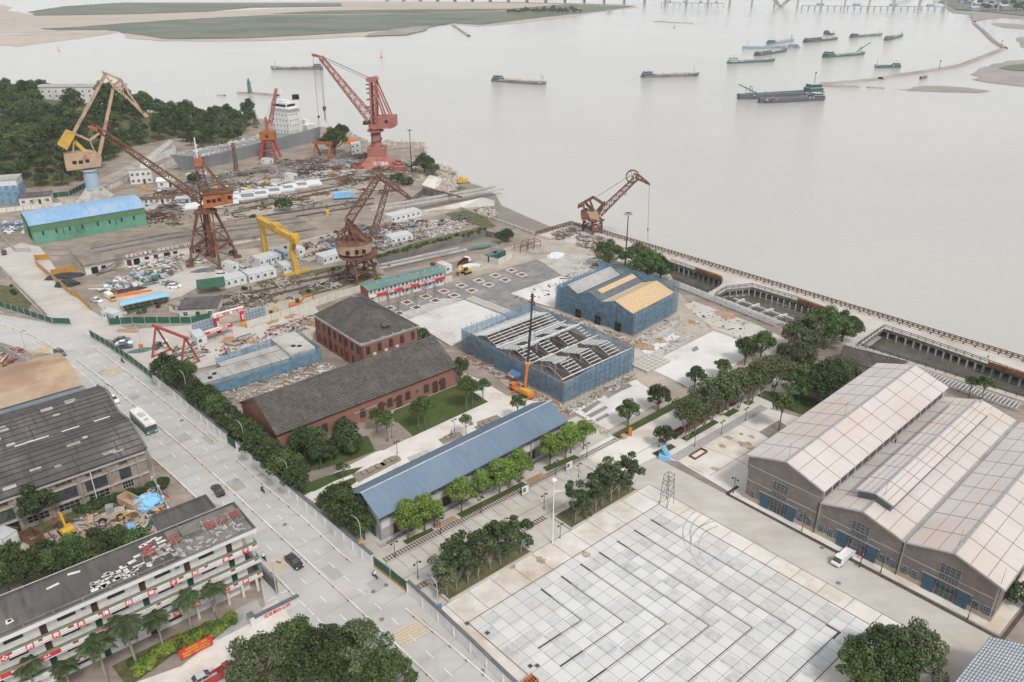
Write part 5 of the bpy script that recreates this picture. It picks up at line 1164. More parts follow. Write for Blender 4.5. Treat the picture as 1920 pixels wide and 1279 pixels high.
# cranes
class Crane:
 def __init__(s, name, u, v, phi, label, cat='crane', group=None):
  s.o = P(u, v); s.phi = phi; s.e = E(name, s.o, 0, label, cat, group)
  s.d = Vector((math.cos(phi), math.sin(phi), 0)); s.n = Vector((-math.sin(phi), math.cos(phi), 0))
 def q(s, u, v, off=0.0): return ONP(u, v, s.o, s.phi)-s.o+s.n*off
 def beams(s, part, mat, segs, w, off=0.0, parent=None):
  mb = MB()
  for sg in segs:
   pts = [s.q(*p, off) for p in sg]
   for a, c in zip(pts, pts[1:]): mb.beam(a, c, w, up=s.n)
  return mb.build(part, MT[mat], parent or s.e)
 def pairs(s, part, mat, segs, w, half, ties=0, parent=None):
  mb = MB()
  for sg in segs:
   for o_ in (-half, half):
    pts = [s.q(*p, o_) for p in sg]
    for a, c in zip(pts, pts[1:]): mb.beam(a, c, w, up=s.n)
   if ties:
    a, c = s.q(*sg[0]), s.q(*sg[-1])
    for i in range(ties+1): m_ = a.lerp(c, i/ties); mb.beam(m_-s.n*half, m_+s.n*half, w*.7)
  return mb.build(part, MT[mat], parent or s.e)
 def truss(s, part, mat, a, c, w0, h0, w1, h1, n, t, parent=None):
  return MB().truss(s.q(*a), s.q(*c), w0, h0, w1, h1, n, t, s.n).build(part, MT[mat], parent or s.e)
 def rope(s, part, segs, w=.09, mat='dark_frame', off=0.0): return s.beams(part, mat, segs, w, off)
 def house(s, part, mat, pts, half, parent=None):
  a = [s.q(*p, -half) for p in pts]; c = [s.q(*p, half) for p in pts]
  return MB().hexa(a, c).build(part, MT[mat], parent or s.e)
def panes(cr, part, pts, w, h, off):
 for u, v in pts:
  p = cr.q(u, v, off); m = MB(); m.cbox((0, 0, 0), (w, .12, h)); m.build('window', MT['dark_void'], part, loc=p, rz=cr.phi)
K = Crane('luffing_crane', 180, 372, .50, 'tall tan luffing crane on a pale blue column behind the green shed')
mb = MB(); mb.cyl((0, 0, 5), (0, 0, 13.6), 3.1, 2.9, 16); cl_ = mb.build('column', MT['pale_blue_steel'], K.e, smooth=False)
mb = MB(); mb.cyl((0, 0, 4.6), (0, 0, 5.2), 3.6, 3.6, 16); mb.cyl((0, 0, 13.2), (0, 0, 14.0), 3.7, 3.7, 16); mb.build('flange', MT['galv'], cl_)
mb = MB(); mb.hexa([(-6, -6, 0), (6, -6, 0), (6, 6, 0), (-6, 6, 0)], [(-2.8, -2.8, 4.8), (2.8, -2.8, 4.8), (2.8, 2.8, 4.8), (-2.8, 2.8, 4.8)]); mb.build('base', MT['cement'], K.e)
cb = K.house('machine_house', 'tan_paint', [(124, 318), (119, 289), (160, 282), (180, 285), (190, 294), (188, 309)], 3.6)
panes(K, cb, [(139, 302), (151, 301), (163, 299)], 1.7, 1.5, -3.62)
K.house('main_boom', 'tan_paint', [(181, 297), (188, 297), (215, 165), (210, 163)], .9)
K.pairs('tie_arm', 'tan_paint', [[(138, 249), (197, 141)]], 1.1, 1.0, 6)
K.pairs('jib', 'tan_paint', [[(192, 134), (213, 162), (240, 184), (274, 219)], [(213, 162), (228, 150), (240, 172), (268, 213)], [(196, 137), (228, 150)]], .85, 1.4, 5)
K.beams('jib_lacing', 'tan_paint', [[(228, 150), (232, 176)], [(240, 172), (240, 184)], [(254, 193), (251, 197)]], .45)
K.house('jib_tip', 'tan_paint', [(268, 214), (274, 221), (279, 217), (273, 211)], 1.2)
K.house('counterweight', 'yellow_steel', [(108, 270), (124, 244), (141, 251), (126, 279)], 2.6)
K.beams('counterweight_arm', 'yellow_steel', [[(139, 264), (163, 287)]], 1.5)
K.pairs('a_frame', 'tan_paint', [[(137, 291), (138, 256)], [(140, 250), (168, 263)], [(168, 263), (187, 249)], [(168, 263), (182, 294)]], .5, 1.6)
K.rope('stay_rope', [[(183, 158), (196, 140)]])
K = Crane('portal_crane', 402, 492, .33, 'rust brown portal crane with orange cabin and a long lattice boom reaching left')
zr_ = ZT(400, 491, 396)
mb = MB(); 
for a in (.6, 2.17, 3.74, 5.31):
 f = Vector((math.cos(a)*8.6, math.sin(a)*8.6, 0)); k = Vector((math.cos(a)*7.0, math.sin(a)*7.0, 7.0)); t_ = Vector((math.cos(a)*3.2, math.sin(a)*3.2, zr_))
 l = MB(); l.beam(f, k, .75); l.beam(k, t_, .65); l.beam(k, Vector((math.cos(a+.5)*3.2, math.sin(a+.5)*3.2, zr_)), .4); l.cbox((f.x, f.y, .5), (2.6, 1.6, 1.0), .5); l.build('leg', MT['rust'], K.e)
 g = Vector((math.cos(a+1.57)*7.0, math.sin(a+1.57)*7.0, 7.0)); mb.beam(k, g, .7); mb.beam(k*.85, Vector((math.cos(a+1.57)*8.4, math.sin(a+1.57)*8.4, .6)), .35)
 mb.beam(Vector((math.cos(a)*5.2, math.sin(a)*5.2, 13)), Vector((math.cos(a+1.57)*5.2, math.sin(a+1.57)*5.2, 13)), .35)
 mb.beam(Vector((math.cos(a)*7, math.sin(a)*7, 7)), Vector((math.cos(a+1.57)*5, math.sin(a+1.57)*5, 13.2)), .3)
mb.build('portal_bracing', MT['rust'], K.e)
mb = MB(); mb.cyl((0, 0, 2), (0, 0, zr_), .95, .85, 10); mb.build('centre_column', MT['rust'], K.e)
mb = MB(); mb.cyl((0, 0, zr_), (0, 0, zr_+.5), 3.9, 3.9, 20); mb.cyl((0, 0, zr_+.5), (0, 0, zr_+2.0), 2.4, 2.4, 14); mb.build('slew_ring', MT['rust'], K.e)
cb = K.house('cabin', 'rust_orange', [(381, 388), (381, 363), (436, 356), (437, 378)], 2.7)
K.house('cabin_roof', 'rust', [(379, 363), (379, 361), (438, 354), (438, 356)], 3.1, cb)
panes(K, cb, [(391, 374), (401, 373), (411, 371), (430, 367)], 1.3, 1.2, -2.72)
K.truss('boom', 'rust', (382, 378), (178, 238), 2.4, 2.6, 1.2, 1.4, 22, .19)
K.house('boom_head', 'rust_orange', [(184, 241), (165, 236), (167, 239), (183, 246)], .8)
K.truss('tower', 'rust', (388, 384), (371, 306), 4.0, 3.8, 2.0, 2.0, 9, .17)
K.house('tower_head', 'rust_orange', [(365, 312), (364, 297), (378, 295), (380, 310)], 1.4)
K.pairs('back_stay', 'rust', [[(380, 306), (424, 356)]], .5, 1.4, 5)
K.beams('mast', 'white_paint', [[(370, 296), (364, 258)]], .35); K.beams('mast_arm', 'white_paint', [[(365, 275), (370, 272)], [(366, 285), (372, 283)]], .2)
K = Crane('portal_crane', 676, 530, .12, 'rust brown portal crane with round drum house and folded lattice booms')
zd = ZT(676, 530, 478)
ft = [P(646, 531), P(670, 542), P(709, 525), P(685, 508)]
mb = MB()
for i, f in enumerate(ft):
 f = f-K.o; t_ = Vector((f.x*.62, f.y*.62, zd)); l = MB(); l.beam(f, t_, .55); l.cbox((f.x, f.y, .4), (2.2, 1.3, .8), .6); l.build('leg', MT['rust'], K.e)
 g = ft[(i+1) % 4]-K.o; mb.beam(f*.9+Vector((0, 0, 4.6)), Vector((g.x*.66, g.y*.66, zd-.8)), .32); mb.beam(Vector((g.x*.9, g.y*.9, 4.6)), Vector((f.x*.66, f.y*.66, zd-.8)), .32); mb.beam(f*.88+Vector((0, 0, 4.4)), g*.88+Vector((0, 0, 4.4)), .4)
mb.build('portal_bracing', MT['rust'], K.e)
mb = MB(); mb.cyl((0, 0, zd), (0, 0, zd+.7), 6.6, 6.6, 22); mb.cyl((0, 0, zd+.7), (0, 0, zd+1.5), 4.4, 4.4, 18); mb.build('deck', MT['rust'], K.e)
mb = MB(); mb.cyl((-1.2, 0, zd+1.5), (-1.2, 0, zd+5.0), 5.8, 6.2, 18); dr_ = mb.build('drum_house', MT['tan_paint'], K.e)
mb = MB(); mb.cyl((-1.2, 0, zd+5.0), (-1.2, 0, zd+5.3), 6.4, 6.3, 18); mb.build('drum_roof', MT['rust'], dr_)
panes(K, dr_, [(654, 464), (671, 462), (684, 461)], 1.2, 1.5, -6.1)
K.truss('boom', 'rust', (652, 416), (712, 328), 3.6, 2.6, 2.0, 1.6, 12, .17)
K.truss('boom', 'rust', (697, 450), (729, 340), 3.0, 2.2, 1.6, 1.4, 13, .16)
K.truss('jib', 'rust', (708, 327), (771, 373), 1.8, 2.0, .8, .8, 9, .17)
K.pairs('mast', 'rust', [[(645, 452), (650, 414), (658, 452)], [(650, 414), (690, 452)], [(660, 425), (676, 468)], [(634, 440), (662, 418)]], .55, 2.2, 3)
K.pairs('mast_plate', 'rust', [[(655, 452), (664, 424), (690, 452)]], .5, 1.6)
K.rope('hoist_rope', [[(761, 366), (761, 392)]]); K.rope('stay_rope', [[(690, 452), (728, 342)]], .16, 'rust')
K = Crane('tower_crane', 709, 311, -.08, 'large salmon red tower crane with lattice boom over the ship stern')
zc0, zc1, zc2 = ZT(709, 311, 291), ZT(709, 311, 275), ZT(709, 311, 240)
mb = MB(); mb.hexa([(-9.5, -8, 0), (9.5, -8, 0), (9.5, 8, 0), (-9.5, 8, 0)], [(-4.6, -4.4, zc0), (4.6, -4.4, zc0), (4.6, 4.4, zc0), (-4.6, 4.4, zc0)]); bs = mb.build('base', MT['salmon_paint'], K.e)
mb = MB(); mb.box(-4.6, -4.4, zc0, 4.6, 4.4, zc1); mb.build('base_block', MT['salmon_paint'], bs)
lettering('江门造船', 2.1, 'white_letter', bs, (2.6, -6.4, zc0*.45), (HP-.5, 0, 0))
for sx in (-1, 1):
 for sy in (-1, 1): m = MB(); m.cbox((sx*9, sy*7, .8), (5.0, 2.2, 1.6)); m.build('bogie', MT['red_paint'], bs)
mb = MB(); mb.cyl((0, 0, zc1), (0, 0, zc2), 2.7, 2.6, 18); cl_ = mb.build('column', MT['salmon_paint'], K.e)
mb = MB(); mb.cyl((0, 0, zc2-1.6), (0, 0, zc2-1.0), 4.4, 4.4, 18); mb.cyl((0, 0, zc2-.2), (0, 0, zc2+1.0), 3.6, 3.6, 18); mb.build('platform', MT['salmon_paint'], cl_)
mb = MB(); pv = None
for i in range(30):
 a = i*.42; p_ = (3.0*math.cos(a), 3.0*math.sin(a), zc1+(zc2-zc1-2)*i/29)
 if pv: mb.beam(pv, p_, .5, .2)
 pv = p_
mb.build('spiral_stair', MT['dark_frame'], cl_)
cb = K.house('machine_house', 'salmon_paint', [(694, 239), (694, 232), (709, 232), (709, 217), (742, 216), (743, 236), (735, 239)], 3.6); panes(K, cb, [(727, 226)], 1.6, 1.6, -3.62)
K.pairs('tower_leg', 'salmon_paint', [[(699, 232), (695, 146)], [(707, 230), (704, 148)]], .9, 2.2, 8)
K.pairs('back_stay', 'salmon_paint', [[(705, 152), (733, 216)], [(704, 170), (721, 216)]], .7, 2.2, 0)
K.beams('tower_lacing', 'salmon_paint', [[(699, 222), (705, 205), (697, 188), (704, 170), (696, 155)], [(699, 205), (706, 205)], [(698, 188), (705, 188)], [(697, 168), (704, 168)]], .4)
K.house('tower_head', 'salmon_paint', [(689, 152), (688, 146), (704, 143), (709, 148), (704, 154)], 2.6)
K.house('side_platform', 'dark_frame', [(682, 227), (682, 233), (694, 233), (694, 228)], 2.0)
for (u, v) in ((691, 158), (691, 166), (692, 174), (692, 186), (693, 200)): K.house('landing', 'dark_frame', [(u-4, v), (u-4, v+1), (u+5, v+1), (u+5, v)], 1.6)
K.truss('boom', 'salmon_paint', (700, 229), (601, 107), 3.6, 4.4, 1.6, 2.0, 20, .27)
K.pairs('boom_head', 'salmon_paint', [[(601, 107), (586, 102)], [(598, 105), (588, 104)]], .9, .8, 3)
K.rope('stay_rope', [[(604, 107), (690, 147)]], .14, off=1.0); K.rope('stay_rope', [[(604, 109), (690, 149)]], .14, off=-1.0); K.rope('stay_rope', [[(602, 105), (692, 145)]], .14)
K.rope('hoist_rope', [[(587, 104), (597, 218)]], .12); K.rope('hoist_rope', [[(599, 108), (607, 202)], [(603, 112), (609, 202)]], .13)
K.house('hook_block', 'rust', [(605, 200), (611, 200), (610, 208), (607, 208)], .8); K.rope('hook_sling', [[(608, 208), (609, 226)], [(609, 208), (612, 230)]], .2); K.house('hook_block', 'dark_frame', [(596, 217), (599, 217), (599, 221), (596, 221)], .6); K.rope('hook_sling', [[(597, 221), (598, 236)]], .16)
K = Crane('dockside_crane', 507, 297, .1, 'small red crane with orange cab standing beside the ship')
zt2 = ZT(507, 297, 261)
for sx in (-1, 1):
 for sy in (-1, 1): l = MB(); l.beam((sx*4.8, sy*4.2, 0), (sx*2.2, sy*2.2, zt2), .95); l.build('leg', MT['red_paint'], K.e)
mb = MB()
for z, r in ((5, 4.0), (9.5, 3.0)):
 for s in (-1, 1): mb.beam((-r, s*r*.9, z), (r, s*r*.9, z), .5); mb.beam((s*r, -r*.9, z), (s*r, r*.9, z), .5)
mb.build('portal_bracing', MT['red_paint'], K.e)
mb = MB(); mb.box(-3.6, -3, zt2, 4.2, 3, zt2+4.4); cb = mb.build('cab', MT['rust_orange'], K.e); panes(K, cb, [(502, 254)], 1.5, 1.3, -3.05)
K.house('mast', 'rust_orange', [(498, 248), (496, 220), (499, 219), (504, 248)], .8); K.truss('boom', 'salmon_paint', (506, 234), (518, 166), 2.0, 2.0, 1.0, 1.0, 13, .28); K.rope('stay_rope', [[(498, 221), (517, 170)]], .1)
K = Crane('quay_crane', 1110, 437, -.12, 'brown quay crane with wheel headed jib at the corner of the sea wall')
zq = ZT(1110, 437, 414)
ft = [P(1093, 433)-K.o, P(1111, 441)-K.o, P(1128, 437)-K.o, P(1110, 430)-K.o]
mb = MB()
for i, f in enumerate(ft):
 l = MB(); l.beam(f, Vector((f.x*.92, f.y*.92, zq)), .85); l.build('leg', MT['rust'], K.e); g = ft[(i+1) % 4]
 mb.beam(f+Vector((0, 0, .8)), g*.92+Vector((0, 0, zq-.6)), .25); mb.beam(g+Vector((0, 0, .8)), f*.92+Vector((0, 0, zq-.6)), .25); mb.beam(f*.95+Vector((0, 0, zq*.5)), g*.95+Vector((0, 0, zq*.5)), .3)
mb.build('portal_bracing', MT['rust'], K.e)
mb = MB(); mb.prism([(p.x*1.25, p.y*1.25) for p in (ft[0], ft[1], ft[2], ft[3])], zq, zq+.6); mb.cyl((0, 0, zq+.6), (0, 0, zq+1.4), 3.2, 3.2, 16); mb.build('deck', MT['rust'], K.e)
cb = K.house('machine_house', 'tan_paint', [(1091, 409), (1089, 399), (1098, 394), (1122, 396), (1124, 411), (1112, 413)], 2.6)
K.house('machine_roof', 'rust', [(1091, 407), (1089, 398), (1100, 393), (1108, 407)], 2.9, cb)
K.truss('boom', 'rust', (1122, 402), (1191, 336), 3.0, 2.4, 1.6, 1.6, 15, .16)
K.pairs('boom_foot', 'rust', [[(1122, 404), (1134, 379)], [(1118, 398), (1131, 382)]], .5, 1.4)
K.pairs('jib', 'rust', [[(1191, 334), (1206, 340), (1218, 346)], [(1190, 326), (1200, 330), (1218, 345)], [(1191, 334), (1197, 328)], [(1200, 338), (1206, 334)]], .36, .9, 4)
mb = MB(); c0 = K.q(1186, 331)
for i in range(16):
 a, b_ = 2*PI*i/16, 2*PI*(i+1)/16
 for o_ in (-.5, .5):
  pa = c0+K.d*2.5*math.cos(a)+Vector((0, 0, 2.5*math.sin(a)))+K.n*o_; pb = c0+K.d*2.5*math.cos(b_)+Vector((0, 0, 2.5*math.sin(b_)))+K.n*o_; mb.beam(pa, pb, .32)
 if i % 2: mb.beam(c0, pa, .14)
mb.build('head_wheel', MT['rust'], K.e)
K.house('counterweight', 'rust', [(1083, 389), (1084, 384), (1094, 380), (1094, 386)], 1.6); K.pairs('counterweight_arm', 'rust', [[(1084, 386), (1112, 370)], [(1094, 383), (1096, 397)], [(1098, 381), (1113, 396)], [(1106, 375), (1113, 395)], [(1112, 370), (1131, 382)]], .5, 1.3, 3)
K.house('rope_drum', 'cement', [(1166, 360), (1172, 367), (1176, 364), (1168, 357)], .9)
K.rope('stay_rope', [[(1119, 369), (1180, 330)]], .13); K.rope('hoist_rope', [[(1218, 347), (1215, 430)], [(1217, 347), (1214.5, 430)]], .06)
K.house('hook_block', 'dark_frame', [(1213.5, 429), (1216, 429), (1215.5, 433), (1214, 433)], .4); K.rope('hook_sling', [[(1214.7, 433), (1215, 452)]], .14)
a0, a1 = P(498, 477), P(557, 514)
K = Crane('gantry_crane', 498, 477, AZ(a0, a1), 'yellow single beam gantry crane standing over the white site cabins')
hb = ZT(498, 477, 419); ln = (a1-a0).length; dd = K.d; nn = K.n
mb = MB(); mb.beam(-dd*2.5+Vector((0, 0, hb+1)), dd*(ln+3.5)+Vector((0, 0, hb+1)), 1.6, 2.2); bm_ = mb.build('girder', MT['yellow_steel'], K.e)
mb = MB(); mb.beam(-dd*2.5+nn*1.1+Vector((0, 0, hb+2.2)), dd*(ln+3.5)+nn*1.1+Vector((0, 0, hb+2.2)), .5, .12)
for i in range(14): q_ = dd*(ln*i/13)+nn*1.3+Vector((0, 0, hb+2.2)); mb.beam(q_, q_+Vector((0, 0, 1)), .07)
mb.beam(nn*1.3+Vector((0, 0, hb+3.2)), dd*ln+nn*1.3+Vector((0, 0, hb+3.2)), .07); mb.build('walkway', MT['yellow_steel'], bm_)
for base, kx in ((Vector((0, 0, 0)), .3), (dd*ln, -1.8)):
 l = MB(); top = base+Vector((0, 0, hb)); mid = base+dd*kx+Vector((0, 0, hb*.72))
 l.beam(base, mid, 1.7, 1.7, up=nn); l.beam(mid, top+dd*(.6 if kx < 0 else 0), 1.6, 1.6, up=nn); l.build('leg', MT['yellow_steel'], K.e)
 m = MB(); m.beam(base-nn*5+Vector((0, 0, .5)), base+nn*5+Vector((0, 0, .5)), 1.1, 1.0); m.build('bogie_beam', MT['yellow_steel'], K.e)
mb = MB(); c_ = dd*ln*.42+Vector((0, 0, hb+2.1)); mb.beam(c_, c_+dd*5, 2.6, 2.4); mb.build('trolley', MT['yellow_steel'], K.e)
mb = MB(); c_ = dd*(ln+1.0)+Vector((0, 0, hb+2.1)); mb.beam(c_-nn, c_+nn*1.5, 1.6, 1.6); mb.build('drive_box', MT['machine_yellow'], K.e)
def aframe_gantry(name, l0, l1, top0, top1, mat, label, spread, w):
 p0, p1 = P(*l0), P(*l1); k = Crane(name, *l0, AZ(p0, p1), label, 'gantry'); h = ZT(*l0, top0[1]); ln = (p1-p0).length
 m = MB(); m.beam(-k.d*1.5+Vector((0, 0, h)), k.d*(ln+1.5)+Vector((0, 0, h)), w*1.4, w*1.5); m.build('girder', MT[mat], k.e)
 for x in (0, ln):
  for s in (-1, 1): m = MB(); m.beam(k.d*x+k.n*s*spread, k.d*x+Vector((0, 0, h)), w); m.build('leg', MT[mat], k.e)
  m = MB(); m.beam(k.d*x-k.n*spread+Vector((0, 0, .3)), k.d*x+k.n*spread+Vector((0, 0, .3)), w, .5); m.build('foot_beam', MT[mat], k.e)
 return k
aframe_gantry('a_frame_gantry', (303, 664), (357, 686), (298, 612), (347, 650), 'red_paint', 'red brown A frame gantry beside the low netted building', 3.0, .42)
aframe_gantry('a_frame_gantry', (594, 294), (622, 296), (596, 267), (622, 271), 'rust_orange', 'orange A frame gantry next to the tree at the ship stern', 4.0, .8)
K = Crane('mobile_crane', 977, 738, 0.0, 'orange mobile crane with tall black telescopic boom in front of the netted hall', 'crane truck')
XM = Matrix.Rotation(YA, 4, 'Z') @ Matrix.Scale(.66, 4)
mb = MB(XM); mb.box(-5.5, -1.3, .9, 6.5, 1.3, 1.6); mb.box(-5.5, -1.25, 1.6, -3.4, 1.25, 3.0); ch_ = mb.build('chassis', MT['machine_orange'], K.e)
mb = MB(XM); mb.box(-5.53, -1.1, 2.0, -5.5, 1.1, 2.8); mb.box(-5.2, -1.27, 2.1, -3.9, -1.252, 2.8); mb.build('windscreen', MT['glass'], ch_)
for x in (-4.4, -3.0, 2.0, 3.4, 4.8):
 for s in (-1, 1): m = MB(XM); m.cyl((x, s*1.0, .55), (x, s*1.35, .55), .55, n=12); m.build('wheel', MT['black_rubber'], ch_)
mb = MB(XM); mb.box(.2, -1.2, 1.6, 3.6, 1.2, 2.9); mb.box(3.6, -1.3, 1.7, 5.2, 1.3, 3.0); mb.build('superstructure', MT['machine_yellow'], K.e)
mb = MB(XM); mb.box(-.2, .3, 1.7, 1.6, 1.3, 3.3); mb.build('operator_cab', MT['glass'], K.e)
for x in (-2.0, 5.8):
 for s in (-1, 1): m = MB(XM); m.box(x-.2, min(s*1.2, s*3.0), .8, x+.2, max(s*1.2, s*3.0), 1.1); m.box(x-.25, s*2.9-.2, 0, x+.25, s*2.9+.2, .8); m.build('outrigger', MT['machine_orange'], K.e)
K.pairs('boom_base', 'machine_orange', [[(983, 737), (989.5, 680)]], .62, .32, 10); K.beams('boom_base_cap', 'machine_yellow', [[(989, 682), (990, 678)]], 1.2)
K.beams('boom_section', 'dark_frame', [[(989, 684), (994.5, 615)]], .62); K.beams('boom_section', 'dark_frame', [[(994.5, 616), (998, 562)]], .46); K.beams('boom_head', 'dark_frame', [[(998, 564), (998.5, 551)]], .6); K.house('boom_sheave', 'rust', [(997, 565), (1003, 566), (1004, 572), (998, 571)], .4); K.rope('hoist_rope', [[(1003, 570), (1003, 640)]], .06)
def mast(u, v, vt, label, head=True, r=.28, mat='dark_frame', name='floodlight_mast', cat='light mast'):
 h = ZT(u, v, vt); o = E(name, P(u, v), 0, label, cat); m = MB(); m.cyl((0, 0, 0), (0, 0, h), r, r*.55, 8); m.build('pole', MT[mat], o)
 if head:
  m = MB(); m.cyl((0, 0, h), (0, 0, h+.25), 1.3, 1.3, 12); m.build('head_frame', MT[mat], o)
  for i in range(8): a = 2*PI*i/8; m = MB(); m.cbox((1.35*math.cos(a), 1.35*math.sin(a), h+.1), (.6, .7, .6), a); m.build('floodlight', MT['galv'], o)
 return o, h
mast(1172, 498, 401, 'tall floodlight mast with a ring of lamps between the two quayside trees')
o, h = mast(772, 322, 245, 'tall thin floodlight mast beside the tree on the shore point', False); m = MB(); m.box(-1, -.3, h, 1, .3, h+.4); m.build('head_frame', MT['dark_frame'], o)
o, h = mast(1036, 1020, 900, 'tall white pole standing between the two planted beds', False, .14, 'white_paint', 'white_pole', 'pole'); m = MB(); m.lump((0, 0, h), .5, .5, .3, 8, 3, 0); m.box(-.05, -.05, h-2.5, 2.0, .05, h-2.4); m.build('head', MT['white_paint'], o)
mast(1096, 236, 228, 'x') if False else None
o = E('steel_frame_tower', SK(.35, -.55), YA, 'thin steel frame tower at the top corner of the tiled plaza', 'frame tower'); h = 7.2; m = MB()
for sx in (-.85, .85):
 for sy in (-1.0, 1.0):
  m.beam((sx*1.15, sy*1.15, 0), (sx*.8, sy*.8, h), .07)
for z in (2.6, 5.2, 6.0, 7.2):
 k = 1.15-.35*z/h
 for s in (-1, 1): m.beam((-.85*k, s*k, z), (.85*k, s*k, z), .06); m.beam((s*.85*k, -k, z), (s*.85*k, k, z), .06)
for s in (-1, 1): m.beam((-.98, s*1.15, 0), (.8, s*.9, 4.8), .045); m.beam((s*.98, -1.15, 0), (s*.8, .9, 4.8), .045)
m.build('frame', MT['dark_frame'], o)
def park_lamp():
 o = E('park_lamp', (0, 0, 0), 0, 'x', 'lamp'); m = MB(); m.cyl((0, 0, 0), (0, 0, .9), .11, .08, 8); m.cyl((0, 0, .9), (0, 0, 4.1), .065, .05, 6); m.build('pole', MT['dark_frame'], o)
 m = MB(); m.beam((-.62, 0, 3.75), (.62, 0, 3.75), .05); m.beam((-.3, 0, 3.45), (.3, 0, 3.75), .035); m.build('cross_arm', MT['dark_frame'], o)
 for s in (-1, 1): m = MB(); m.cyl((s*.62, 0, 3.45), (s*.62, 0, 3.72), .26, .07, 10); m.build('lamp_shade', MT['dark_frame'], o)
 return o
PL = Proto(park_lamp())
for (u, v), lb in zip([(741, 1046), (784, 1085), (947, 962+40), (1020, 955), (902, 962), (826, 1002), (976, 925), (1042, 891), (1100, 858), (1235, 838), (1254, 905), (1276, 787), (1302, 838), (1352, 815), (1397, 790)],
 ['nearest the corner of the blue roofed hall', 'by the small entrance panels of the avenue', 'beside the nearer planted bed', 'opposite the tall white pole', 'in the second rail track gap before the blue hall', 'in front of the second pair of trees of the blue hall', 'in front of the middle trees of the blue hall', 'near the green information board', 'at the far corner of the blue roofed hall', 'near the clump of young trees', 'x', 'under the round tree at the white slab', 'at the near end of the cobbled strip', 'in the middle of the cobbled strip', 'at the far end of the cobbled strip']):
 if lb == 'x': continue
 PL(P(u, v), YB, 1.0, 'black park lamp '+lb, 'black park lamps')
for (u, v), lb in zip([(735, 821), (852, 810), (1050, 1010), (745, 852), (970, 905), (1085, 895), (1243, 835), (600, 880)], ['on the lawn edge by the brick annexe', 'at the lawn corner by the benches', 'beside the near corner of the farther planted bed', 'on the path by the dark bushes', 'by the third lawn strip of the blue hall', 'by the fourth lawn strip of the blue hall', 'behind the blue flag shaped sculpture', 'on the path near the street trees']):
 o = PL(P(u, v), YB, (.9, .9, .92), 'slim black lamp '+lb, 'black park lamps')
for i, (u, v) in enumerate(((1375, 925), (1503, 996), (1651, 1074), (1814, 1161))):
 PL(P(u, v), YA, 1.0, 'black lamp in front of the %s' % ('left corner of the workshop', 'first blue doors of the workshop', 'middle blue doors of the workshop', 'right windows of the workshop')[i], 'black park lamps')
def street_lamp():
 o = E('street_lamp', (0, 0, 0), 0, 'x', 'street lamp'); m = MB(); m.cyl((0, 0, 0), (0, 0, 6.6), .11, .07, 8)
 pv = Vector((0, 0, 6.6))
 for i in range(1, 8): a = i/7*1.35; p_ = Vector((1.5*(1-math.cos(a)), 0, 6.6+1.5*math.sin(a))); m.cyl(pv, p_, .065, .06, 6); pv = p_
 m.build('pole', MT['galv'], o); m = MB(); m.cbox((pv.x+.35, 0, pv.z+.02), (.9, .3, .12)); m.build('lamp_head', MT['dark_slate'], o); return o
SLP = Proto(street_lamp())
for (u, v, rz), lb in zip([(354, 750, 2.6), (298, 927, -.6), (545, 925, 2.6), (680, 1038, 2.6), (822, 1155, 2.6), (520, 1118, -.4), (462, 850, 2.6), (267, 660, 2.6), (52, 668, -.4)], ['behind the white wall by the first street trees', 'at the corner of the dark roofed foundry', 'rising from the hedge of street trees by the lawn', 'with a yellow sign at the corner of the blue roofed hall', 'with a blue sign behind the plaza wall', 'at the dormitory end by the yellow rumble strips', 'with an orange sign in the street tree row', 'behind the green hoarding near the parked cars', 'by the grey wall at the left road edge']):
 o = SLP(P(u, v), rz, 1.0, 'curved street lamp '+lb, 'curved street lamps')
for (u, v), c_ in (((681, 1040), 'machine_yellow'), ((463, 851), 'machine_orange'), ((823, 1158), 'blue_paint'), ((268, 664), 'machine_orange')):
 o = E('lamp_sign', P(u, v)+Vector((.0, -.2, 0)), .3, {'machine_yellow': 'yellow sign board on the lamp by the blue hall', 'blue_paint': 'blue sign board on the lamp behind the plaza wall'}.get(c_, 'orange sign board on the lamp post %s' % ('in the street trees' if u > 300 else 'near the parked cars')), 'sign'); m = MB(); m.box(-.6, -.05, 2.0, .6, .03, 3.2); m.build('sign_board', MT[c_], o); m = MB(); m.cyl((0, .08, 0), (0, .08, 3.2), .05, n=6); m.build('post', MT['steel'], o)
# the ship in the dry dock
s0, s1 = P(352, 325, 0), P(606, 262, 0); ya = AZ(s0, s1); SL = (s1-s0).length
SH = E('cargo_ship', s0, ya, 'long grey cargo ship in the dry dock with a white bridge block at its stern', 'ship')
hw = 7.6; hz = 6.4
out = [(-3, 0), (1.5, -1.9), (7, -4.9), (15, -7.1), (24, -hw), (SL-6, -hw), (SL, -6.6), (SL, 6.6), (SL-6, hw), (24, hw), (15, 7.1), (7, 4.9), (1.5, 1.9)]
lo_ = [(3.5, 0), (6, -.9), (11, -3.2), (18, -6.0), (27, -hw+.4), (SL-8, -hw+.5), (SL-1, -5.0), (SL-1, 5.0), (SL-8, hw-.5), (27, hw-.4), (18, 6.0), (11, 3.2), (6, .9)]
off = Vector((0, hw-1.0, 0))
def sz(x): return hz+(2.3*(1-x/20)**2 if x < 20 else 0)+(1.4 if x > SL-22 else 0)
mb = MB(); mb.hexa([(x, y+hw, -1.5) for x, y in lo_], [(x, y+hw, sz(x)) for x, y in out]); hu = mb.build('hull', MT['hull_grey'], SH)
mb = MB(); mb.hexa([(x, y*1.004+hw, -1.5) for x, y in lo_], [(x+(.9 if x < 20 else 0), y*1.004+hw, .6) for x, y in lo_]); mb.build('boot_topping', MT['dark_red'], hu)
mb = MB()
for i in range(10): x = 16+i*(SL-50)/10; mb.box(x, hw-4.6, hz+.01, x+(SL-50)/14, hw+4.6, hz+1.0)
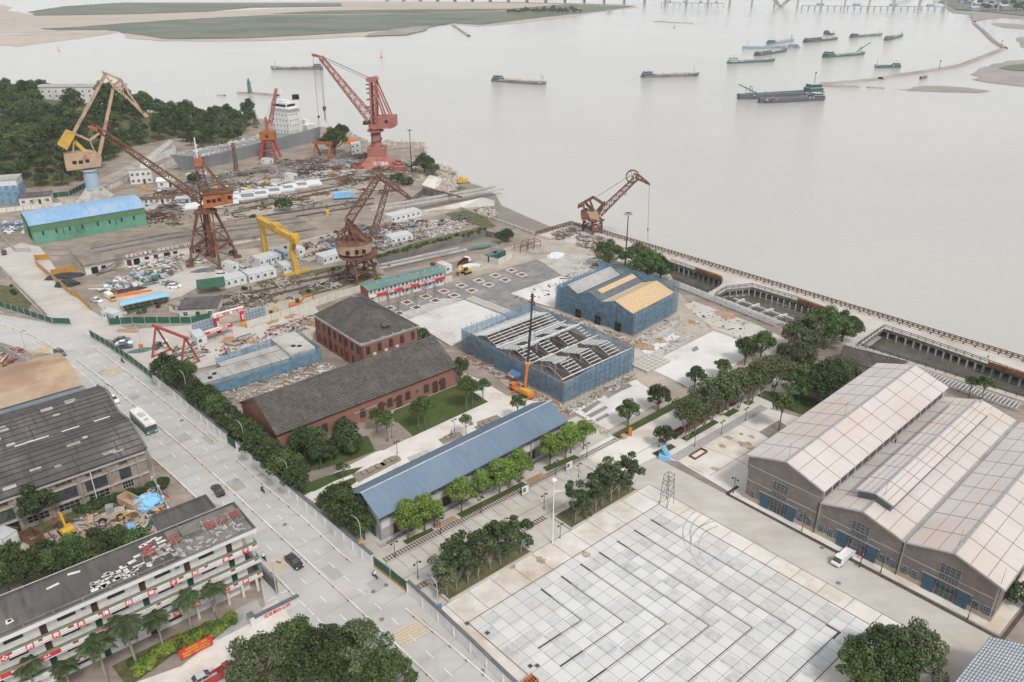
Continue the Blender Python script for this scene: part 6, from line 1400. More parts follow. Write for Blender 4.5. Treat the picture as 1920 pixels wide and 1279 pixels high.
mb.build('hatch_cover', MT['grey_render'], SH)
mb = MB()
for i in range(70):
 x = R.uniform(6, SL-24); y = hw+R.choice([-1, 1])*R.uniform(5.2, 7); mb.cbox((x, y, hz+.6), (R.uniform(.4, 2), R.uniform(.3, .9), R.uniform(.5, 1.6)), 0)
for i in range(24): x = 8+i*(SL-36)/24; mb.beam((x, .5, hz), (x, .5, hz+1.5), .12); mb.beam((x, 2*hw-.5, hz), (x, 2*hw-.5, hz+1.8), .14)
mb.build('deck_gear', MT['old_plaster'], SH, kind='stuff')
br = E('bridge_block', (SL-26, hw, hz), s=(1.1, 1.1, 1.22)); br.parent = SH
mb = MB(); mb.box(0, -6.2, 0, 9.5, 6.2, 12.5); mb.box(-.6, -7.6, 12.5, 8, 7.6, 13); mb.box(0, -5.6, 13, 7, 5.6, 15.4); mb.box(.8, -3, 15.4, 5, 3, 16.4); mb.build('bridge_wall', MT['white_wall'], br)
for z in (1.6, 4.2, 6.8, 9.4):
 for i in range(5): win(br, (-.003, -4.8+i*2.4, z), -HP, .8, .9, 1, 1, 'white_paint', 'dark_void'); win(br, (1.2+i*1.7, -6.203, z), 0, .7, .8, 1, 1, 'white_paint', 'dark_void') if i < 4 else None
mb = MB(); mb.box(-.02, -5.2, 13.6, -.003, 5.2, 14.7); mb.box(.6, -5.63, 13.6, 6.5, -5.603, 14.7); mb.build('bridge_window', MT['dark_void'], br)
mb = MB(); mb.cyl((13, 0, 0), (13, 0, 15.5), 2.2, 1.9, 12); fn = mb.build('funnel', MT['white_wall'], br); mb = MB(); mb.cyl((13, 0, 15.5), (13, 0, 17.6), 2.0, 1.9, 12); mb.build('funnel_top', MT['dark_void'], fn)
mb = MB(); mb.cyl((3, 0, 16.4), (3, 0, 22), .2, .1, 6); mb.beam((3, -1.8, 19), (3, 1.8, 19), .15); mb.beam((2, 0, 20.3), (4, 0, 20.3), .2); mb.build('radar_mast', MT['white_paint'], br)
mb = MB(); mb.box(14, -5.5, 0, 22, 5.5, 3.0); mb.box(16, -2, 3, 20, 2, 5.2); mb.build('stern_house', MT['old_plaster'], br)
m = MB()
for u, v in ((428, 305), (428, 305)): pass
DMs = E('lattice_mast', P(444, 322), 0, 'thin rusty lattice mast standing beside the middle of the grey ship', 'mast'); MB().truss((0, 0, 0), (0, 0, 15), 1.6, 1.6, 1.0, 1.0, 9, .16, (1, 0, 0)).build('mast_frame', MT['rust'], DMs)
# river traffic, breakwaters, bridge
def barge(p0, p1, label, hull='hull_grey', W=9.0, free=1.6, house=0, hh=5.0, hcol='teal_paint', sand=True, conv=0, masts=1, bow=1, name='sand_barge', cat='barge', hlen=.16):
 a, c = P(*p0, WZ), P(*p1, WZ); L = (c-a).length; o = E(name, a, AZ(a, c), label, cat, 'boats on the river'); w = W/2
 mb = MB(); e0, e1 = (L*.02, L*.07) if bow == 1 else (L*.07, L*.02)
 top = [(-e0*.3, -w*.6), (e0*2, -w), (L-e1*2, -w), (L+e1*.3, -w*.35), (L+e1*.3, w*.35), (L-e1*2, w), (e0*2, w), (-e0*.3, w*.6)] if bow == 1 else [(-e0*.3, -w*.35), (e0*2, -w), (L-e1*2, -w), (L+e1*.3, -w*.6), (L+e1*.3, w*.6), (L-e1*2, w), (e0*2, w), (-e0*.3, w*.35)]
 lo = [(x+(1.2 if x < L/2 else -1.2), y*.86) for x, y in top]
 def sh(x): return free+(1.3*max(0, (x-L*.88)/(L*.12)) if bow == 1 else 1.3*max(0, (L*.12-x)/(L*.12)))
 mb.hexa([(x, y, -.5) for x, y in lo], [(x, y, sh(x)) for x, y in top]); h = mb.build('hull', MT[hull], o)
 mb = MB(); x0, x1 = (L*.24, L*.88) if house == 0 else (L*.12, L*.78)
 for s in (-1, 1): mb.box(x0, s*w*.8-.12, free, x1, s*w*.8+.12, free+1.0)
 mb.box(x0-.15, -w*.8, free, x0, w*.8, free+1.0); mb.box(x1, -w*.8, free, x1+.15, w*.8, free+1.0); mb.build('coaming', MT[hull], o)
 mb = MB(); mb.box(x0, -w*.78, free-.05, x1, w*.78, free+.06); mb.build('hold_floor', MT['silt'], o)
 if sand:
  mb = MB(); n = max(2, int((x1-x0)/8))
  for i in range(n): mb.lump((x0+(x1-x0)*(i+.5)/n, 0, free+.1), (x1-x0)/n*.62, w*.74, R.uniform(1.2, 2.2), 9, 3, .18)
  mb.build('sand_cargo', MT['sand'], o)
 hx0, hx1 = (L*.03, L*.03+max(5, L*hlen)) if house == 0 else (L*.97-max(5, L*hlen), L*.97)
 hs = E('wheelhouse', (0, 0, free)); hs.parent = o
 mb = MB(); mb.box(hx0, -w*.8, 0, hx1, w*.8, hh*.45); mb.box(hx0+1, -w*.6, hh*.45, hx1-1, w*.6, hh*.8); mb.build('cabin', MT[hcol], hs)
 mb = MB(); mb.box(hx0-.3, -w*.86, hh*.45, hx1+.3, w*.86, hh*.45+.15); mb.box(hx0+.6, -w*.7, hh*.8, hx1-.6, w*.7, hh*.8+.2); mb.build('cabin_roof', MT['galv'], hs)
 mb = MB(); n = max(2, int((hx1-hx0)/1.6))
 for i in range(n):
  x = hx0+.5+(hx1-hx0-1)*i/n; mb.box(x, -w*.8-.04, hh*.16, x+.8, -w*.8+.01, hh*.34)
  if i: mb.box(x, -w*.6-.04, hh*.53, x+.8, -w*.6+.01, hh*.72)
 mb.build('cabin_window', MT['dark_void'], hs)
 mb = MB(); xm = L*.93 if house == 0 else L*.07
 for k in range(masts): mb.cyl((xm+k*1.8, 0, free), (xm+k*1.8, 0, free+7-k), .16, .1, 5); mb.beam((xm+k*1.8, -1.2, free+5), (xm+k*1.8, 1.2, free+5), .14)
 mb.cyl(((hx0+hx1)/2, 0, free+hh*.8), ((hx0+hx1)/2, 0, free+hh*.8+3), .12, .08, 5); mb.build('mast', MT['dark_frame'], o)
 g = MB(); gr = random.Random(int(p0[0]*3+p0[1])); gm = ('rust', 'dark_slate', 'teal_paint', 'galv', 'salmon_paint', 'cement')
 for i in range(34): g.k = gr.randrange(6); x = gr.choice([gr.uniform(L*.02, L*.3), gr.uniform(L*.7, L*.97), gr.uniform(.05*L, .95*L)]); y = gr.choice([-1, 1])*w*gr.uniform(.55, .92); g.cbox((x, y, free+.4), (gr.uniform(.5, 3.2), gr.uniform(.3, .9), gr.uniform(.5, 1.7)), gr.uniform(-.1, .1))
 g.k = 0; g.build('deck_gear', [MT[q] for q in gm], o, kind='stuff')
 mb = MB(); 
 for x in (L*.04, L*.96): mb.cyl((x, -1.2, free+.2), (x, 1.2, free+.2), .5, n=8)
 mb.build('winch', MT['dark_frame'], o)
 if conv:
  s = 1 if conv > 0 else -1; xb = L*.8 if s > 0 else L*.2; tip = abs(conv)
  mb = MB(); mb.beam((xb, 0, free+1.5), (xb+s*tip, 0, free+1.5+tip*.42), 1.3, .7); mb.build('conveyor', MT[hcol], o)
  mb = MB()
  for y in (-1.6, 1.6): mb.beam((xb+s*tip*.3, y, free), (xb+s*tip*.35, y, free+7), .35)
  mb.beam((xb+s*tip*.35, -1.6, free+7), (xb+s*tip*.35, 1.6, free+7), .35); mb.build('conveyor_gantry', MT[hcol], o)
 return o
barge((923, 152), (1022, 159), 'sand barge with low wheelhouse and two bow masts alone in mid river', masts=2)
barge((510, 130), (606, 130), 'grey loaded barge passing behind the tip of the salmon red crane boom', house=1, bow=-1, hull='hull_grey', hcol='hull_grey')
barge((1202, 145), (1308, 142), 'sand barge with teal wheelhouse right of mid river', masts=1)
barge((1386, 186), (1540, 177), 'large dark barge with conveyor arm and teal wheelhouse, the farther of its pair', W=12, free=2.6, house=1, bow=-1, hh=8, conv=-18, hull='dark_slate', sand=False)
barge((1424, 193), (1543, 187), 'large empty dark barge moored on the near side of its pair', W=11, free=2.4, house=1, bow=-1, hh=4, hull='dark_slate', sand=False, hcol='dark_slate')
barge((1365, 119), (1450, 115), 'green barge with white wheelhouse carrying sand', hull='teal_paint', hcol='white_wall', hh=5.5, sand=True)
barge((1417, 105), (1473, 96), 'short dark barge just behind the green barge with white wheelhouse', hull='dark_slate', hcol='dark_slate', hlen=.4, hh=4)
barge((1394, 91), (1499, 90), 'long pale blue grey barge with rust red bow deck', hull='blue_grey', house=1, bow=-1, hcol='blue_grey', hh=4, sand=False)
barge((1440, 84), (1486, 76), 'barge hidden behind the long pale blue grey barge', hull='blue_grey', masts=2)
barge((1508, 80), (1568, 74), 'barge with long dark deck house near the bridge end of the fleet', hull='dark_slate', hcol='dark_slate', hlen=.45, masts=2)
barge((1546, 64), (1562, 66), 'smallest dark workboat above the other barges', hull='dark_slate', hcol='dark_slate', hlen=.4, W=7, masts=2, sand=False, name='workboat', cat='workboat')
barge((1595, 71), (1652, 66), 'slender pale barge at the top of the fleet', hull='hull_grey', hcol='dark_slate', sand=False)
barge((1661, 76), (1691, 67), 'short barge with red and white cabin at the far end of the fleet', hull='teal_paint', hcol='salmon_paint', hlen=.3)
barge((1545, 108), (1618, 102), 'green barge with a raised conveyor arm at its bow', hull='teal_paint', conv=24, hh=6, W=11, masts=1)
barge((1640, 127), (1688, 127), 'small teal motor boat in front of the stone breakwater', hull='teal_paint', house=1, bow=-1, W=7, hh=4, hlen=.3, sand=False, name='motor_boat', cat='boat')
barge((1726, 148), (1737, 146), 'tiny fishing boat inside the breakwater', hull='dark_slate', W=2.6, free=.8, hh=1.8, sand=False, masts=0, hlen=.3, name='fishing_boat', cat='boat')
barge((1138, 25), (1149, 22), 'small white launch near the far marsh island', hull='white_wall', W=6, hh=5, hcol='white_wall', sand=False, hlen=.5, name='launch', cat='boat')
YT = E('sailing_yacht', P(395, 212, WZ), .2, 'white sailing yacht with a tall mast behind the wooded shore', 'yacht')
mb = MB(); mb.hexa([(-6, -1.2, -.4), (5, -1.6, -.4), (9, 0, -.4), (5, 1.6, -.4), (-6, 1.2, -.4)], [(-8, -2.2, 2), (5, -2.4, 2), (11, 0, 2.4), (5, 2.4, 2), (-8, 2.2, 2)]); mb.build('hull', MT['white_wall'], YT)
mb = MB(); mb.box(-4, -1.4, 2, 3, 1.4, 3.4); mb.build('cabin', MT['white_wall'], YT); mb = MB(); mb.cyl((1, 0, 2), (1, 0, 27), .22, .12, 6); mb.beam((1, -2, 16), (1, 2, 16), .15); mb.beam((1, 0, 26.5), (-8, 0, 2.2), .07); mb.beam((1, 0, 26.5), (10.5, 0, 2.4), .07); mb.build('mast', MT['white_paint'], YT)
def buoy(u, v, col, label, h=5):
 o = E('buoy', P(u, v, WZ), 0, label, 'buoy'); m = MB(); m.cyl((0, 0, -.3), (0, 0, .9), 1.6, 1.5, 10); m.build('float', MT[col], o); m = MB()
 for i in range(3): a = i*2.1; m.beam((math.cos(a)*1.1, math.sin(a)*1.1, .9), (0, 0, h*.8), .2)
 m.cyl((0, 0, h*.8), (0, 0, h), .5, .2, 8); m.build('frame', MT[col], o)
buoy(715, 108, 'sign_red', 'red channel buoy alone in the river behind the salmon red crane', 7); buoy(110, 95, 'machine_yellow', 'yellow buoy near the big sandbank at the left', 5); buoy(1264, 53, 'dark_slate', 'dark channel buoy below the bridge', 5)
LH = E('beacon_tower', P(469, 176, WZ), 0, 'green beacon tower on a rocky islet in the river', 'beacon')
m = MB(); m.cyl((0, 0, 1.2), (0, 0, 9.6), 1.9, 1.25, 12); m.build('tower', MT['teal_paint'], LH); m = MB(); m.cyl((0, 0, 9.6), (0, 0, 10), 2.0, 2.0, 12); m.cyl((0, 0, 10), (0, 0, 12), .8, .7, 10); m.cyl((0, 0, 12), (0, 0, 12.8), .9, .1, 10); m.build('lantern', MT['teal_paint'], LH)
for u, v, lb in ((1527, 156, 'slim marker post on the near tip of the breakwater'), (1760, 132, 'slim marker post on the middle of the breakwater'), (1876, 91, 'slim marker post at the bend of the breakwater')):
 o = E('marker_post', P(u, v, WZ), 0, lb, 'marker post'); m = MB(); m.cyl((0, 0, 0), (0, 0, 9), .25, .2, 6); m.build('post', MT['dark_frame'], o); m = MB(); m.cbox((0, 0, 9.4), (1.2, .4, 1.3)); m.build('topmark', MT['dark_frame'], o)
def dyke(px, w, h, label):
 pts = [P(u, v, WZ) for u, v in px]; mb = MB(); prev = None
 for a, c in zip(pts, pts[1:]):
  n = max(2, int((c-a).length/4)); d = (c-a).normalized(); s = Vector((-d.y, d.x, 0))
  for i in range(n+1):
   q = a.lerp(c, i/n)
   ring = [q+s*(w*k*R.uniform(.8, 1.15))+Vector((0, 0, z*h*R.uniform(.75, 1.2))) for k, z in ((-1, -.4), (-.55, .7), (-.2, 1), (.2, 1), (.55, .7), (1, -.4))]
   b0 = len(mb.v); mb.v += ring
   if prev is not None:
    for k in range(5): mb.f.append([prev+k, prev+k+1, b0+k+1, b0+k]); mb.m.append(0)
   prev = b0
 return mb.build('breakwater', MT['silt'], None, label, 'breakwater')
dyke([(1826, 44), (1843, 58), (1862, 77), (1884, 91)], 5, 1.8, 'far arm of the stone breakwater running toward the bank')
dyke([(1882, 92), (1845, 107), (1800, 124), (1762, 131), (1700, 140), (1651, 148)], 5, 2.0, 'long curved stone breakwater in front of the sandbanks')
dyke([(1643, 150), (1590, 155), (1545, 158), (1522, 161)], 4.5, 1.8, 'short straight stone breakwater beside the paired dark barges')
dyke([(1524, 161), (1560, 162.5), (1610, 164)], 4, 1.4, 'low inner stone spur at the breakwater tip'); dyke([(1626, 164.5), (1642, 165), (1658, 166)], 3, 1.0, 'tiny stone spur beyond the breakwater tip'); dyke([(1826, 27), (1823, 33), (1827, 41)], 5, 1.5, 'stone groyne at the far river bank')
dyke([(848, 47), (862, 56), (879, 68)], 4, 1.6, 'straight stone groyne sticking out from the marsh island'); dyke([(445, 176), (469, 175.5), (500, 178), (520, 180)], 4, 1.3, 'rocky islet under the green beacon tower'); dyke([(1228, 40), (1262, 42.5), (1300, 44)], 3, 1.0, 'thin floating boom line in the far river'); dyke([(408, 179), (422, 179.5)], 2.5, .8, 'small rock patch left of the beacon islet')
def on_line(x): 
 a, c = P(820, 2.5, WZ), P(1770, 19.5, WZ); return a+(c-a)*x
BG = E('river_bridge', on_line(0), 0, 'long pale river bridge on piers across the top of the photo', 'bridge'); o0 = on_line(0); dv = on_line(1)-o0; bl = dv.length; du = dv.normalized(); dn = Vector((-du.y, du.x, 0))
def dz(f): return 8+max(0, min(1, (f-.25)/.4))*20
mb = MB()
for i in range(-8, 34): f0, f1 = i/26, (i+1)/26; mb.beam(dv*f0+Vector((0, 0, dz(f0))), dv*f1+Vector((0, 0, dz(f1))), 22, 2.2)
mb.build('deck', MT['concrete'], BG)
st = MB(); st.box(-2, -8, 0, 2, 8, 1); pm = st.mesh('pier', MT['concrete'])
for i in range(-3, 30):
 f = i/24; q = bpy.data.objects.new('pier', pm); C.objects.link(q); q.parent = BG; q.location = dv*f+Vector((0, 0, -1)); q.rotation_euler = (0, 0, math.atan2(du.y, du.x)); q.scale = (1, 1, dz(f))
mb = MB(); f = .72
for s in (-1, 1): mb.beam(dv*f, dv*(f+s*.02)+Vector((0, 0, dz(f)-1)), 3, 8)
mb.build('v_pier', MT['concrete'], BG)
def trestle(p0, p1, label):
 a, c = P(*p0, WZ), P(*p1, WZ); o = E('work_trestle', a, AZ(a, c), label, 'trestle'); L = (c-a).length; m = MB(); m.box(0, -5, 9, L, 5, 10.2); m.build('deck', MT['steel'], o); n = int(L/14); m = MB()
 for i in range(n+1):
  for y in (-4, 4): m.cyl((L*i/n, y, -1), (L*i/n, y, 9), .6, n=6)
 m.build('pile_row', MT['steel'], o, kind='stuff'); m = MB()
 for i in range(4): x = L*(.1+.25*i); m.box(x, -4, 10.2, x+L*.05, 4, 15)
 m.build('machinery', MT['blue_grey'], o)
trestle((1240, 13), (1357, 14.5), 'short construction trestle on thin piles left of the river bridge opening'); trestle((1503, 19), (1778, 21.5), 'long construction trestle on thin piles in front of the river bridge')
bl_ = E('far_buildings', P(1850, 5, -1.5), 0); bpy.data.objects.remove(bl_)
for i in range(26):
 u, v = R.uniform(1800, 1990), R.uniform(-2, 20); o = E('far_house', P(u, v, -1.5), R.uniform(0, 1.5), 'low pale house among the trees on the far right bank', 'house', 'houses on the far bank'); w_, d_, h_ = R.uniform(12, 30), R.uniform(10, 16), R.uniform(5, 10); m = MB(); m.box(0, 0, 0, w_, d_, h_); m.build('wall', MT['blue_grey'], o); m = MB(); slab(m, (-1, h_), (d_/2, h_+2), -1, w_+1, .3); slab(m, (d_+1, h_), (d_/2, h_+2), -1, w_+1, .3); m.build('roof', MT['white_paint' if i % 3 else 'blue_grey'], o)
# quay furniture
def rail_fence(name, px, h, mat, label, post=2.2, z=.02, rails=2, pt=.12, top=.14):
 pts = [P(u, v) for u, v in px]; o = E(name, pts[0], 0, label, 'railing'); m = MB(); r = MB()
 for a, c in zip(pts, pts[1:]):
  a, c = a-pts[0], c-pts[0]; n = max(1, int((c-a).length/post))
  for i in range(n): q = a.lerp(c, i/n); m.beam(q+Vector((0, 0, z)), q+Vector((0, 0, z+h)), pt)
  for k in range(rails): zz_ = z+h*(1-k*.45); r.beam(a+Vector((0, 0, zz_)), c+Vector((0, 0, zz_)), top, top)
 m.build('post', MT[mat], o, kind='stuff'); r.build('rail', MT[mat], o)
def ptl(t): q = SW0.lerp(SW1, t); return PJ(q)
rail_fence('sea_wall_balustrade', [(1005, 439), (1070, 419.5)]+[ptl(t) for t in (.1, .25, .4, .55, .7, .85, 1.0, 1.12)], 1.1, 'rust', 'rusty brown balustrade along the sea wall', 1.5, 0, 2, .34, .22)
rail_fence('sea_wall_balustrade', [(1003, 442), (1068, 424)]+[PJ(SW0.lerp(SW1, t)+Vector((-1.1, -1.2, 0))) for t in (.02, .25, .5, .75, 1.0, 1.12)], .7, 'rust', 'low inner rusty kerb rail along the sea wall', 3, 0, 1, .3, .2)
rail_fence('quay_railing', [(1258, 491), (1305, 507), (1353, 523), (1354, 534)], 1.1, 'dark_frame', 'dark railing around the far edge of the first open basin')
rail_fence('quay_railing', [(1262, 524), (1295, 539), (1327, 550), (1350, 538)], 1.1, 'dark_frame', 'dark railing along the near edge of the first open basin')
rail_fence('quay_railing', [(1342, 557), (1344, 552), (1362, 542), (1410, 537), (1497, 563), (1557, 586), (1572, 592)], 1.1, 'dark_frame', 'dark railing around the far edge of the middle open basin')
rail_fence('quay_railing', [(1342, 557), (1400, 578), (1470, 604), (1545, 630)], 1.1, 'dark_frame', 'dark railing along the near edge of the middle open basin')
rail_fence('quay_railing', [(1608, 649), (1657, 615), (1707, 631), (1853, 682), (1960, 720)], 1.1, 'dark_frame', 'dark railing around the far edge of the last open basin')
rail_fence('quay_railing', [(1608, 650), (1700, 678), (1810, 713), (1925, 750)], 1.1, 'dark_frame', 'dark railing along the near edge of the last open basin')
for (a, c), lb in ((((1305, 507.5), (1353, 524)), 'first'), (((1497, 564.5), (1556, 586)), 'middle'), (((1853, 684), (1930, 710)), 'last')):
 p, q = P(*a), P(*c); o = E('orange_formwork', p, AZ(p, q), 'orange formwork screen on the far edge of the %s open basin' % lb, 'formwork'); L = (q-p).length; m = MB(); m.box(0, -.6, .03, L, -.45, 1.3); m.box(0, -.45, .03, L, .9, .2); m.build('screen', MT['rust_orange'], o); m = MB()
 for i in range(int(L/1.5)): m.box(i*1.5, -.75, -.4, i*1.5+.12, -.6, 1.6)
 m.build('frame', MT['bamboo'], o)
pile = MB(); pile.cyl((0, 0, -4.5), (0, 0, -.95), .3, n=8); pme = pile.mesh('concrete_pile', MT['grey_render'])
for nm, px, n in (('first', [(1259, 492), (1353, 525)], 12), ('middle', [(1362, 543), (1410, 539), (1557, 588)], 24), ('last', [(1657, 617), (1707, 633), (1853, 684), (1960, 722)], 26)):
 pts = [P(u, v) for u, v in px]
 for a, c in zip(pts, pts[1:]):
  k = max(2, int((c-a).length/2.1))
  for i in range(k):
   for b_ in (0, 2.4):
    q = bpy.data.objects.new('concrete_pile', pme); C.objects.link(q); q.location = a.lerp(c, (i+.5)/k)+Vector((.3+b_*.7, .3+b_*.75, 0)); tag(q, 'pale concrete pile under the far edge of the %s open basin' % nm, 'pile', 'concrete piles under the jetty')
for k, px in enumerate(([(1378, 565), (1396, 557)], [(1402, 574), (1424, 566)], [(1426, 583), (1450, 575)], [(1451, 592), (1476, 585)])):
 a, c = P(*px[0]), P(*px[1]); m = MB(); m.beam((0, 0, -.9), (c-a)+Vector((0, 0, -.9)), .8, .7); m.build('concrete_beam', MT['concrete'], None, ORD[k]+' pale concrete beam from the left across the middle open basin', 'beam', 'beams across the middle basin', loc=a)
a, c = P(1368, 561), P(1480, 600); m = MB(); m.beam((2.2, 2.6, -.95), (c-a)+Vector((2.2, 2.6, -.95)), .6, .6); m.build('concrete_beam', MT['concrete'], None, 'long pale concrete beam running along the middle open basin', 'beam', loc=a)
def pergola(px, w, label):
 a, c = P(*px[0]), P(*px[1]); L = (c-a).length; o = E('steel_pergola', a, AZ(a, c), label, 'pergola'); m = MB()
 for y in (-w, 0): m.box(0, y-.1, .55, L, y+.1, .8)
 for i in range(int(L/.9)): m.box(i*.9, -w, .8, i*.9+.28, 0, .92)
 m.build('grid', MT['galv'], o); m = MB()
 for i in range(int(L/5)):
  for y in (-w+.3, -.3): m.box(i*5, y-.1, 0, i*5+.2, y+.1, .55)
 m.build('leg', MT['dark_frame'], o, kind='stuff')
pergola([(1275, 535), (1470, 612)], 3.0, 'long low steel grid frame along the near side of the first two basins'); pergola([(1600, 655), (1925, 765)], 4.0, 'long low steel grid frame along the near side of the last basin')
# vegetation
def LEAF(name, c1, c2, rnd=.18, tr=.25):
 m, nt, b = new_mat(name); v = oc(nt)
 col = mixc(nt, rng(nt, nz(nt, v, .9, 4, .7), .36, .64), c1, c2)
 gi = nt.nodes.new('ShaderNodeNewGeometry'); hv = N(nt, 'ShaderNodeHueSaturation'); nt.links.new(rng(nt, gi.outputs['Random Per Island'], 0, 1, .6, 1.5), hv.inputs['Value']); nt.links.new(col, hv.inputs['Color']); col = hv.outputs[0]
 oi = nt.nodes.new('ShaderNodeObjectInfo'); h = N(nt, 'ShaderNodeHueSaturation'); nt.links.new(rng(nt, oi.outputs['Random'], 0, 1, 1-rnd, 1+rnd), h.inputs['Value'])
 nt.links.new(rng(nt, oi.outputs['Random'], 0, 1, .485, .515), h.inputs['Hue']); nt.links.new(col, h.inputs['Color'])
 nt.links.new(h.outputs[0], b.inputs['Base Color']); b.inputs['Roughness'].default_value = .65; b.inputs['Specular IOR Level'].default_value = .25
 t = nt.nodes.new('ShaderNodeBsdfTranslucent'); nt.links.new(h.outputs[0], t.inputs['Color']); mx = nt.nodes.new('ShaderNodeMixShader'); mx.inputs[0].default_value = tr
 nt.links.new(b.outputs[0], mx.inputs[1]); nt.links.new(t.outputs[0], mx.inputs[2]); nt.links.new(mx.outputs[0], nt.nodes['Material Output'].inputs['Surface'])
LEAF('leaf_dark', (0.0448, 0.0728, 0.0308), (0.0812, 0.119, 0.0476)); LEAF('leaf_mid', (0.07, 0.112, 0.035), (0.119, 0.168, 0.0588)); LEAF('leaf_bright', (0.143, 0.227, 0.047), (0.21, 0.294, 0.0756)); LEAF('leaf_olive', (0.091, 0.112, 0.056), (0.147, 0.168, 0.091)); LEAF('leaf_wood', (0.042, 0.077, 0.0336), (0.098, 0.147, 0.0588), .3); LEAF('leaf_yellow', (0.196, 0.259, 0.042), (0.28, 0.336, 0.07)); LEAF('leaf_palm', (0.042, 0.07, 0.0308), (0.091, 0.119, 0.049))
MAT('bark', (.13, .10, .08), (.19, .155, .125), 1.5, .95); MAT('pale_bark', (.24, .215, .185), (.32, .29, .25), 1.5, .95)
def leaves(blobs, n, s, rnd, inner=.55, flat=.8):
 v = []; f = []; tot = sum(b[3]**2 for b in blobs); k = 0
 for bx, by, bz, br in blobs:
  m = int(n*br*br/tot); got = 0; tries = 0
  while got < m and tries < m*4:
   tries += 1
   d = Vector((rnd.gauss(0, 1), rnd.gauss(0, 1), rnd.gauss(0, 1))).normalized(); r = br*(inner+(1.04-inner)*rnd.random()**.5)
   if d.z < -.55 and rnd.random() < .7: continue
   p = Vector((bx, by, bz))+Vector((d.x*r, d.y*r, d.z*r*flat))
   nb = False
   for ox, oy, oz, orr in blobs:
    if (ox, oy, oz) != (bx, by, bz) and (p-Vector((ox, oy, oz))).length < orr*.5: nb = True; break
   if nb: continue
   nn = (d+Vector((rnd.gauss(0, .5), rnd.gauss(0, .5), rnd.gauss(.35, .5)))).normalized()
   a = nn.orthogonal().normalized(); a.rotate(Matrix.Rotation(rnd.uniform(0, 6.28), 3, nn)); c = nn.cross(a); q = s*rnd.uniform(.6, 1.35)
   b0 = len(v); v += [p-a*q*.5, p+c*q*.36+nn*q*.08, p+a*q*.5, p-c*q*.36+nn*q*.08]; f.append((b0, b0+1, b0+2, b0+3)); got += 1
 return v, f
def crown_mesh(name, blobs, n, s, mat, seed, inner=.55, flat=.8):
 v, f = leaves(blobs, n, s, random.Random(seed), inner, flat); me = bpy.data.meshes.new(name); me.from_pydata([tuple(p) for p in v], [], f); me.materials.append(MT[mat]); return me
def blobset(seed, n, R_, z0, z1, r0, r1, vase=False):
 g = random.Random(seed); out = []
 for i in range(n):
  a = 2*math.pi*i/n*1.618*2+g.uniform(-.4, .4); t = (i+.5)/n; rr = R_*(math.sqrt(t) if not vase else .55+.45*t)*g.uniform(.75, 1.0); z = z0+(z1-z0)*((1-t*.75)*g.uniform(.7, 1.1) if not vase else g.uniform(.3, 1.0))
  out.append((rr*math.cos(a), rr*math.sin(a), z, g.uniform(r0, r1)))
 return out
def tree_proto(name, h_tr, r_tr, blobs, n, s, mat, seed, bark='bark', cat='tree', limbs=True, lean=0, inner=.55, flat=.8, multi=1):
 o = E(name, (0, 0, 0), 0, 'x', cat); g = random.Random(seed); m = MB(); 
 for q in range(multi):
  bx = g.uniform(-.25, .25)*(multi > 1); by = g.uniform(-.25, .25)*(multi > 1)
  top = Vector((lean+bx*3, by*3, h_tr)); m.cyl((bx, by, -.1), top*.5+Vector((bx*.5, by*.5, 0)), r_tr, r_tr*.78, 7); m.cyl(top*.5+Vector((bx*.5, by*.5, 0)), top, r_tr*.78, r_tr*.6, 7)
  if limbs:
   for i, b in enumerate(blobs):
    if multi > 1 and i % multi != q: continue
    st = top*g.uniform(.6, 1.0); e = Vector(b[:3])+Vector((0, 0, b[3]*.2)); md = st.lerp(e, .55)+Vector((0, 0, -.12*(e-st).length)); m.cyl(st, md, r_tr*.45, r_tr*.3, 5); m.cyl(md, e, r_tr*.3, r_tr*.1, 5)
 m.build('trunk', MT[bark], o); me = crown_mesh('crown', blobs, n, s, mat, seed, inner, flat); c = bpy.data.objects.new('crown', me); C.objects.link(c); c.parent = o; return Proto(o)
street = [tree_proto('street_tree', 2.6, .22, blobset(10+i, 17, 2.9, 3.2, 6.8, .8, 1.35), 2700, .40, 'leaf_dark' if i else 'leaf_mid', 10+i, inner=.3) for i in range(3)]
row = [tree_proto('round_tree', 2.3, .15, blobset(20+i, 14, 2.0, 3.0, 6.2, .7, 1.15), 2700, .32, 'leaf_bright', 20+i, inner=.3) for i in range(2)]
magn = [tree_proto('young_tree', 2.2, .11, [(g.uniform(-1.5, 1.5), g.uniform(-1.5, 1.5), g.uniform(2.8, 8.2), g.uniform(.6, 1.0)) for _ in range(16)], 2300, .36, 'leaf_olive' if i == 1 else 'leaf_dark', 30+i, 'pale_bark', inner=.3) for i, g in enumerate((random.Random(1), random.Random(2), random.Random(3)))]
vase = [tree_proto('avenue_tree', 1.8, .16, blobset(40+i, 16, 3.0, 4.6, 7.4, .9, 1.4, True), 3000, .38, 'leaf_olive', 40+i, 'pale_bark', inner=.25, multi=2) for i in range(2)]
thin = [tree_proto('slender_tree', 5.0, .16, blobset(50+i, 8, 1.7, 5.2, 8.2, .8, 1.3), 1500, .40, 'leaf_mid', 50+i, inner=.25) for i in range(2)]
banyan = [tree_proto('spreading_tree', 3.5, .5, blobset(60+i, 34, 6.8, 4.0, 10.6, 1.1, 2.0), 6800, .52, ('leaf_mid', 'leaf_dark', 'leaf_olive')[i], 60+i, inner=.3) for i in range(3)]
wood = [tree_proto('woodland_tree', 5.0, .35, blobset(70+i, 12+i, 4.6+.2*i, 4.4, 9+i*1.1, 1.5, 2.7), 1700, .9, ('leaf_wood', 'leaf_mid', 'leaf_wood', 'leaf_olive', 'leaf_dark')[i], 70+i, inner=.35) for i in range(5)]
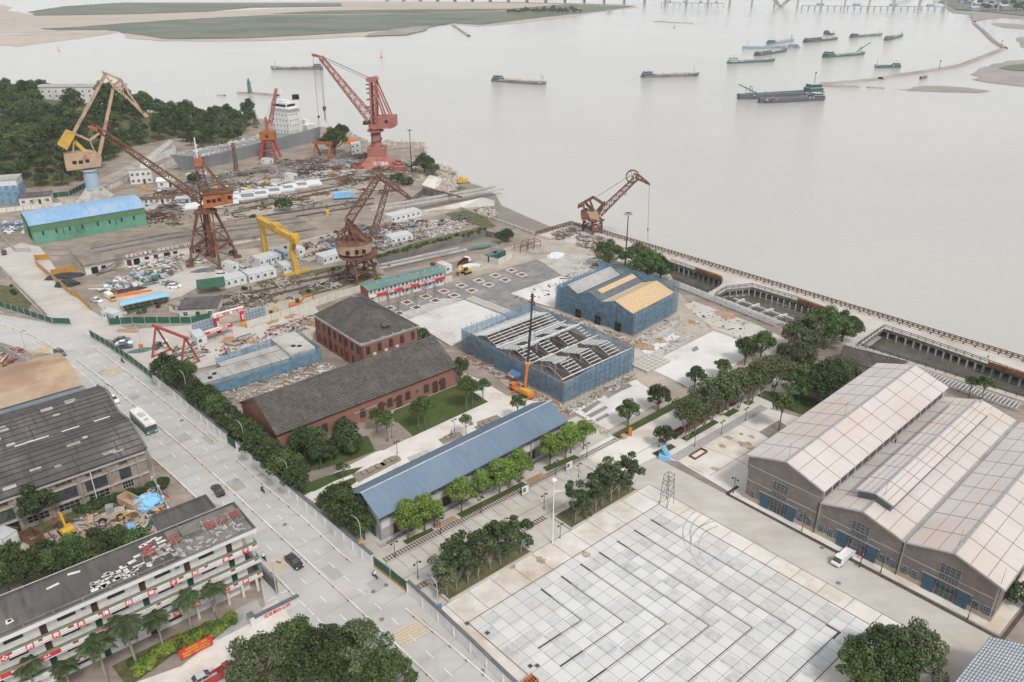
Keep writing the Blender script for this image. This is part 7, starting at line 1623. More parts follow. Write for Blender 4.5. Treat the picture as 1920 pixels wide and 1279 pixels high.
bushy = [tree_proto('bush', .5, .1, blobset(80+i, 7, 1.2, .7, 1.6, .7, 1.0), 900, .3, ('leaf_dark', 'leaf_yellow', 'leaf_mid')[i], 80+i, cat='bush', limbs=False) for i in range(3)]
sparse = tree_proto('sparse_tree', 2.6, .09, blobset(90, 8, 1.5, 3.4, 5.2, .6, 1.0), 650, .32, 'leaf_mid', 90, 'pale_bark', inner=.1)
TN = [0]
def T(kind, u, v, sc, label, group=None, z=0.0, s3=None):
 TN[0] += 1; g = random.Random(TN[0]); pr = kind[TN[0] % len(kind)] if isinstance(kind, list) else kind
 k = sc*g.uniform(.94, 1.06); return pr(P(u, v, z), g.uniform(0, 6.28), s3 or (k*g.uniform(.94, 1.06), k*g.uniform(.94, 1.06), k), label, group)
RW_ = 'street trees inside the white street wall'
for i, (u, v, s) in enumerate([(318, 722, 1.3), (338, 738, 1.25), (352, 728, 1.1), (374, 764, 1.05), (392, 778, 1.1), (412, 792, 1.0), (432, 812, 1.1), (455, 822, .95), (462, 840, 1.1), (484, 850, .95), (489, 866, 1.1), (508, 876, 1.0), (515, 892, 1.15), (535, 890, 1.0), (540, 912, 1.15), (556, 915, 1.0), (562, 926, 1.05)]):
 T(street, u, v, s, ORD[i]+' dark street tree along the white street wall, counted from the low netted building', RW_)
for i, (u, v, s) in enumerate([(650, 990, 1.25), (668, 1003, 1.1), (640, 972, 1.1), (684, 1012, .9)]):
 T(street, u, v, s, ('largest dense tree', 'middle dense tree', 'rearmost dense tree', 'smallest dense tree')[i]+' between the street wall and the near gable of the blue hall', 'trees at the blue hall gable')
for i, (u, v, s) in enumerate([(766, 1011, 1.06), (797, 997, 1.08), (815, 989, .8), (866, 961, 1.12), (904, 934, .85), (937, 924, 1.12), (955, 917, .95), (974, 905, 1.08), (1031, 874, 1.05), (1060, 860, 1.12), (1070, 850, 1.05), (1094, 842, 1.0)]):
 T(row, u, v, s*1.12, ORD[i]+' bright green tree in front of the blue roofed hall, counted from the road', 'round trees in front of the blue hall')
for i, (u, v, s) in enumerate([(838, 1118, .95), (856, 1108, 1.0), (878, 1097, 1.1), (897, 1090, 1.05), (920, 1072, 1.0), (938, 1062, 1.05), (948, 1050, 1.0), (977, 1042, .85)]):
 T(magn, u, v, s*1.2, ORD[i]+' young dark tree in the nearer planted bed, counted from the road', 'young trees in the planted beds')
for i, (u, v, s) in enumerate([(1079, 983, .95), (1098, 975, .7), (1117, 963, .98), (1130, 955, .85), (1145, 945, 1.05), (1160, 935, .9), (1181, 926, .95)]):
 T(magn, u, v, s*1.2, ORD[i]+' young dark tree in the farther planted bed, counted from the white pole', 'young trees in the planted beds')
for i, (u, v, s) in enumerate([(1288, 824, .98), (1305, 812, .9), (1322, 798, 1.0), (1338, 790, 1.0), (1352, 779, .95), (1368, 770, 1.0), (1384, 766, 1.05), (1398, 758, .95), (1411, 754, 1.0), (1430, 744, 1.0), (1448, 738, 1.0)]):
 T(vase, u, v, s*1.28, ORD[i]+' vase shaped olive tree of the avenue beside the cobbled strip, counted from the plaza', 'avenue trees by the cobbled strip')
for u, v, s, lb in ((1177, 800, 1.0, 'round dark tree at the near corner of the worn white slab'), (1233, 772, 1.0, 'round dark tree at the far corner of the worn white slab'), (1302, 727, .82, 'small round tree beside the large white slab'), (1352, 707, .75, 'smallest tree beside the large white slab'), (1246, 842, .82, 'round tree in the lawn square behind the blue sculpture'), (1396, 684, 1.15, 'leafy tree at the far corner of the large white slab'), (1425, 676, 1.3, 'taller leafy tree next to the far corner of the large white slab'), (862, 716, 1.0, 'dense dark tree at the end gable of the long brick hall')):
 T(street, u, v, s, lb)
for u, v, s, lb in ((1505, 668, 1.0, 'large spreading tree on the left of the pair beside the quay'), (1545, 655, 1.05, 'largest spreading tree near the middle open basin'), (1578, 640, .8, 'light green spreading tree nearest the middle open basin'), (1490, 700, .85, 'spreading tree at the avenue end before the pair by the quay'), (1500, 748, .85, 'dark spreading tree beside the avenue end'), (1535, 752, 1.0, 'dark spreading tree in front of the tiled cottage'), (1568, 742, .9, 'dark spreading tree touching the cream workshop roof'), (1213, 528, 1.0, 'big green tree behind the yellow boarded netted hall'), (1238, 524, .75, 'lower green tree on the basin side of the yellow boarded hall'), (1195, 505, .8, 'green tree touching the floodlight mast'), (1140, 503, .85, 'dark round tree left of the floodlight mast'),
 (796, 324, .95, 'dark dense tree on the rocky shore point'), (812, 330, .6, 'small dark tree beside the rocks of the shore point'), (628, 288, 1.25, 'big dark tree at the stern of the ship'), (640, 262, .9, 'dark tree behind the ship stern'),
 (500, 1290, .85, 'lowest foreground tree by the dormitory yard'), (552, 1262, .8, 'rounded foreground tree beside the dormitory gate'), (610, 1285, .95, 'widest foreground tree at the bottom of the photo'), (668, 1268, .82, 'foreground tree nearest the road'), (722, 1310, .75, 'foreground tree at the road edge at the bottom'), (1650, 1275, .85, 'large dark foreground tree beside the plaza corner'), (1706, 1262, .8, 'taller foreground tree with lighter green side near the workshop street'), (1610, 1300, .7, 'lowest foreground tree at the bottom edge by the plaza')):
 T(banyan, u, v, s, lb)
T(thin, 1460, 808, 1.25, 'tall slender tree standing alone on the pale forecourt of the workshop')
for u, v, s, lb in ((786, 809, 1.0, 'left slender tree of the pair on the lawn'), (798, 805, 1.0, 'right slender tree of the pair on the lawn'), (875, 772, 1.15, 'tall slender tree at the lawn edge by the dense dark tree'), (886, 765, .9, 'short slender tree between two others at the lawn end'), (906, 757, .85, 'slender tree at the far lawn corner toward the crane truck'), (727, 828, .95, 'feathery light green tree beside the brick annexe'), (707, 812, .8, 'feathery tree leaning over the brick annexe roof'), (970, 790, .85, 'yellowish tree between the crane truck and the blue hall'), (1815, 748, .8, 'left tree behind the workshop by the last basin'), (1838, 756, .9, 'right tree behind the workshop by the last basin')): T(thin, u, v, s, lb)
for u, v, s, lb in ((644, 905, 1.0, 'thin sparse tree on the small lawn strip behind the blue hall'), (874, 820, 1.05, 'sparse round tree at the stepped timber seats'), (850, 832, .6, 'x')):
 if lb != 'x': T(sparse, u, v, s, lb)
for u, v, s, lb in ((572, 856, 1.0, 'dense tree in front of the brick hall nearest the street trees'), (592, 850, .9, 'dense tree against the brick hall wall'), (602, 872, .85, 'dense tree on the lower lawn before the dark bushes'), (622, 866, .6, 'small tree between the dense trees and the dark bushes')): T(street, u, v, s, lb)
for u, v, s, lb in ((640, 842, 2.2, 'large dark bush left of the brick annexe'), (660, 846, 2.4, 'largest dark bush in front of the brick annexe'), (650, 824, 2.0, 'dark bush against the brick hall beside the annexe'), (790, 640, 1.6, 'green bush between the hip roofed house and the brick hall'), (533, 395, 2.6, 'single round clipped bush alone in the yard'), (950, 452, 2.4, 'spreading dark bush at the end of the dock pit'), (938, 450, 1.6, 'smaller dark bush at the end of the dock pit'), (366, 343, 2.2, 'bush below the lattice boom near the dry dock wall'), (355, 580, 1.5, 'bush beside the derelict hut'), (438, 480, 1.1, 'small bush behind the white cabins'), (475, 412, 1.0, 'low bush in the yard near the white slabs'), (820, 348, 1.2, 'x'), (745, 345, 2.2, 'bush by the timber heap on the shore'), (765, 348, 1.8, 'bush at the top of the concrete slip'), (1905, 1130, 2.0, 'bush at the right corner of the workshop'), (340, 700, 1.4, 'bush under the red A frame gantry'), (1060, 762, .8, 'x')):
 if lb != 'x': T(bushy[0], u, v, s, lb)
for i, (u, v) in enumerate([(18, 1108), (45, 1100), (72, 1098), (100, 1090), (128, 1086), (155, 1076), (182, 1070), (208, 1062), (236, 1052), (262, 1046), (30, 1080), (90, 1072), (140, 1062), (190, 1050), (0, 1120), (225, 1040)]): T(street, u, v, .92, ORD[i]+' dark tree in the thicket behind the dormitory, counted from the photo edge', 'thicket behind the dormitory')
T(street, 78, 984, 1.35, 'green tree growing against the foundry wall')
for i in range(26):
 f = i/25; u, v = 250+190*f+R.uniform(-6, 6), 1258-92*f+R.uniform(-7, 7); T(bushy[1 if i % 3 else 2], u, v, .8, 'low bush in the bright hedge in front of the dormitory', 'hedge bushes before the dormitory')
for i in range(22):
 f = i/21; u, v = 150+165*f+R.uniform(-6, 6), 960-52*f+R.uniform(-4, 6); T(bushy[0 if i % 2 else 2], u, v, .75, 'weedy bush along the foot of the foundry wall', 'weeds along the foundry wall')
for i in range(26):
 f = i/25; u, v = 706+205*f+R.uniform(-4, 4), 484-54*f+R.uniform(-2, 3); T(bushy[2], u, v, .6, 'low green bush on the edge wall above the dock pit', 'bushes above the dock pit')
for i in range(40):
 u, v = R.choice([(520, 478), (560, 462), (800, 420), (650, 500), (600, 540), (700, 505), (20, 545), (870, 405), (310, 570), (480, 545), (420, 575), (250, 585)]); T(bushy[0 if i % 2 else 2], u+R.uniform(-30, 30), v+R.uniform(-9, 9), R.uniform(.35, .7), 'low weed clump on the bare ground of the shipyard', 'weed clumps in the shipyard')
def palm():
 o = E('palm_tree', (0, 0, 0), 0, 'x', 'palm'); m = MB(); pv = Vector((0, 0, 0))
 for i in range(6): q = Vector((.05*i, 0, 1.25*(i+1))); m.cyl(pv, q, .17-.012*i, .16-.012*i, 7); pv = q
 m.build('trunk', MT['pale_bark'], o); v = []; f = []; g = random.Random(5)
 for k in range(15):
  a = k*2.4; up = g.uniform(-.1, 1.1); pts = []
  for j in range(9): t = j/8; pts.append(Vector((.25+math.cos(a)*2.5*t, math.sin(a)*2.5*t, 7.5+up*1.5*t-1.9*t*t)))
  sd = Vector((-math.sin(a), math.cos(a), 0))
  for j in range(1, 9):
   for s in (-1, 1):
    for q in (0, .5):
     p = pts[j-1].lerp(pts[j], q); ln = 1.0*math.sin(math.pi*min(1, (j+q)/9+.12)); d = (pts[j]-pts[j-1]).normalized(); e = p+sd*s*ln*.75+d*ln*.5-Vector((0, 0, ln*.45)); b0 = len(v); v += [p, p+d*.26, e]; f.append((b0, b0+1, b0+2))
 me = bpy.data.meshes.new('crown'); me.from_pydata([tuple(p) for p in v], [], f); me.materials.append(MT['leaf_palm']); c = bpy.data.objects.new('crown', me); C.objects.link(c); c.parent = o; return Proto(o)
PALM = palm()
for i, (u, v, vt) in enumerate([(409, 1164, 1098), (361, 1190, 1118), (309, 1222, 1155), (258, 1252, 1160), (203, 1282, 1195), (134, 1300, 1245), (72, 1312, 1245)]):
 h = ZT(u, v, vt)/8.0; PALM(P(u, v), i*1.3, (max(1.0, h*1.12),)*2+(h,), ORD[i]+' palm in front of the dormitory, counted from the gate', 'palms in front of the dormitory')
def planter(sap):
 o = E('tree_planter', (0, 0, 0), 0, 'x', 'planter'); m = MB()
 for a in ((-1.6, -1.6, 1.6, -1.25), (-1.6, 1.25, 1.6, 1.6), (-1.6, -1.25, -1.25, 1.25), (1.25, -1.25, 1.6, 1.25)): m.box(a[0], a[1], .05, a[2], a[3], .55)
 m.build('frame', MT['white_slab'], o); m = MB(); m.poly([(-1.25, -1.25, .35), (1.25, -1.25, .35), (1.25, 1.25, .35), (-1.25, 1.25, .35)]); m.build('soil', MT['corten'], o); return Proto(o)
PLT = planter(0)
def sapling():
 o = E('bare_sapling', (0, 0, 0), 0, 'x', 'tree'); g = random.Random(8); m = MB(); m.cyl((0, 0, 0), (0, 0, 3.2), .11, .07, 6); m.cyl((0, 0, 3.2), (.05, 0, 5.8), .07, .03, 5)
 for i in range(16):
  z = 1.8+i*.22; a = i*2.4; e = Vector((math.cos(a)*1.15, math.sin(a)*1.15, z+1.2)); m.cyl((0, 0, z), e, .04, .015, 4)
  for j in (.45, .75): q = Vector((0, 0, z)).lerp(e, j); m.cyl(q, q+Vector((math.cos(a+1)*.5, math.sin(a+1)*.5, .6)), .018, .008, 3)
 m.build('branches', MT['bark'], o); return Proto(o)
SAP = sapling()
pls = [(763, 569), (781, 579), (798, 558), (816, 566), (832, 548), (851.5, 556), (865, 537.5), (884, 547), (897.5, 528), (916, 536), (928.5, 518.5), (947, 527), (958.5, 509), (978, 517), (730, 580), (748, 590)]
for i, (u, v) in enumerate(pls):
 PLT(P(u, v, .15), .74, .95, 'white square planter number '[:20]+' in the %s pair on the grey paving, %s side' % (ORD[i//2] if i < 14 else 'last', 'prefab office' if i % 2 == 0 else 'quay'), 'white planters on the grey paving')
 if i < 4 or i >= 14 or i in (): SAP(P(u, v, .4), i*1.1, 1.0, 'bare sapling in the %s planter pair from the hip roofed house, %s side' % ({0: 'second', 1: 'third', 7: 'first'}.get(i//2, 'third'), 'prefab office' if i % 2 == 0 else 'lattice field'), 'bare saplings in planters')
SAP(P(798, 557, .4), .4, 1.0, 'bare sapling in the second last filled planter toward the prefab office', 'bare saplings in planters')
front = [(-120, 385), (0, 366), (60, 356), (130, 352), (165, 340), (215, 302), (262, 276), (330, 264), (352, 285), (440, 274), (470, 255), (490, 238)]; back = [(492, 228), (430, 219), (300, 214), (120, 190), (0, 190), (-120, 196)]
hp = [Vector((p.x, p.y)) for p in PP(*front)+PP(*back)]
def inside(x, y, poly):
 r = False; j = len(poly)-1
 for i in range(len(poly)):
  a, b_ = poly[i], poly[j]
  if (a.y > y) != (b_.y > y) and x < (b_.x-a.x)*(y-a.y)/(b_.y-a.y)+a.x: r = not r
  j = i
 return r
def edge(x, y, poly):
 p = Vector((x, y)); d = 1e9
 for a, b_ in zip(poly, poly[1:]+poly[:1]):
  t = max(0, min(1, (p-a).dot(b_-a)/(b_-a).length_squared)); d = min(d, (p-a-(b_-a)*t).length)
 return d
def hz_(x, y):
 if not inside(x, y, hp): return 0
 k = min(1, edge(x, y, hp)/55); return 13*k*k*(3-2*k)*(1 if x < -260 else max(.25, 1-(x+260)/70))
xs0, xs1, ys0, ys1 = min(p.x for p in hp), max(p.x for p in hp), min(p.y for p in hp), max(p.y for p in hp)
gx, gy = 44, 40; mb = MB()
for i in range(gx+1):
 for j in range(gy+1): x = xs0+(xs1-xs0)*i/gx; y = ys0+(ys1-ys0)*j/gy; mb.v.append(Vector((x, y, hz_(x, y)-.25)))
for i in range(gx):
 for j in range(gy):
  a = i*(gy+1)+j
  if max(mb.v[a+k].z for k in (0, 1, gy+1, gy+2)) > -.2: mb.f.append([a, a+gy+1, a+gy+2, a+1]), mb.m.append(0)
mb.build('hill', MT['weeds'], kind='structure')
bld = [P(78, 192, 12)+Vector((0, 0, 0))]
g = random.Random(77); pts = []
for _ in range(9000):
 x, y = g.uniform(xs0, xs1), g.uniform(ys0, ys1)
 if not inside(x, y, hp) or edge(x, y, hp) < 3: continue
 if len(pts) >= 265: break
 z = hz_(x, y); u, v = PJ((x, y, z))
 if u < -70 or u > 500: continue
 if 268 < u < 318 and 262 < v < 300 and abs((u-268)-(300-v)*1.2) < 13: continue                 # path
 dx, dy = x-(hh.location.x+30), y-(hh.location.y+8); vt_ = PJ((x, y, z+10))[1]
 if abs(dx) < 34 and -12 < dy < 14: continue
 if 70 < u < 190 and vt_ < 188 and dy < 10: continue
 if any((x-a)**2+(y-b_)**2 < 8.6**2 for a, b_ in pts): continue
 pts.append((x, y)); k = g.uniform(.62, 1.2)*(.8 if z < 3 else 1)
 wood[(len(pts)*7//3) % 5]((x, y, z-.3), g.uniform(0, 6.28), (k*g.uniform(.9, 1.1), k*g.uniform(.9, 1.1), k*g.uniform(.85, 1.15)), 'tree of the dense dark wood on the riverside hill', 'woodland on the hill')
for u, v, s, lb in ((40, 172, 1.0, 'crown standing above the wood left of the white hill building'), (225, 190, .9, 'feathery tree at the skyline behind the tan crane boom')): wood[1](P(u, v+22, 10), 1, s, lb)
lay('hill_path', [(262, 304), (272, 296), (318, 262), (326, 266), (292, 294), (276, 308)], 'cement', 3)
lay('hill_path', [(100, 365), (170, 345), (262, 300), (276, 306), (215, 342), (120, 385)], 'dirt', 2)
CN = E('conifer', P(481, 240), 0, 'small layered conifer on the shore by the ship', 'tree'); m = MB(); m.cyl((0, 0, 0), (0, 0, 11.5), .2, .05, 6); m.build('trunk', MT['bark'], CN); v = []; f = []
for k in range(9):
 z = 2+k*1.1; r = 2.6*(1-k/10)
 for i in range(14):
  a = i*.45+k; p = Vector((0, 0, z)); e = Vector((math.cos(a)*r, math.sin(a)*r, z+.5)); s_ = Vector((-math.sin(a), math.cos(a), 0))*.35; b0 = len(v); v += [p, e-s_, e+Vector((0, 0, .3)), e+s_]; f.append((b0, b0+1, b0+2, b0+3))
me = bpy.data.meshes.new('crown'); me.from_pydata([tuple(p) for p in v], [], f); me.materials.append(MT['leaf_dark']); c = bpy.data.objects.new('crown', me); C.objects.link(c); c.parent = CN
for i in range(30):
 f = i/29; wood[i % 4](P(955+f*132+R.uniform(-3, 3), 26.5-f*1.5+R.uniform(-1.5, 1.5), -2.3), i, R.uniform(.7, 1.3), 'bushy tree in the copse on the marsh island', 'copse on the marsh island')
for i in range(46): wood[i % 4](P(R.uniform(1815, 2000), R.uniform(3, 24), -1.5), i, R.uniform(.9, 1.5), 'tree among the houses on the far right bank', 'trees on the far bank')
for i in range(12): wood[i % 4](P(R.uniform(1650, 1800), R.uniform(-3, 1), -1.5), i, 1.2, 'distant tree behind the bridge', 'trees behind the bridge')
# vehicles
for nm, c, r in (('car_white', (.80, .80, .80), .3), ('car_black', (.02, .02, .023), .25), ('car_grey', (.13, .14, .16), .3), ('car_silver', (.48, .49, .50), .3), ('car_blue', (.06, .08, .14), .3), ('car_red', (.35, .04, .04), .35)):
 m, nt, b = new_mat(nm); b.inputs['Base Color'].default_value = (*c, 1); b.inputs['Roughness'].default_value = r; b.inputs['Coat Weight'].default_value = .5
 nt.links.new(mixc(nt, rng(nt, nz(nt, oc(nt), 3, 5), .45, .7, 0, .35), c, tuple(x*.8+.03 for x in c)), b.inputs['Base Color'])
m, nt, b = new_mat('lamp_glass'); b.inputs['Base Color'].default_value = (.8, .8, .78, 1); b.inputs['Roughness'].default_value = .1
MAT('tail_red', (.4, .02, .02), None, rough=.3)
WHL = {}
def wheel(par, x, y, r=.33, w=.22):
 k = (r, w)
 if k not in WHL:
  t = MB(); t.cyl((0, -w/2, 0), (0, w/2, 0), r, n=16); q = MB(); q.cyl((0, -w/2-.012, 0), (0, w/2+.012, 0), r*.58, n=10); WHL[k] = (t.mesh('tyre', MT['black_rubber']), q.mesh('rim', MT['steel']))
 o = bpy.data.objects.new('wheel', WHL[k][0]); C.objects.link(o); o.parent = par; o.location = (x, y, r)
 p = bpy.data.objects.new('rim', WHL[k][1]); C.objects.link(p); p.parent = o
def loft(mb, secs):
 for (x0, b0, t0, l0, h0), (x1, b1, t1, l1, h1) in zip(secs, secs[1:]):
  mb.hexa([(x0, -b0, l0), (x1, -b1, l1), (x1, b1, l1), (x0, b0, l0)], [(x0, -t0, h0), (x1, -t1, h1), (x1, t1, h1), (x0, t0, h0)])
def car(mat, suv=False):
 o = E('parked_car', (0, 0, 0), 0, 'x', 'car'); h = .12 if suv else 0; m = MB()
 loft(m, [(-2.25, .72, .68, .35, .78+h), (-2.05, .84, .8, .24, .94+h), (-1.2, .88, .84, .22, .97+h), (.7, .88, .84, .22, .93+h), (1.6, .87, .8, .22, .82+h), (2.15, .80, .74, .26, .68+h), (2.3, .68, .62, .34, .6+h)])
 xr = -2.0 if suv else -1.55
 loft(m, [(xr+.55, .66, .62, 1.42+h*1.6, 1.46+h*1.6), (.1, .68, .64, 1.42+h*1.6, 1.5+h*1.6), (.35, .64, .6, 1.38+h*1.6, 1.44+h*1.6)])
 for s in (-1, 1):
  for a, c in (((xr, s*.78, .95+h), (xr+.6, s*.64, 1.43+h*1.6)), ((1.12, s*.78, .9+h), (.33, s*.63, 1.42+h*1.6)), ((-.35, s*.8, .95+h), (-.35, s*.66, 1.45+h*1.6))): m.beam(a, c, .07, .07)
  m.box(.55, min(s*.86, s*1.02), .95+h, .75, max(s*.86, s*1.02), 1.07+h)
 m.build('body', MT[mat], o); g = MB(); loft(g, [(xr, .76, .76, .9+h, .95+h), (xr+.56, .77, .62, .9+h, 1.43+h*1.6), (.33, .77, .61, .9+h, 1.42+h*1.6), (1.1, .77, .76, .86+h, .91+h)]); g.build('window_glass', MT['glass'], o)
 for x in (-1.38, 1.38):
  for s in (-.78, .78): wheel(o, x, s)
 for s in (-1, 1):
  q = MB(); q.box(2.1, s*.66-.14, .6+h, 2.26, s*.66+.14, .72+h); q.build('headlight', MT['lamp_glass'], o); q = MB(); q.box(-2.27, s*.66-.14, .68+h, -2.1, s*.66+.14, .84+h); q.build('tail_light', MT['tail_red'], o)
 return Proto(o)
CARS = {k: car('car_'+k.split()[0], 'suv' in k) for k in ('white', 'black', 'grey', 'silver', 'white suv', 'grey suv', 'blue')}
RDA = YA
for u, v, rz, k, lb in ((113, 665, -.62, 'grey suv', 'dark grey car on the road beside the rusty shed'), (213, 752, -.75, 'white', 'white car driving on the road ahead of the bus'), (409, 923, 2.25, 'black', 'black car driving on the road by the foundry corner'), (552, 1057, -.80, 'black', 'black car on the yellow rumble strips by the dormitory'), (229, 640, .25, 'grey', 'dark car parked at the back of three behind the green hoarding'), (233, 647, .25, 'white', 'white car parked between two dark cars behind the green hoarding'), (234, 653, .25, 'blue', 'bluish grey car parked nearest the green hoarding'), (310, 647, 2.1, 'white suv', 'white car parked alone under the red A frame gantry'), (296, 651, 1.6, 'grey suv', 'dark grey car parked beside the leg of the red A frame gantry'),
 (182, 566, -.5, 'white', 'white car parked at the left of the material yard'), (328, 540, .2, 'white suv', 'white car parked at the end of the material yard'), (313, 533, .3, 'silver', 'silver pickup like car behind two cars at the material yard'), (322, 535, .25, 'grey', 'dark car squeezed behind the white car at the material yard'), (417, 518, .15, 'white suv', 'white car parked in front of the white cabin row'), (375, 493, .3, 'white', 'white car parked at the foot of the rusty crane'), (360, 492, .3, 'grey', 'dark car parked by the workshop row near the rusty crane'), (458, 507, -.3, 'silver', 'silver car beside the single white cabin'), (8, 476, -1.0, 'black', 'dark car on the access road at the left edge'), (382, 1276, .7, 'silver', 'silver car at the bottom edge in the dormitory yard')):
 CARS[k](P(u, v), rz, 1.0, lb, cat='car')
BU = E('city_bus', P(271, 800), -.80, 'white roofed city bus driving on the road past the foundry', 'bus'); m = MB(); m.box(-4.9, -1.25, .35, 4.9, 1.25, 1.3); bd = m.build('body', MT['teal_paint'], BU); m = MB(); m.box(-4.9, -1.25, 2.45, 4.9, 1.25, 3.0); m.box(-4.6, -1.1, 3.0, 4.6, 1.1, 3.12); m.build('roof', MT['white_paint'], BU)
m = MB(); m.box(-4.88, -1.22, 1.3, 4.86, 1.22, 2.45); m.build('window_glass', MT['glass'], BU); m = MB()
for i in range(7): x = -4.9+i*1.6; m.box(x, -1.26, 1.3, x+.12, -1.215, 2.45); m.box(x, 1.215, 1.3, x+.12, 1.26, 2.45)
m.build('window_pillar', MT['dark_frame'], BU); m = MB(); m.box(-1.2, -.6, 3.12, .8, .6, 3.4); m.box(2.2, -.45, 3.12, 3.2, .45, 3.3); m.build('roof_unit', MT['galv'], BU)
for x in (-2.9, 3.1):
 for s in (-1.12, 1.12): wheel(BU, x, s, .48, .28)
for s in (-.9, .9): m = MB(); m.box(4.88, s-.2, .6, 4.96, s+.2, .85); m.build('headlight', MT['lamp_glass'], BU)
def truck(name, u, v, rz, label, cab='car_white', bedm='car_white', L=5.4, bh=.45, cat='truck', box=0, s=1.0):
 o = E(name, P(u, v), rz, label, cat, None, s); m = MB(); x1 = L/2; loft(m, [(x1-1.75, .84, .72, .45, 1.9), (x1-.75, .84, .72, .45, 1.9), (x1-.1, .84, .82, .45, 1.0), (x1+.25, .8, .76, .5, .92)]); m.build('cab', MT[cab], o)
 m = MB(); loft(m, [(x1-.72, .78, .68, 1.12, 1.84), (x1-.08, .80, .79, 1.04, 1.08)]); m.box(x1-1.6, -.855, 1.15, x1-.8, -.8, 1.75) if False else None; m.build('windscreen', MT['glass'], o)
 m = MB(); m.box(-L/2, -.85, .6, x1-1.8, .85, .72)
 if box: m.box(-L/2, -.85, .72, x1-1.85, .85, .72+box)
 else: m.box(-L/2, -.88, .72, x1-1.8, -.82, .72+bh); m.box(-L/2, .82, .72, x1-1.8, .88, .72+bh); m.box(x1-1.86, -.82, .72, x1-1.8, .82, .9+bh); m.box(-L/2-.45, -.82, .62, -L/2, .82, .7)
 m.build('load_bed', MT[bedm], o)
 for x in (-L/2+1, x1-.75):
  for sy in (-.72, .72): wheel(o, x, sy, .33, .2)
 for sy in (-.6, .6): m = MB(); m.box(x1+.2, sy-.15, .66, x1+.29, sy+.15, .82); m.build('headlight', MT['lamp_glass'], o)
 return o
truck('pickup_truck', 1580, 1050, 3.86, 'silver white pickup truck with its bed open at the middle workshop doors', L=5.6, cat='pickup')
truck('delivery_van', 208, 562, -.75, 'white and yellow green van in the material yard', 'machine_yellow', 'white_paint', 5.4, cat='van', box=1.5); truck('open_lorry', 407, 1275, .8, 'red open lorry at the bottom edge in the dormitory yard', 'car_red', 'car_red', 6.2, .7); truck('covered_lorry', 648, 373, .3, 'pale blue covered lorry body in the shipyard', 'blue_grey', 'sky_blue_paint', 8, box=1.9, s=1.35); truck('tipper_lorry', 871, 496, 1.2, 'tipper lorry with raised brown bed behind the prefab offices', 'car_white', 'brown_door', 6, .9, s=1.2)
def bike(label, u, v, rz, rider=None):
 o = E('motorbike', P(u, v), rz, label, 'motorbike', None); m = MB(); loft(m, [(-.75, .12, .12, .5, .72), (-.1, .16, .14, .45, .75), (.15, .1, .08, .3, .45), (.45, .14, .12, .3, .95), (.6, .1, .08, .5, 1.0)]); m.beam((.5, -.33, 1.02), (.5, .33, 1.02), .05); m.build('frame', MT['car_black'], o)
 for x in (-.6, .62): wheel(o, x, 0, .27, .12)
 return o
def body(name, loc, rz, label, skin=(.5, .32, .22), top='car_black', pants='dark_frame', pose='stand', s=1.0, cat='person'):
 if pose == 'sit': J = [(0, 0, .55), (0, 0, .85), (.02, 0, 1.15), (.05, 0, 1.27), (.08, 0, 1.45), (.3, -.12, .55), (.42, -.13, .12), (.3, .12, .55), (.42, .13, .12), (.02, -.2, 1.1), (.12, -.26, .85), (.4, -.24, .86), (.02, .2, 1.1), (.12, .26, .85), (.4, .24, .86)]
 else: J = [(0, 0, .92), (0, 0, 1.15), (0, 0, 1.4), (.01, 0, 1.5), (.03, 0, 1.63), (.03, -.1, .5), (-.02, -.11, .06), (.0, .1, .5), (.08, .11, .06), (0, -.2, 1.38), (.02, -.27, 1.1), (.14, -.25, .86), (0, .2, 1.38), (.05, .27, 1.1), (.2, .22, .92)]
 Rr = [.14, .135, .15, .06, .105, .085, .055, .085, .055, .07, .048, .038, .07, .048, .038]; Ed = [(0, 1), (1, 2), (2, 3), (3, 4), (0, 5), (5, 6), (0, 7), (7, 8), (2, 9), (9, 10), (10, 11), (2, 12), (12, 13), (13, 14)]
 me = bpy.data.meshes.new('person'); me.from_pydata(J, Ed, []); o = bpy.data.objects.new(name, me); C.objects.link(o); sk = o.modifiers.new('skin', 'SKIN'); o.modifiers.new('sub', 'SUBSURF').levels = 1
 for i, d in enumerate(me.skin_vertices[0].data): d.radius = (Rr[i], Rr[i])
 me.skin_vertices[0].data[0].use_root = True
 dg = bpy.context.evaluated_depsgraph_get(); nm = bpy.data.meshes.new_from_object(o.evaluated_get(dg)); o.modifiers.clear(); o.data = nm; nm.materials.clear()
 for q in ('skin', top, pants): nm.materials.append(MT[q])
 for p in nm.polygons: z = p.center.z; lim = (.62, 1.3) if pose == 'sit' else (.95, 1.5); p.material_index = 0 if z > lim[1] or (abs(p.center.y) > .2 and z < lim[0]-.0) else (1 if z > lim[0] else 2); p.use_smooth = True
 o.location = loc; o.rotation_euler = (0, 0, rz); o.scale = (s, s, s); tag(o, label, cat)
 h = MB(); hz0 = 1.47 if pose == 'sit' else 1.65; h.lump((.02 if pose != 'sit' else .06, 0, hz0), .115, .105, .11, 9, 3, .05); h.build('hair' if top != 'machine_yellow' else 'helmet', MT['dark_frame' if top != 'machine_yellow' else 'machine_yellow'], o)
 return o
MAT('skin', (.42, .27, .19), (.46, .30, .21), 3, .7)
body('person', P(1611, 1064), -.9, 'person in dark clothes standing behind the pickup truck'); body('person', P(1616, 1050), 2.4, 'person in a red shirt at the middle workshop doors', top='sign_red')
ww = WS.matrix_world if False else None
def wsl(x, y, z): c, s = math.cos(-.8177), math.sin(-.8177); return WS.location+Vector((x*c-y*s, x*s+y*c, z))
body('person', wsl(16.8, 30, 7.85), .3, 'worker in a yellow vest in the gutter between the two workshop roofs', top='machine_yellow'); body('person', P(1852, 672), 1.2, 'person in white on the jetty deck near the last basin', top='white_paint')
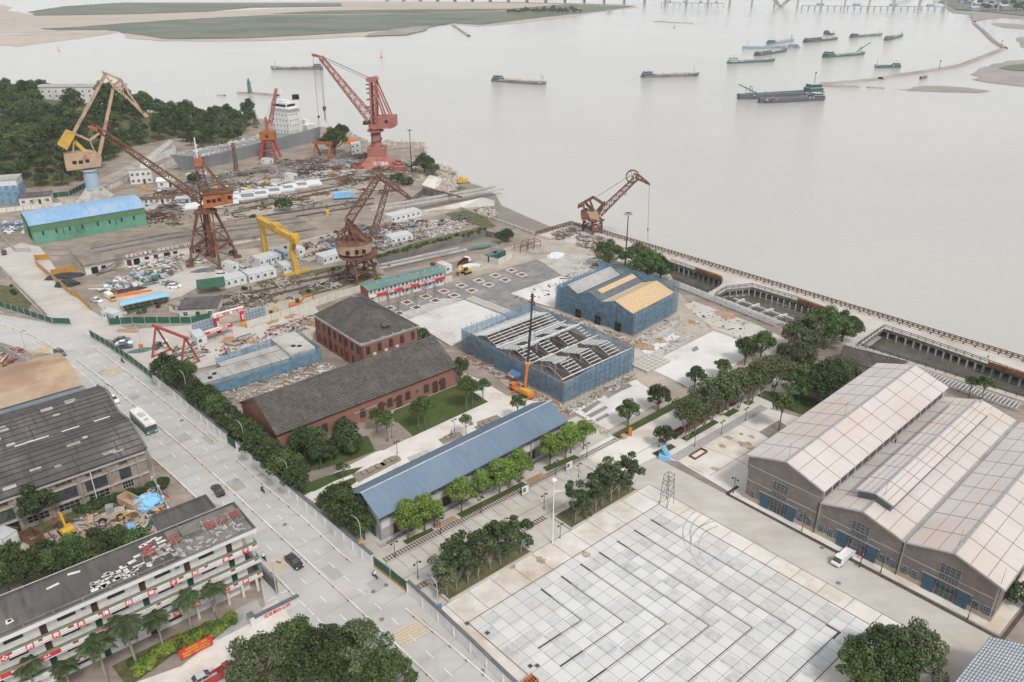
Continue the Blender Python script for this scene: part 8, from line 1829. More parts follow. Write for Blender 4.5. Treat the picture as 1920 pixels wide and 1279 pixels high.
body('person', P(846, 817, .3), -.6, 'person sitting on the stepped timber seats', pose='sit', top='dark_slate'); body('person', P(231, 596), .4, 'person walking near the end of the orange hoarding by the gate', top='blue_paint') if False else None
for i, (u, v, rz, lb, tp) in enumerate(((495, 1049, -.8, 'riding a motorbike on the near lane by the dormitory', 'white_paint'), (493, 923, 2.3, 'riding a motorbike on the far lane by the white wall', 'car_black'), (703, 1083, 2.3, 'riding a scooter at the avenue entrance', 'white_paint'), (230, 680, 2.4, 'riding a motorbike along the green hoarding', 'dark_red'))):
 bike('motorbike with rider '+lb.replace('riding a motorbike ', '').replace('riding a scooter ', ''), u, v, rz); body('person', P(u, v)+Vector((-.12*math.cos(rz), -.12*math.sin(rz), .2)), rz, 'person '+lb, pose='sit', top=tp)
SS = E('scooter_shed', P(229, 585), AZ(P(229, 585), P(319, 566)), 'long scooter shed with a curved pale blue roof', 'shed'); L = (P(319, 566)-P(229, 585)).length; m = MB(); arc = [(-.2+3.2*i/8, 2.1+.7*math.sin(math.pi*i/8)) for i in range(9)]
for a, c in zip(arc, arc[1:]): m.prof([a, c, (c[0], c[1]+.06), (a[0], a[1]+.06)], 0, L)
m.build('roof', MT['sky_blue_paint'], SS); m = MB()
for i in range(9): m.box(i*L/8-.05, .1, 0, i*L/8+.05, .2, 2.2); m.box(i*L/8-.05, 2.7, 0, i*L/8+.05, 2.8, 2.2)
m.build('post', MT['steel'], SS, kind='stuff')
sb = bike('x', 0, 0, 0); SB_ = Proto(sb); mt_ = [None]
for i in range(24): q = SS.location+Vector((math.cos(SS.rotation_euler.z)*(.6+i*L/25)-math.sin(SS.rotation_euler.z)*-.1, math.sin(SS.rotation_euler.z)*(.6+i*L/25)+math.cos(SS.rotation_euler.z)*-.1, 0)); SB_(q, SS.rotation_euler.z+HP+R.uniform(-.15, .15), 1, 'scooter parked in the row under the curved pale blue roof', 'scooters in the shed', 'scooter')
def cabin(mat='cabin_white', dr='blue_paint', blue=False):
 o = E('site_cabin', (0, 0, 0), 0, 'x', 'site cabin'); m = MB(); m.box(0, 0, .12, 2.95, 6, 2.7); m.build('wall', MT[mat], o); m = MB(); m.box(-.03, -.03, 2.7, 2.98, 6.03, 2.86); m.box(-.03, -.03, 0, 2.98, 6.03, .12)
 for x in (-.03, 2.83):
  for y in (-.03, 5.88): m.box(x, y, .12, x+.15, y+.15, 2.7)
 m.build('frame', MT['galv' if not blue else mat], o); m = MB()
 for i in range(9): m.box(.1, .3+i*.63, 2.86, 2.85, .42+i*.63, 2.9)
 m.build('roof_rib', MT[mat], o); win(o, (.95, -.002, 1.1), 0, .95, 1.0, 2, 1, 'steel', 'glass'); door(o, (2.2, -.002, .15), 0, .8, 2.0, dr); win(o, (-.002, 4.6, 1.2), -HP, .9, .8, 2, 1, 'steel', 'glass')
 return Proto(o)
CAB = {'w': cabin('cabin_white', 'cabin_white'), 'b': cabin('cabin_white', 'blue_paint'), 'B': cabin('blue_grey', 'blue_grey', True)}
def cabrow(a, c, kinds, desc):
 p, q = P(*a), P(*c); n = len(kinds); rz = AZ(p, q); st = (q-p).length/n; 
 for i, k in enumerate(kinds):
  lb = (ORD[i]+' white site cabin from the left in the row '+desc) if n > 1 else desc
  CAB[k](p+(q-p).normalized()*st*i, rz, (st/3.0, 1, 1) if n > 1 else 1, lb, 'white site cabins' if k != 'B' else None)
cabrow((489, 501), (529, 490), 'wbbw', 'under the yellow gantry beam'); cabrow((607, 497), (650, 486), 'wwww', 'left of the drum house crane'); cabrow((468, 531), (520, 518.5), 'wwww', 'before the yellow gantry leg'); cabrow((414, 544), (464, 531), 'wwww', 'ending at the green lean-to roof'); cabrow((533, 514), (551, 510), 'ww', 'beside the gantry foot'); cabrow((735, 460), (775, 451.5), 'wwww', 'above the dock pit'); cabrow((735, 419), (791, 405.5), 'wwwwww', 'near the concrete pier')
cabrow((437, 511), (448, 507), 'w', 'single white site cabin between the rusty crane and the gantry'); cabrow((534, 487), (546, 483), 'B', 'blue grey site cabin under the yellow gantry'); cabrow((561, 481), (571, 478), 'w', 'single white site cabin right of the blue grey cabin'); cabrow((216, 606), (231, 600), 'w', 'white gatekeeper cabin behind the green hoarding at the junction'); cabrow((371, 650), (386, 646), 'w', 'white guard cabin at the red site gate'); cabrow((507, 309), (516, 306), 'w', 'white cabin at the feet of the small red crane'); cabrow((551, 338), (560, 335), 'w', 'white cabin beyond the row of white slabs'); cabrow((836, 514), (846, 511), 'w', 'white cabin at the far end of the prefab office block'); cabrow((12, 1034), (24, 1026), 'w', 'white cabin at the left edge of the machinery yard')
for i, z in enumerate((0, 2.9)):
 for j, (u, v) in enumerate(((660, 290), (668, 288))): CAB['w'](P(u, v)+Vector((0, 0, z)), .3, 1, ('lower', 'upper')[i]+' '+('left', 'right')[j]+' white cabin of the stack behind the big dark tree at the stern', 'white site cabins')
o = E('green_lean_to', P(372, 556), .38, 'dark green sheet roof on posts beside the white cabins', 'shelter'); m = MB(); m.hexa([(0, 0, 2.6), (9, 0, 2.6), (9, 6, 3.6), (0, 6, 3.6)], [(0, 0, 2.7), (9, 0, 2.7), (9, 6, 3.7), (0, 6, 3.7)]); m.build('roof', MT['green_hoarding'], o); m = MB(); [m.box(x, y, 0, x+.12, y+.12, 2.6+y/6*.9) for x in (.1, 8.7) for y in (.1, 5.7)]; m.build('post', MT['steel'], o)
WSB = MB(); WSB.box(-5.9, -4.4, 0, 5.9, 4.4, .75); wsm = WSB.mesh('wrapped_slab', MT['cabin_white'])
for i, (u, v, s) in enumerate([(357, 388, 1.0), (415, 383, .6), (432, 380, .6), (452, 371, 1.0), (476, 367, 1.0), (501, 361, 1.0), (527, 356, 1.0), (553, 350, 1.0), (579, 345, 1.0), (456, 358, .75), (501, 350, .8)]):
 o = bpy.data.objects.new('wrapped_slab', wsm); C.objects.link(o); put(o, P(u, v), .40, (s, 1.0 if i < 9 else .6, 1), ('leftmost', 'second', 'third', 'fourth', 'fifth', 'sixth', 'seventh', 'eighth', 'rightmost', 'left one behind the', 'right one behind the')[i]+' white wrapped slab '+('of the row ' if i < 9 else 'row ')+'beyond the rusty crane', 'white wrapped slabs', 'slab')
def excavator(u, v, rz, label, mat='machine_orange', s=1.0, reach=1.0):
 o = E('excavator', P(u, v), rz, label, 'excavator', None, s); m = MB()
 for y in (-1.1, 1.1): m.prof([(y-.28, .1), (y+.28, .1), (y+.28, .8), (y-.28, .8)], -1.7, 1.7)
 m.build('track', MT['black_rubber'], o, kind=None); m = MB(); loft(m, [(-2.1, 1.2, 1.1, .95, 1.9), (-.9, 1.3, 1.2, .95, 2.0), (1.2, 1.3, 1.2, .95, 1.5)]); m.build('body', MT[mat], o); m = MB(); m.box(.0, .25, 1.5, 1.3, 1.25, 2.9); m.build('cab', MT['glass'], o)
 m = MB(); m.beam((1.0, -.2, 1.5), (3.2*reach, -.2, 4.0), .45, .55); m.beam((3.2*reach, -.2, 4.0), (5.2*reach, -.2, 3.7), .4, .45); m.build('boom', MT[mat], o); m = MB(); m.beam((5.2*reach, -.2, 3.9), (6.0*reach, -.2, 1.6), .35, .4); m.build('stick', MT[mat], o); m = MB(); m.prof([(-.7, .4), (.4, .4), (.4, 1.7), (-.7, 1.7)], 5.3*reach, 6.2*reach); m.build('bucket', MT['rust'], o); return o
excavator(556, 578, .45, 'red orange excavator reaching over the cream hoarding', 'machine_orange'); excavator(812, 508, .9, 'orange excavator with arm raised behind the prefab offices', 'machine_orange', 1.0, .8); excavator(509, 596, .9, 'yellow excavator behind the cream hoarding by the gate', 'machine_yellow', .75, .6); excavator(874, 513, -2.4, 'yellow and black digger beyond the prefab offices', 'machine_yellow', .9, .7); excavator(126, 1000, 2.4, 'dismantled yellow excavator in the machinery yard', 'machine_yellow', .9, .55)
WL = E('wheel_loader', P(206, 975), 3.6, 'dusty beige wheel loader in the yard beside the foundry', 'loader'); m = MB(); loft(m, [(-3.0, .9, .8, .9, 1.9), (-1.0, 1.0, .9, .9, 2.0), (1.2, .7, .6, .9, 1.5)]); m.build('body', MT['plinth_brick'], WL); m = MB(); m.box(-1.2, -.75, 1.9, .2, .75, 3.3); m.build('cab', MT['pale_glass'], WL); m = MB(); m.beam((.8, -.5, 1.5), (2.8, -.5, .8), .3, .4); m.beam((.8, .5, 1.5), (2.8, .5, .8), .3, .4); m.build('lift_arm', MT['plinth_brick'], WL); m = MB(); m.prof([(-1.4, .2), (1.4, .2), (1.4, 1.5), (-1.4, 1.5)], 2.7, 3.7); m.build('bucket', MT['tan_paint'], WL)
for x in (-2.0, 1.2):
 for s in (-1.1, 1.1): wheel(WL, x, s, .75, .5)
TB = E('tipper_trailer', P(248, 952), 2.6, 'orange brown tipper body standing beside the blue tarpaulin', 'tipper body'); m = MB()
for a in ((-2.6, -1.2, .8, 2.6, -1.05, 2.4), (-2.6, 1.05, .8, 2.6, 1.2, 2.4), (-2.6, -1.05, .8, -2.45, 1.05, 2.4), (2.45, -1.05, .8, 2.6, 1.05, 2.6), (-2.45, -1.05, .8, 2.45, 1.05, .95)): m.box(*a)
for i in range(5): m.box(-2.4+i*1.1, -1.28, .8, -2.25+i*1.1, -1.2, 2.4); m.box(-2.4+i*1.1, 1.2, .8, -2.25+i*1.1, 1.28, 2.4)
m.build('body', MT['tan_paint'], TB); m = MB(); m.box(-2.4, -.8, .35, 2.4, .8, .8); m.build('chassis', MT['rust'], TB)
for x in (-1.7, 1.7):
 for s in (-1, 1): wheel(TB, x, s, .5, .3)
def tarp(u, v, rx, ry, h, mat, label, rz=.4):
 m = MB(); g = random.Random(int(u*7+v)); n = 16; c = []
 m.lump((0, 0, 0), rx, ry, h, 17, 5, .12, g); return m.build('tarpaulin_heap', MT[mat], None, label, 'tarpaulin heap', loc=P(u, v), rz=rz)
tarp(279, 948, 3.4, 2.6, 2.6, 'sky_blue_paint', 'bright blue tarpaulin over a heap beside the tipper body'); tarp(248, 996, 1.1, 1.0, 1.9, 'sky_blue_paint', 'small blue tarpaulin over a machine behind the dormitory'); tarp(296, 985, 2.0, 1.4, 1.9, 'green_hoarding', 'dark green tarpaulin over timber behind the dormitory'); tarp(122, 520, 6.5, 2.3, 1.5, 'dark_frame', 'long black tarpaulin heap behind the short orange hoarding'); tarp(126, 535, 4.0, 2.4, 2.0, 'dark_frame', 'rounded black tarpaulin heap by the orange hoarding'); tarp(880, 502, 4.6, 2.6, 1.3, 'old_plaster', 'white sheeted heap behind the prefab offices'); tarp(1043, 481, 3.6, 2.2, 1.6, 'cabin_white', 'white plastic wrapped stack on the quay side gravel'); tarp(247, 552, 6.5, 1.3, 1.0, 'machine_orange', 'bright orange tarpaulin strip in the material yard', .5); tarp(240, 546, 6, 1.6, 1.0, 'dark_frame', 'black sheeted stack behind the orange tarpaulin', .5); tarp(262, 536, 6, 1.6, 1.2, 'dark_slate', 'dark grey sheeted pile in the material yard', .4); tarp(223, 545, 2.0, 1.2, .8, 'machine_orange', 'small orange tarpaulin at the end of the black stack'); tarp(385, 508, 5, 1.6, .9, 'dark_slate', 'dark sheeted pile by the foot of the rusty crane'); tarp(262, 658, 4, 1.8, .25, 'teal_paint', 'flat green netting lying beside the parked cars'); tarp(900, 463, 5, 1.2, .5, 'teal_paint', 'green netting lying at the end of the dock pit rails'); tarp(660, 268, 4, 3, 3.0, 'machine_orange', 'orange sheeted heap at the shore behind the ship stern')
RB = E('rusty_open_box', P(62, 1014), -.5, 'rusty brown open steel box in the machinery yard', 'steel box'); m = MB()
for a in ((-2, -1.2, 0, 2, -1.1, 1.8), (-2, 1.1, 0, 2, 1.2, 1.8), (-2, -1.1, 0, -1.9, 1.1, 1.8), (1.9, -1.1, 0, 2, 1.1, 1.8), (-1.9, -1.1, 0, 1.9, 1.1, .1)): m.box(*a)
m.build('shell', MT['rust'], RB)
DRM = E('rusty_drum', P(113, 984), .6, 'large rusty half pipe lying in the machinery yard', 'pipe'); m = MB(); m.cyl((-1.3, 0, .9), (1.3, 0, .9), .9, n=14); m.build('shell', MT['rust'], DRM)
GT = E('site_gate', P(411, 624), AZ(P(411, 624), P(457, 611)), 'red and white arched site gate beside solar panel screens', 'gate'); L = (P(457, 611)-P(411, 624)).length; hg = 6.2
for x in (0, L): m = MB(); m.box(x-.5, -.5, 0, x+.5, .5, hg-1.1); pm = m.build('gate_post', MT['sign_red'], GT); lettering('安\n全' if x else '文\n明', .8, 'white_letter', pm, (x, -.52, hg*.5), FR)
m = MB(); m.box(-1.0, -.5, hg-1.1, L+.8, .5, hg); bm_ = m.build('gate_beam', MT['white_paint'], GT); lettering('江门造船厂改造项目', 1.0, 'sign_red', bm_, (L*.55, -.52, hg-.55), FR)
m = MB(); m.box(L-.9, -.9, 0, L+.9, -.52, 1.6); m.build('yellow_base', MT['machine_yellow'], GT)
def panel_screen(a, c, h, label):
 p, q = P(*a), P(*c); o = E('panel_screen', p, AZ(p, q), label, 'screen'); L = (q-p).length; m = MB(); m.box(0, -.08, .3, L, .08, h); m.build('panel', MT['blue_grey'], o); m = MB()
 for i in range(int(L/1.1)+1): m.box(i*1.1, -.11, .3, i*1.1+.07, -.085, h)
 for k in range(1, 4): m.box(0, -.1, .3+(h-.3)*k/4, L, -.083, .36+(h-.3)*k/4)
 m.build('grid', MT['dark_frame'], o)
panel_screen((463, 609), (500, 598), 4.4, 'grey blue gridded screen right of the red site gate'); panel_screen((364, 632), (406, 619), 4.4, 'grey blue gridded screen left of the red site gate')
CP = E('gate_canopy', P(386, 644), AZ(P(386, 644), P(415, 634)), 'canopy with red banner between the guard cabin and the gate', 'canopy'); m = MB(); m.box(0, 0, 2.6, 9, 2.4, 2.75); m.build('roof', MT['old_plaster'], CP); m = MB(); m.box(0, -.1, 2.5, 9, -.02, 3.3); b = m.build('banner', MT['sign_red'], CP); lettering('欢迎莅临指导工作', .7, 'white_letter', b, (4.5, -.12, 2.9), FR); m = MB(); [m.box(x, .1, 0, x+.12, .22, 2.6) for x in (.2, 3, 5.8, 8.6)]; m.build('post', MT['steel'], CP)
for u, v, lb in ((985, 929, 'nearer the road'), (1067, 883, 'nearer the far end')):
 o = E('information_board', P(u, v), YB, 'white and green information board on the avenue, the one '+lb, 'board', 'information boards on the avenue'); m = MB(); m.box(-.85, -.05, .5, .85, .05, 2.3); m.build('board', MT['white_paint'], o); m = MB(); m.box(-.7, -.07, 1.0, .1, -.051, 2.0); m.build('green_print', MT['teal_paint'], o); m = MB(); [m.box(x, -.05, 0, x+.08, .05, .5) for x in (-.7, .6)]; m.build('post', MT['galv'], o)
o = E('blue_sculpture', P(1246, 860), -.3, 'bright blue angular metal sculpture on the paving', 'sculpture'); m = MB(); m.box(-1.3, -.8, .0, 1.3, .8, 1.0); m.beam((.8, 0, .9), (-.6, 0, 3.2), .9, .8); m.build('form', MT['sky_blue_paint'], o)
o = E('traffic_barrier', P(1181, 817), 0, 'orange plastic barrier at the lawn end by the worn slab', 'barrier'); m = MB(); m.box(-.5, -.35, 0, .5, .35, .25); m.box(-.4, -.2, .25, .4, .2, 2.2); m.build('body', MT['machine_orange'], o)
o = E('carton', P(1169, 822), .5, 'brown carton beside the orange plastic barrier', 'box'); m = MB(); m.box(-.6, -.5, 0, .6, .5, .95); m.box(-.62, -.04, .955, .62, .04, .965); m.build('box', MT['cardboard'], o)
o = E('corten_lantern', P(996, 1290), .8, 'rusty pierced steel cube at the bottom plaza corner', 'lantern'); m = MB(); m.box(-.8, -.8, 0, .8, .8, 1.9); m.build('cube', MT['rust_orange'], o); m = MB()
for i in range(3):
 for k in range(2): m.box(-.6+i*.45, -.83, .9+k*.45, -.35+i*.45, -.803, 1.2+k*.45); m.box(-.6+i*.45, -.62, 1.903, -.35+i*.45, -.3+k*.6, 1.92)
m.build('piercing', MT['dark_void'], o)
CTP = MB()
for a in ((-2.3, -.9, 0, 2.3, -.75, .6), (-2.3, .75, 0, 2.3, .9, .6), (-2.3, -.75, 0, -2.15, .75, .6), (2.15, -.75, 0, 2.3, .75, .6), (-2.15, -.75, 0, 2.15, .75, .08)): CTP.box(*a)
ctm = CTP.mesh('rusty_planter', MT['corten'])
for i, (u, v) in enumerate(((1271, 812), (1296, 800), (1314, 790), (1350, 769), (1368, 758), (1309, 853))): o = bpy.data.objects.new('rusty_planter', ctm); C.objects.link(o); put(o, P(u, v), YB, 1, ('rusty steel planter alone at the near end of the cobbled strip' if i == 5 else ORD[i]+' rusty steel planter behind the avenue trees, counted from the plaza'), 'rusty steel planters', 'planter')
for j, (u, v) in enumerate(((706, 878), (733, 864), (845, 820), (920, 792), (908, 797), (690, 886), (612, 930))):
 o = E('timber_seat', P(u, v), YB, ('stepped timber seat '+('below the brick annexe path', 'next to the first stepped seat', 'where a person sits', 'at the far end behind the blue hall', 'one before the far end behind the blue hall', 'nearest the small lawn strip', 'by the street wall behind the gable trees')[j]), 'seat', 'stepped timber seats'); m = MB()
 for k in range(4): m.box(-2.6+k*1.2, -.9+.25*(k % 2), .0, -1.5+k*1.2, .6+.25*(k % 2), .25+.2*(k % 3))
 m.build('seat', MT['wood_deck'], o)
for i, (u, v) in enumerate(((923, 488), (934, 483))): o = E('generator_tank', P(u, v), .7, ('left', 'right')[i]+' dark green tank container inside the pale hoarding', 'tank', 'dark green tanks'); m = MB(); m.box(-2.6, -1.3, .1, 2.6, 1.3, 2.5); m.build('shell', MT['dark_green'], o); m = MB(); [m.box(-2.5+k*.8, -1.36, .2, -2.2+k*.8, -1.3, 2.4) for k in range(6)]; m.box(-2.6, -1.3, 2.5, 2.6, 1.3, 2.62); m.build('rib', MT['teal_paint'], o)
for i, (u, v) in enumerate(((982, 470), (996, 464))): 
 o = E('steel_frame_rack', P(u, v), .6, ('left', 'right')[i]+' brown open steel frame rack on the quay side ground', 'rack', 'steel frame racks'); m = MB()
 for x in (-3, 0, 3):
  for y in (-2, 2): m.beam((x, y, 0), (x, y, 2.6), .16)
 for y in (-2, 2): m.beam((-3, y, 2.6), (3, y, 2.6), .16); m.beam((-3, y, 1.3), (3, y, 1.3), .12)
 for x in (-3, -1.5, 0, 1.5, 3): m.beam((x, -2, 2.6), (x, 2, 2.6), .14)
 m.build('frame', MT['rust'], o)
cbk = MB(); cbk.box(-.75, -.5, 0, .75, .5, .8); cbm = cbk.mesh('concrete_block', MT['concrete']); c0 = P(1218, 684)
for i in range(6):
 for j in range(5): o = bpy.data.objects.new('concrete_block', cbm); C.objects.link(o); put(o, c0+Vector((math.cos(YB), math.sin(YB), 0))*(i*1.7-4)+Vector((math.cos(YA), math.sin(YA), 0))*(j*1.25-2.5)+Vector((0, 0, .8 if (i*5+j) % 7 == 9 else 0)), YB+R.uniform(-.05, .05), 1, 'pale concrete block in the stacked grid beside the large white slab', 'concrete blocks in a grid', 'block')
house('pale_green_hut', 352, 342, .3, 9, 5, 3.2, 'hut with pale green flat roof near the ship bow', 'blue_grey', 'galv', wins=3, cat='hut'); house('white_tent', 296, 352, .2, 8, 6, 3.0, 'white shed with an arched top near the emblem office', 'cabin_white', 'white_paint', 1.2, 2, cat='hut'); house('shipyard_hut', 332, 385, .3, 6, 4, 2.8, 'blue grey hut at the end of the white slab row', 'blue_grey', 'galv', wins=2, cat='hut'); house('shipyard_hut', 270, 385, .3, 16, 4, 2.6, 'low white stall row behind the green shed', 'old_plaster', 'rust', wins=7, cat='hut')
o = E('salmon_container', P(740, 322), .2, 'salmon red shipping container near the large red crane', 'container'); m = MB(); m.box(0, 0, 0, 6, 2.4, 2.5); m.build('shell', MT['salmon_paint'], o); m = MB(); [m.box(.2+k*.45, -.05, .1, .4+k*.45, 0, 2.4) for k in range(13)]; m.build('rib', MT['red_paint'], o)
o = E('yellow_pontoon', P(868, 345), .25, 'yellow orange machine on the slip beams by the pier', 'machine'); m = MB(); m.box(-2.6, -1.2, .9, 2.6, 1.2, 2.6); m.box(-1.5, -.8, 2.6, 0, .8, 3.6); m.build('body', MT['machine_yellow'], o); m = MB(); m.beam((-3, 0, .6), (3.5, 0, .6), .5); m.build('skid', MT['rust'], o)
for i, (u, v) in enumerate(((405, 356), (468, 356), (500, 344), (270, 356), (345, 362), (614, 402), (620, 325))): o = E('yellow_winch', P(u, v), R.uniform(0, 3), 'small yellow winch %s' % ('left of the rusty crane cabin', 'behind the left white slabs', 'behind the middle white slabs', 'by the plaster wall near the office', 'below the lattice boom', 'on the debris near the drum house crane', 'near the shore rails')[i], 'winch', 'yellow winches'); m = MB(); m.box(-1, -.7, 0, 1, .7, .9); m.cyl((-.3, -.6, 1.3), (-.3, .6, 1.3), .55, n=10); m.box(.3, -.6, .9, 1, .6, 1.8); m.build('body', MT['machine_yellow'], o)
# scrap, rubble and rocks
def debris(name, px, n, mats, sz, beams=.3, hmax=.8, seed=1, flat=False, label=None, clump=0):
 g = random.Random(seed); pts = [(p.x, p.y) for p in PP(*px)]; poly = [Vector(p) for p in pts]; xs = [p[0] for p in pts]; ys = [p[1] for p in pts]; mb = MB(); k = 0; tries = 0
 cs = []
 while clump and len(cs) < clump:
  x, y = g.uniform(min(xs), max(xs)), g.uniform(min(ys), max(ys))
  if inside(x, y, poly): cs.append((x, y, g.uniform(1.5, 5), g.randrange(len(mats)), g.choice([0, YB, YA])+g.uniform(-.1, .1)))
 while k < n and tries < n*40:
  tries += 1; mi = None; al = None
  if cs and g.random() < .8:
   c = g.choice(cs); x, y = c[0]+g.gauss(0, c[2]), c[1]+g.gauss(0, c[2]*.6); mi = c[3] if g.random() < .75 else None; al = c[4] if g.random() < .7 else None
  else: x, y = g.uniform(min(xs), max(xs)), g.uniform(min(ys), max(ys))
  if not inside(x, y, poly): continue
  k += 1; mb.k = mi if mi is not None else g.randrange(len(mats)); a = al if al is not None else g.uniform(0, 3.14); s = sz*.72*g.uniform(.35, 1.6)**1.2
  ph = 0
  if cs: ph = max((hmax*1.6*math.exp(-((x-c[0])**2+(y-c[1])**2)/(c[2]**2*1.2)) for c in cs))*g.random()
  if g.random() < beams: mb.cbox((x, y, ph+g.uniform(.1, hmax)), (s*g.uniform(2, 5), g.uniform(.12, .35), g.uniform(.12, .3)), a, g.uniform(-.15, .15))
  else: mb.cbox((x, y, ph+.5*s*.4), (s*g.uniform(.5, 1.3), s*g.uniform(.4, 1), (.12 if flat else s*g.uniform(.2, .7))), a, g.uniform(-.2, .2))
 mb.k = 0
 return mb.build(name, [MT[q] for q in mats], kind='stuff', label=label)
RU = ('rust', 'dark_concrete', 'rust', 'grey_render', 'wood_deck'); MX = ('old_plaster', 'galv', 'cement', 'rust', 'blue_grey', 'teal_paint', 'dark_slate', 'dark_concrete', 'wood_deck', 'grey_render'); CO = ('cement', 'concrete', 'grey_render', 'old_plaster', 'wood_deck')
debris('scrap_metal', [(350, 345), (500, 306), (690, 292), (705, 312), (560, 332), (430, 352), (330, 372)], 2000, RU+('dark_concrete', 'dark_line', 'old_plaster', 'slip_roof', 'blue_grey'), 1.5, .5, 1.0, 1, clump=34)
debris('scrap_metal', [(250, 372), (340, 352), (520, 330), (640, 312), (640, 330), (430, 365), (330, 388), (270, 392)], 1300, RU+('dark_line', 'slip_roof', 'old_plaster'), 1.4, .5, 1.0, 2, clump=24)
debris('scrap_metal', [(272, 400), (330, 388), (350, 398), (310, 415), (275, 424)], 420, RU+('dark_line',), 1.3, .7, 1.2, 3, clump=6)
debris('scrap_metal', [(620, 322), (780, 300), (800, 320), (760, 345), (640, 350)], 900, RU+RU+('dark_line', 'old_plaster', 'blue_grey'), 1.2, .4, 1.0, 4, clump=18)
debris('shipyard_litter', [(560, 462), (640, 430), (720, 418), (800, 412), (870, 402), (890, 420), (800, 446), (720, 470), (640, 484), (570, 492)], 1500, MX+('rust', 'dark_line'), 1.1, .25, .7, 5, clump=40)
debris('rubble', [(790, 418), (830, 410), (868, 420), (862, 436), (800, 446)], 650, CO, .9, .1, .6, 6)
debris('rubble', [(690, 430), (790, 420), (800, 445), (720, 455)], 420, CO+('rust',), .9, .25, .6, 7, clump=10)
debris('stacked_materials', [(185, 545), (240, 520), (330, 496), (340, 512), (260, 540), (200, 560)], 360, ('galv', 'galv', 'old_plaster', 'tan_roof', 'dark_slate', 'blue_grey', 'white_paint', 'teal_paint'), 1.6, .15, .8, 8, clump=22)
debris('stacked_materials', [(235, 505), (310, 482), (345, 478), (345, 492), (260, 512)], 300, ('cabin_white', 'blue_grey', 'dark_slate', 'old_plaster', 'salmon_paint'), .9, .1, .6, 9, clump=14)
debris('shipyard_litter', [(380, 505), (440, 490), (560, 470), (600, 490), (520, 505), (420, 520)], 240, MX+('rust',), .8, .3, .5, 10)
debris('shipyard_litter', [(200, 420), (420, 385), (680, 335), (790, 330), (700, 395), (420, 440), (260, 470)], 1500, ('cement', 'rust', 'dark_concrete', 'dark_line', 'slip_roof', 'weeds', 'weeds'), .8, .3, .4, 11, clump=40)
debris('shipyard_litter', [(360, 560), (500, 530), (690, 490), (700, 520), (560, 560), (440, 590), (370, 600)], 1100, ('dark_line', 'slip_roof', 'cement', 'rust', 'dark_concrete', 'weeds', 'dirt'), .8, .35, .4, 12, clump=20)
debris('building_rubble', [(430, 748), (610, 684), (640, 692), (460, 765)], 420, CO+('red_soil',), .6, .3, .5, 13)
debris('building_rubble', [(385, 742), (598, 678), (604, 684), (392, 750)], 220, CO+('bamboo',), .6, .5, .5, 14)
debris('building_rubble', [(876, 662), (1056, 762), (1050, 774), (868, 672)], 380, CO+('red_soil', 'red_paint', 'bamboo'), .5, .35, .5, 15)
debris('building_rubble', [(1060, 766), (1184, 702), (1196, 708), (1066, 780)], 340, CO+('red_soil', 'bamboo'), .5, .3, .5, 16)
debris('building_rubble', [(1036, 584), (1186, 636), (1188, 648), (1040, 596)], 320, CO+('red_soil', 'bamboo'), .5, .35, .5, 17)
debris('building_rubble', [(1190, 636), (1270, 592), (1280, 598), (1194, 648)], 200, CO+('red_soil',), .5, .2, .4, 18)
debris('building_rubble', [(1195, 650), (1290, 600), (1340, 612), (1220, 680)], 260, CO+('red_soil',), .45, .2, .3, 19)
debris('site_litter', [(960, 560), (1060, 520), (1120, 470), (1170, 480), (1110, 505), (1070, 530), (1000, 570)], 140, RU+('white_paint',), .7, .4, .4, 20)
debris('site_litter', [(1085, 438), (1130, 446), (1180, 470), (1150, 482), (1080, 460)], 180, RU, 1.0, .8, .5, 21)
debris('site_litter', [(1035, 438), (1075, 428), (1085, 436), (1045, 452)], 110, RU, 1.2, .9, .5, 22)
debris('site_litter', [(1290, 565), (1400, 605), (1440, 640), (1380, 640), (1300, 590)], 120, RU+CO, .6, .3, .4, 23)
debris('site_litter', [(390, 660), (460, 632), (590, 590), (600, 610), (480, 660), (410, 680)], 260, ('red_soil', 'rust', 'cement', 'teal_paint', 'galv', 'salmon_paint'), .8, .3, .5, 24, clump=12)
debris('site_litter', [(320, 655), (380, 640), (395, 660), (345, 690)], 120, ('rust', 'cement', 'dark_concrete', 'weeds'), .8, .4, .5, 25)
debris('machinery_parts', [(60, 1020), (150, 975), (300, 935), (325, 1000), (250, 1010), (110, 1050)], 320, RU+('machine_yellow', 'old_plaster', 'cement'), .55, .5, .6, 26, clump=14)
debris('machinery_parts', [(262, 930), (300, 905), (314, 925), (312, 960), (280, 965)], 240, ('machine_yellow', 'tan_paint', 'blue_paint', 'rust', 'old_plaster', 'sign_red'), .6, .3, .9, 27)
debris('machinery_parts', [(255, 990), (275, 1018), (262, 1022), (246, 1000)], 160, ('dark_slate', 'steel', 'old_plaster', 'rust'), .8, .7, .9, 28)
debris('machinery_parts', [(285, 985), (318, 980), (322, 1000), (290, 1006)], 120, ('red_paint', 'rust', 'wood_deck', 'tan_paint'), .8, .8, .9, 29)
debris('shipyard_litter', [(-10, 420), (40, 418), (46, 440), (0, 442)], 120, ('blue_paint', 'blue_grey', 'white_paint', 'rust'), 1.2, .2, .8, 30, clump=6)
debris('site_litter', [(0, 660), (36, 650), (44, 664), (10, 690), (0, 690)], 110, ('tan_paint', 'salmon_paint', 'old_plaster', 'rust'), .9, .3, .9, 31)
debris('park_litter', [(1095, 775), (1140, 810), (1160, 830), (1090, 800)], 70, CO+('cardboard',), .5, .2, .4, 32)
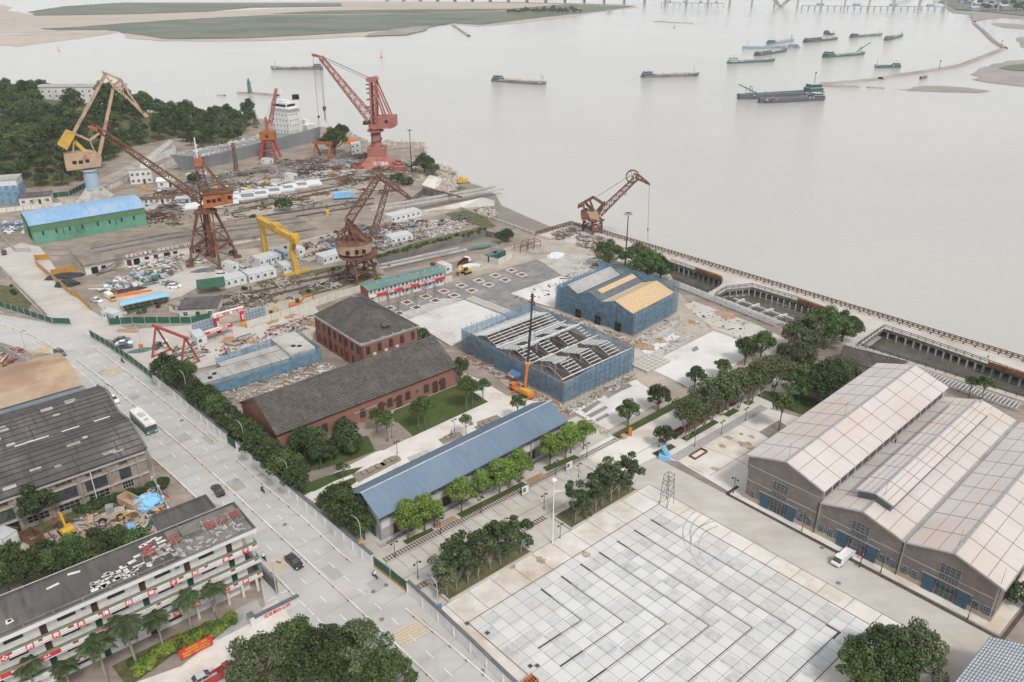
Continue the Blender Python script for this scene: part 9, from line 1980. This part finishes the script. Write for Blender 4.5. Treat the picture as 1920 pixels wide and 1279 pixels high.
def rocks(name, px, n, s, seed):
 g = random.Random(seed); pts = PP(*px, z=-1); poly = [Vector((p.x, p.y)) for p in pts]; xs = [p.x for p in poly]; ys = [p.y for p in poly]; mb = MB(); k = 0
 while k < n:
  x, y = g.uniform(min(xs), max(xs)), g.uniform(min(ys), max(ys))
  if not inside(x, y, poly): continue
  k += 1; r = s*g.uniform(.5, 1.4); mb.lump((x, y, g.uniform(-2.6, -.2)), r, r*g.uniform(.6, 1), r*.8, 5, 2, .3, g)
 mb.build(name, MT['rock'], kind='stuff')
rocks('shore_rocks', [(815, 312), (842, 316), (858, 330), (860, 350), (846, 362), (812, 360), (822, 340)], 700, 1.2, 1); rocks('shore_rocks', [(895, 392), (915, 388), (932, 400), (920, 412), (900, 405)], 160, .9, 2); rocks('shore_rocks', [(640, 238), (670, 258), (700, 268), (740, 264), (795, 270), (800, 284), (770, 288), (690, 276), (650, 262)], 420, 1.3, 3)
o = E('concrete_slip', P(795, 356), 0, 'tilted pale concrete slip panel at the rocky shore', 'slip'); q = [P(791, 348)-o.location, P(806, 331)-o.location, P(829, 339)-o.location, P(819, 355)-o.location]; m = MB(); m.hexa([v+Vector((0, 0, z)) for v, z in zip(q, (0, .6, .4, -.6))], [v+Vector((0, 0, z+.5)) for v, z in zip(q, (0, .6, .4, -.6))]); m.build('panel', MT['pale_concrete'], o)
o = E('mooring_beam', P(793, 354), 0, 'long thin steel beam slanting across the slip beams', 'beam'); m = MB(); m.beam((0, 0, .8), P(866, 371)-o.location+Vector((0, 0, .3)), .7, .5); m.build('beam', MT['rust'], o)
o = E('concrete_pier', P(863, 392), 0, 'pale concrete pier on columns reaching over the mud', 'pier'); q = [P(863, 391.5), P(927, 386), P(927, 377), P(905, 371)]; m = MB(); m.hexa([(p-o.location)+Vector((0, 0, -.9)) for p in q], [(p-o.location)+Vector((0, 0, .22)) for p in q]); m.build('deck', MT['concrete'], o)
for i in range(7): p = P(866, 391).lerp(P(926, 386.5), i/6)-o.location; m = MB(); m.cyl((p.x, p.y+.6, -3.6), (p.x, p.y+.6, -.9), .5, n=8); m.build('column', MT['cement'], o)
m, nt, b = new_mat('glass_roof'); b.inputs['Roughness'].default_value = .25; nt.links.new(mixc(nt, rng(nt, nz(nt, oc(nt), .15, 4), .4, .6), (.40, .44, .49), (.48, .52, .56)), b.inputs['Base Color'])
gz = 7.0; q = [P(1857, 1194, gz), P(1790, 1279, gz), P(1760, 1318, gz), P(1960, 1400, gz), P(2060, 1236, gz)]; m = MB(); m.poly([v-GR.location for v in q][::1]); 
gr = m.build('roof', MT['glass_roof'], GR)
GR.rotation_euler = (0, 0, 0); gr.matrix_local = GR.rotation_euler.to_matrix().to_4x4().inverted()
a, b_, c, d = P(1857, 1194, gz), P(1760, 1318, gz), P(1960, 1420, gz), P(2057, 1237, gz); m = MB()
for i in range(31): f = i/30; m.beam(a.lerp(d, f)-GR.location, b_.lerp(c, f)-GR.location, .09, .12)
for i in range(25): f = i/24; m.beam(a.lerp(b_, f)-GR.location, d.lerp(c, f)-GR.location, .07, .1)
wl = MB(); ctr = (a+b_+c+d)/4; rg = [v.lerp(ctr, .03)-GR.location for v in (a, b_, c, d)]; wl.hexa([(v.x, v.y, 0) for v in rg], [(v.x, v.y, gz-.15) for v in rg]); wl.build('wall', MT['grey_brick'], GR)
k = m.build('glazing_bar', MT['dark_slate'], gr)
# air: even pale haze over the river
m = bpy.data.materials.new('haze'); m.use_nodes = True; nt = m.node_tree; nt.nodes.clear(); out = nt.nodes.new('ShaderNodeOutputMaterial'); pv = nt.nodes.new('ShaderNodeVolumePrincipled'); pv.inputs['Color'].default_value = (.95, .97, 1.0, 1); pv.inputs['Density'].default_value = .000105; pv.inputs['Anisotropy'].default_value = .3
nt.links.new(pv.outputs[0], out.inputs['Volume']); mb = MB(); mb.box(-9500, -2500, -6, 9500, 16500, 112); hzb = mb.build('haze', m, kind='stuff')
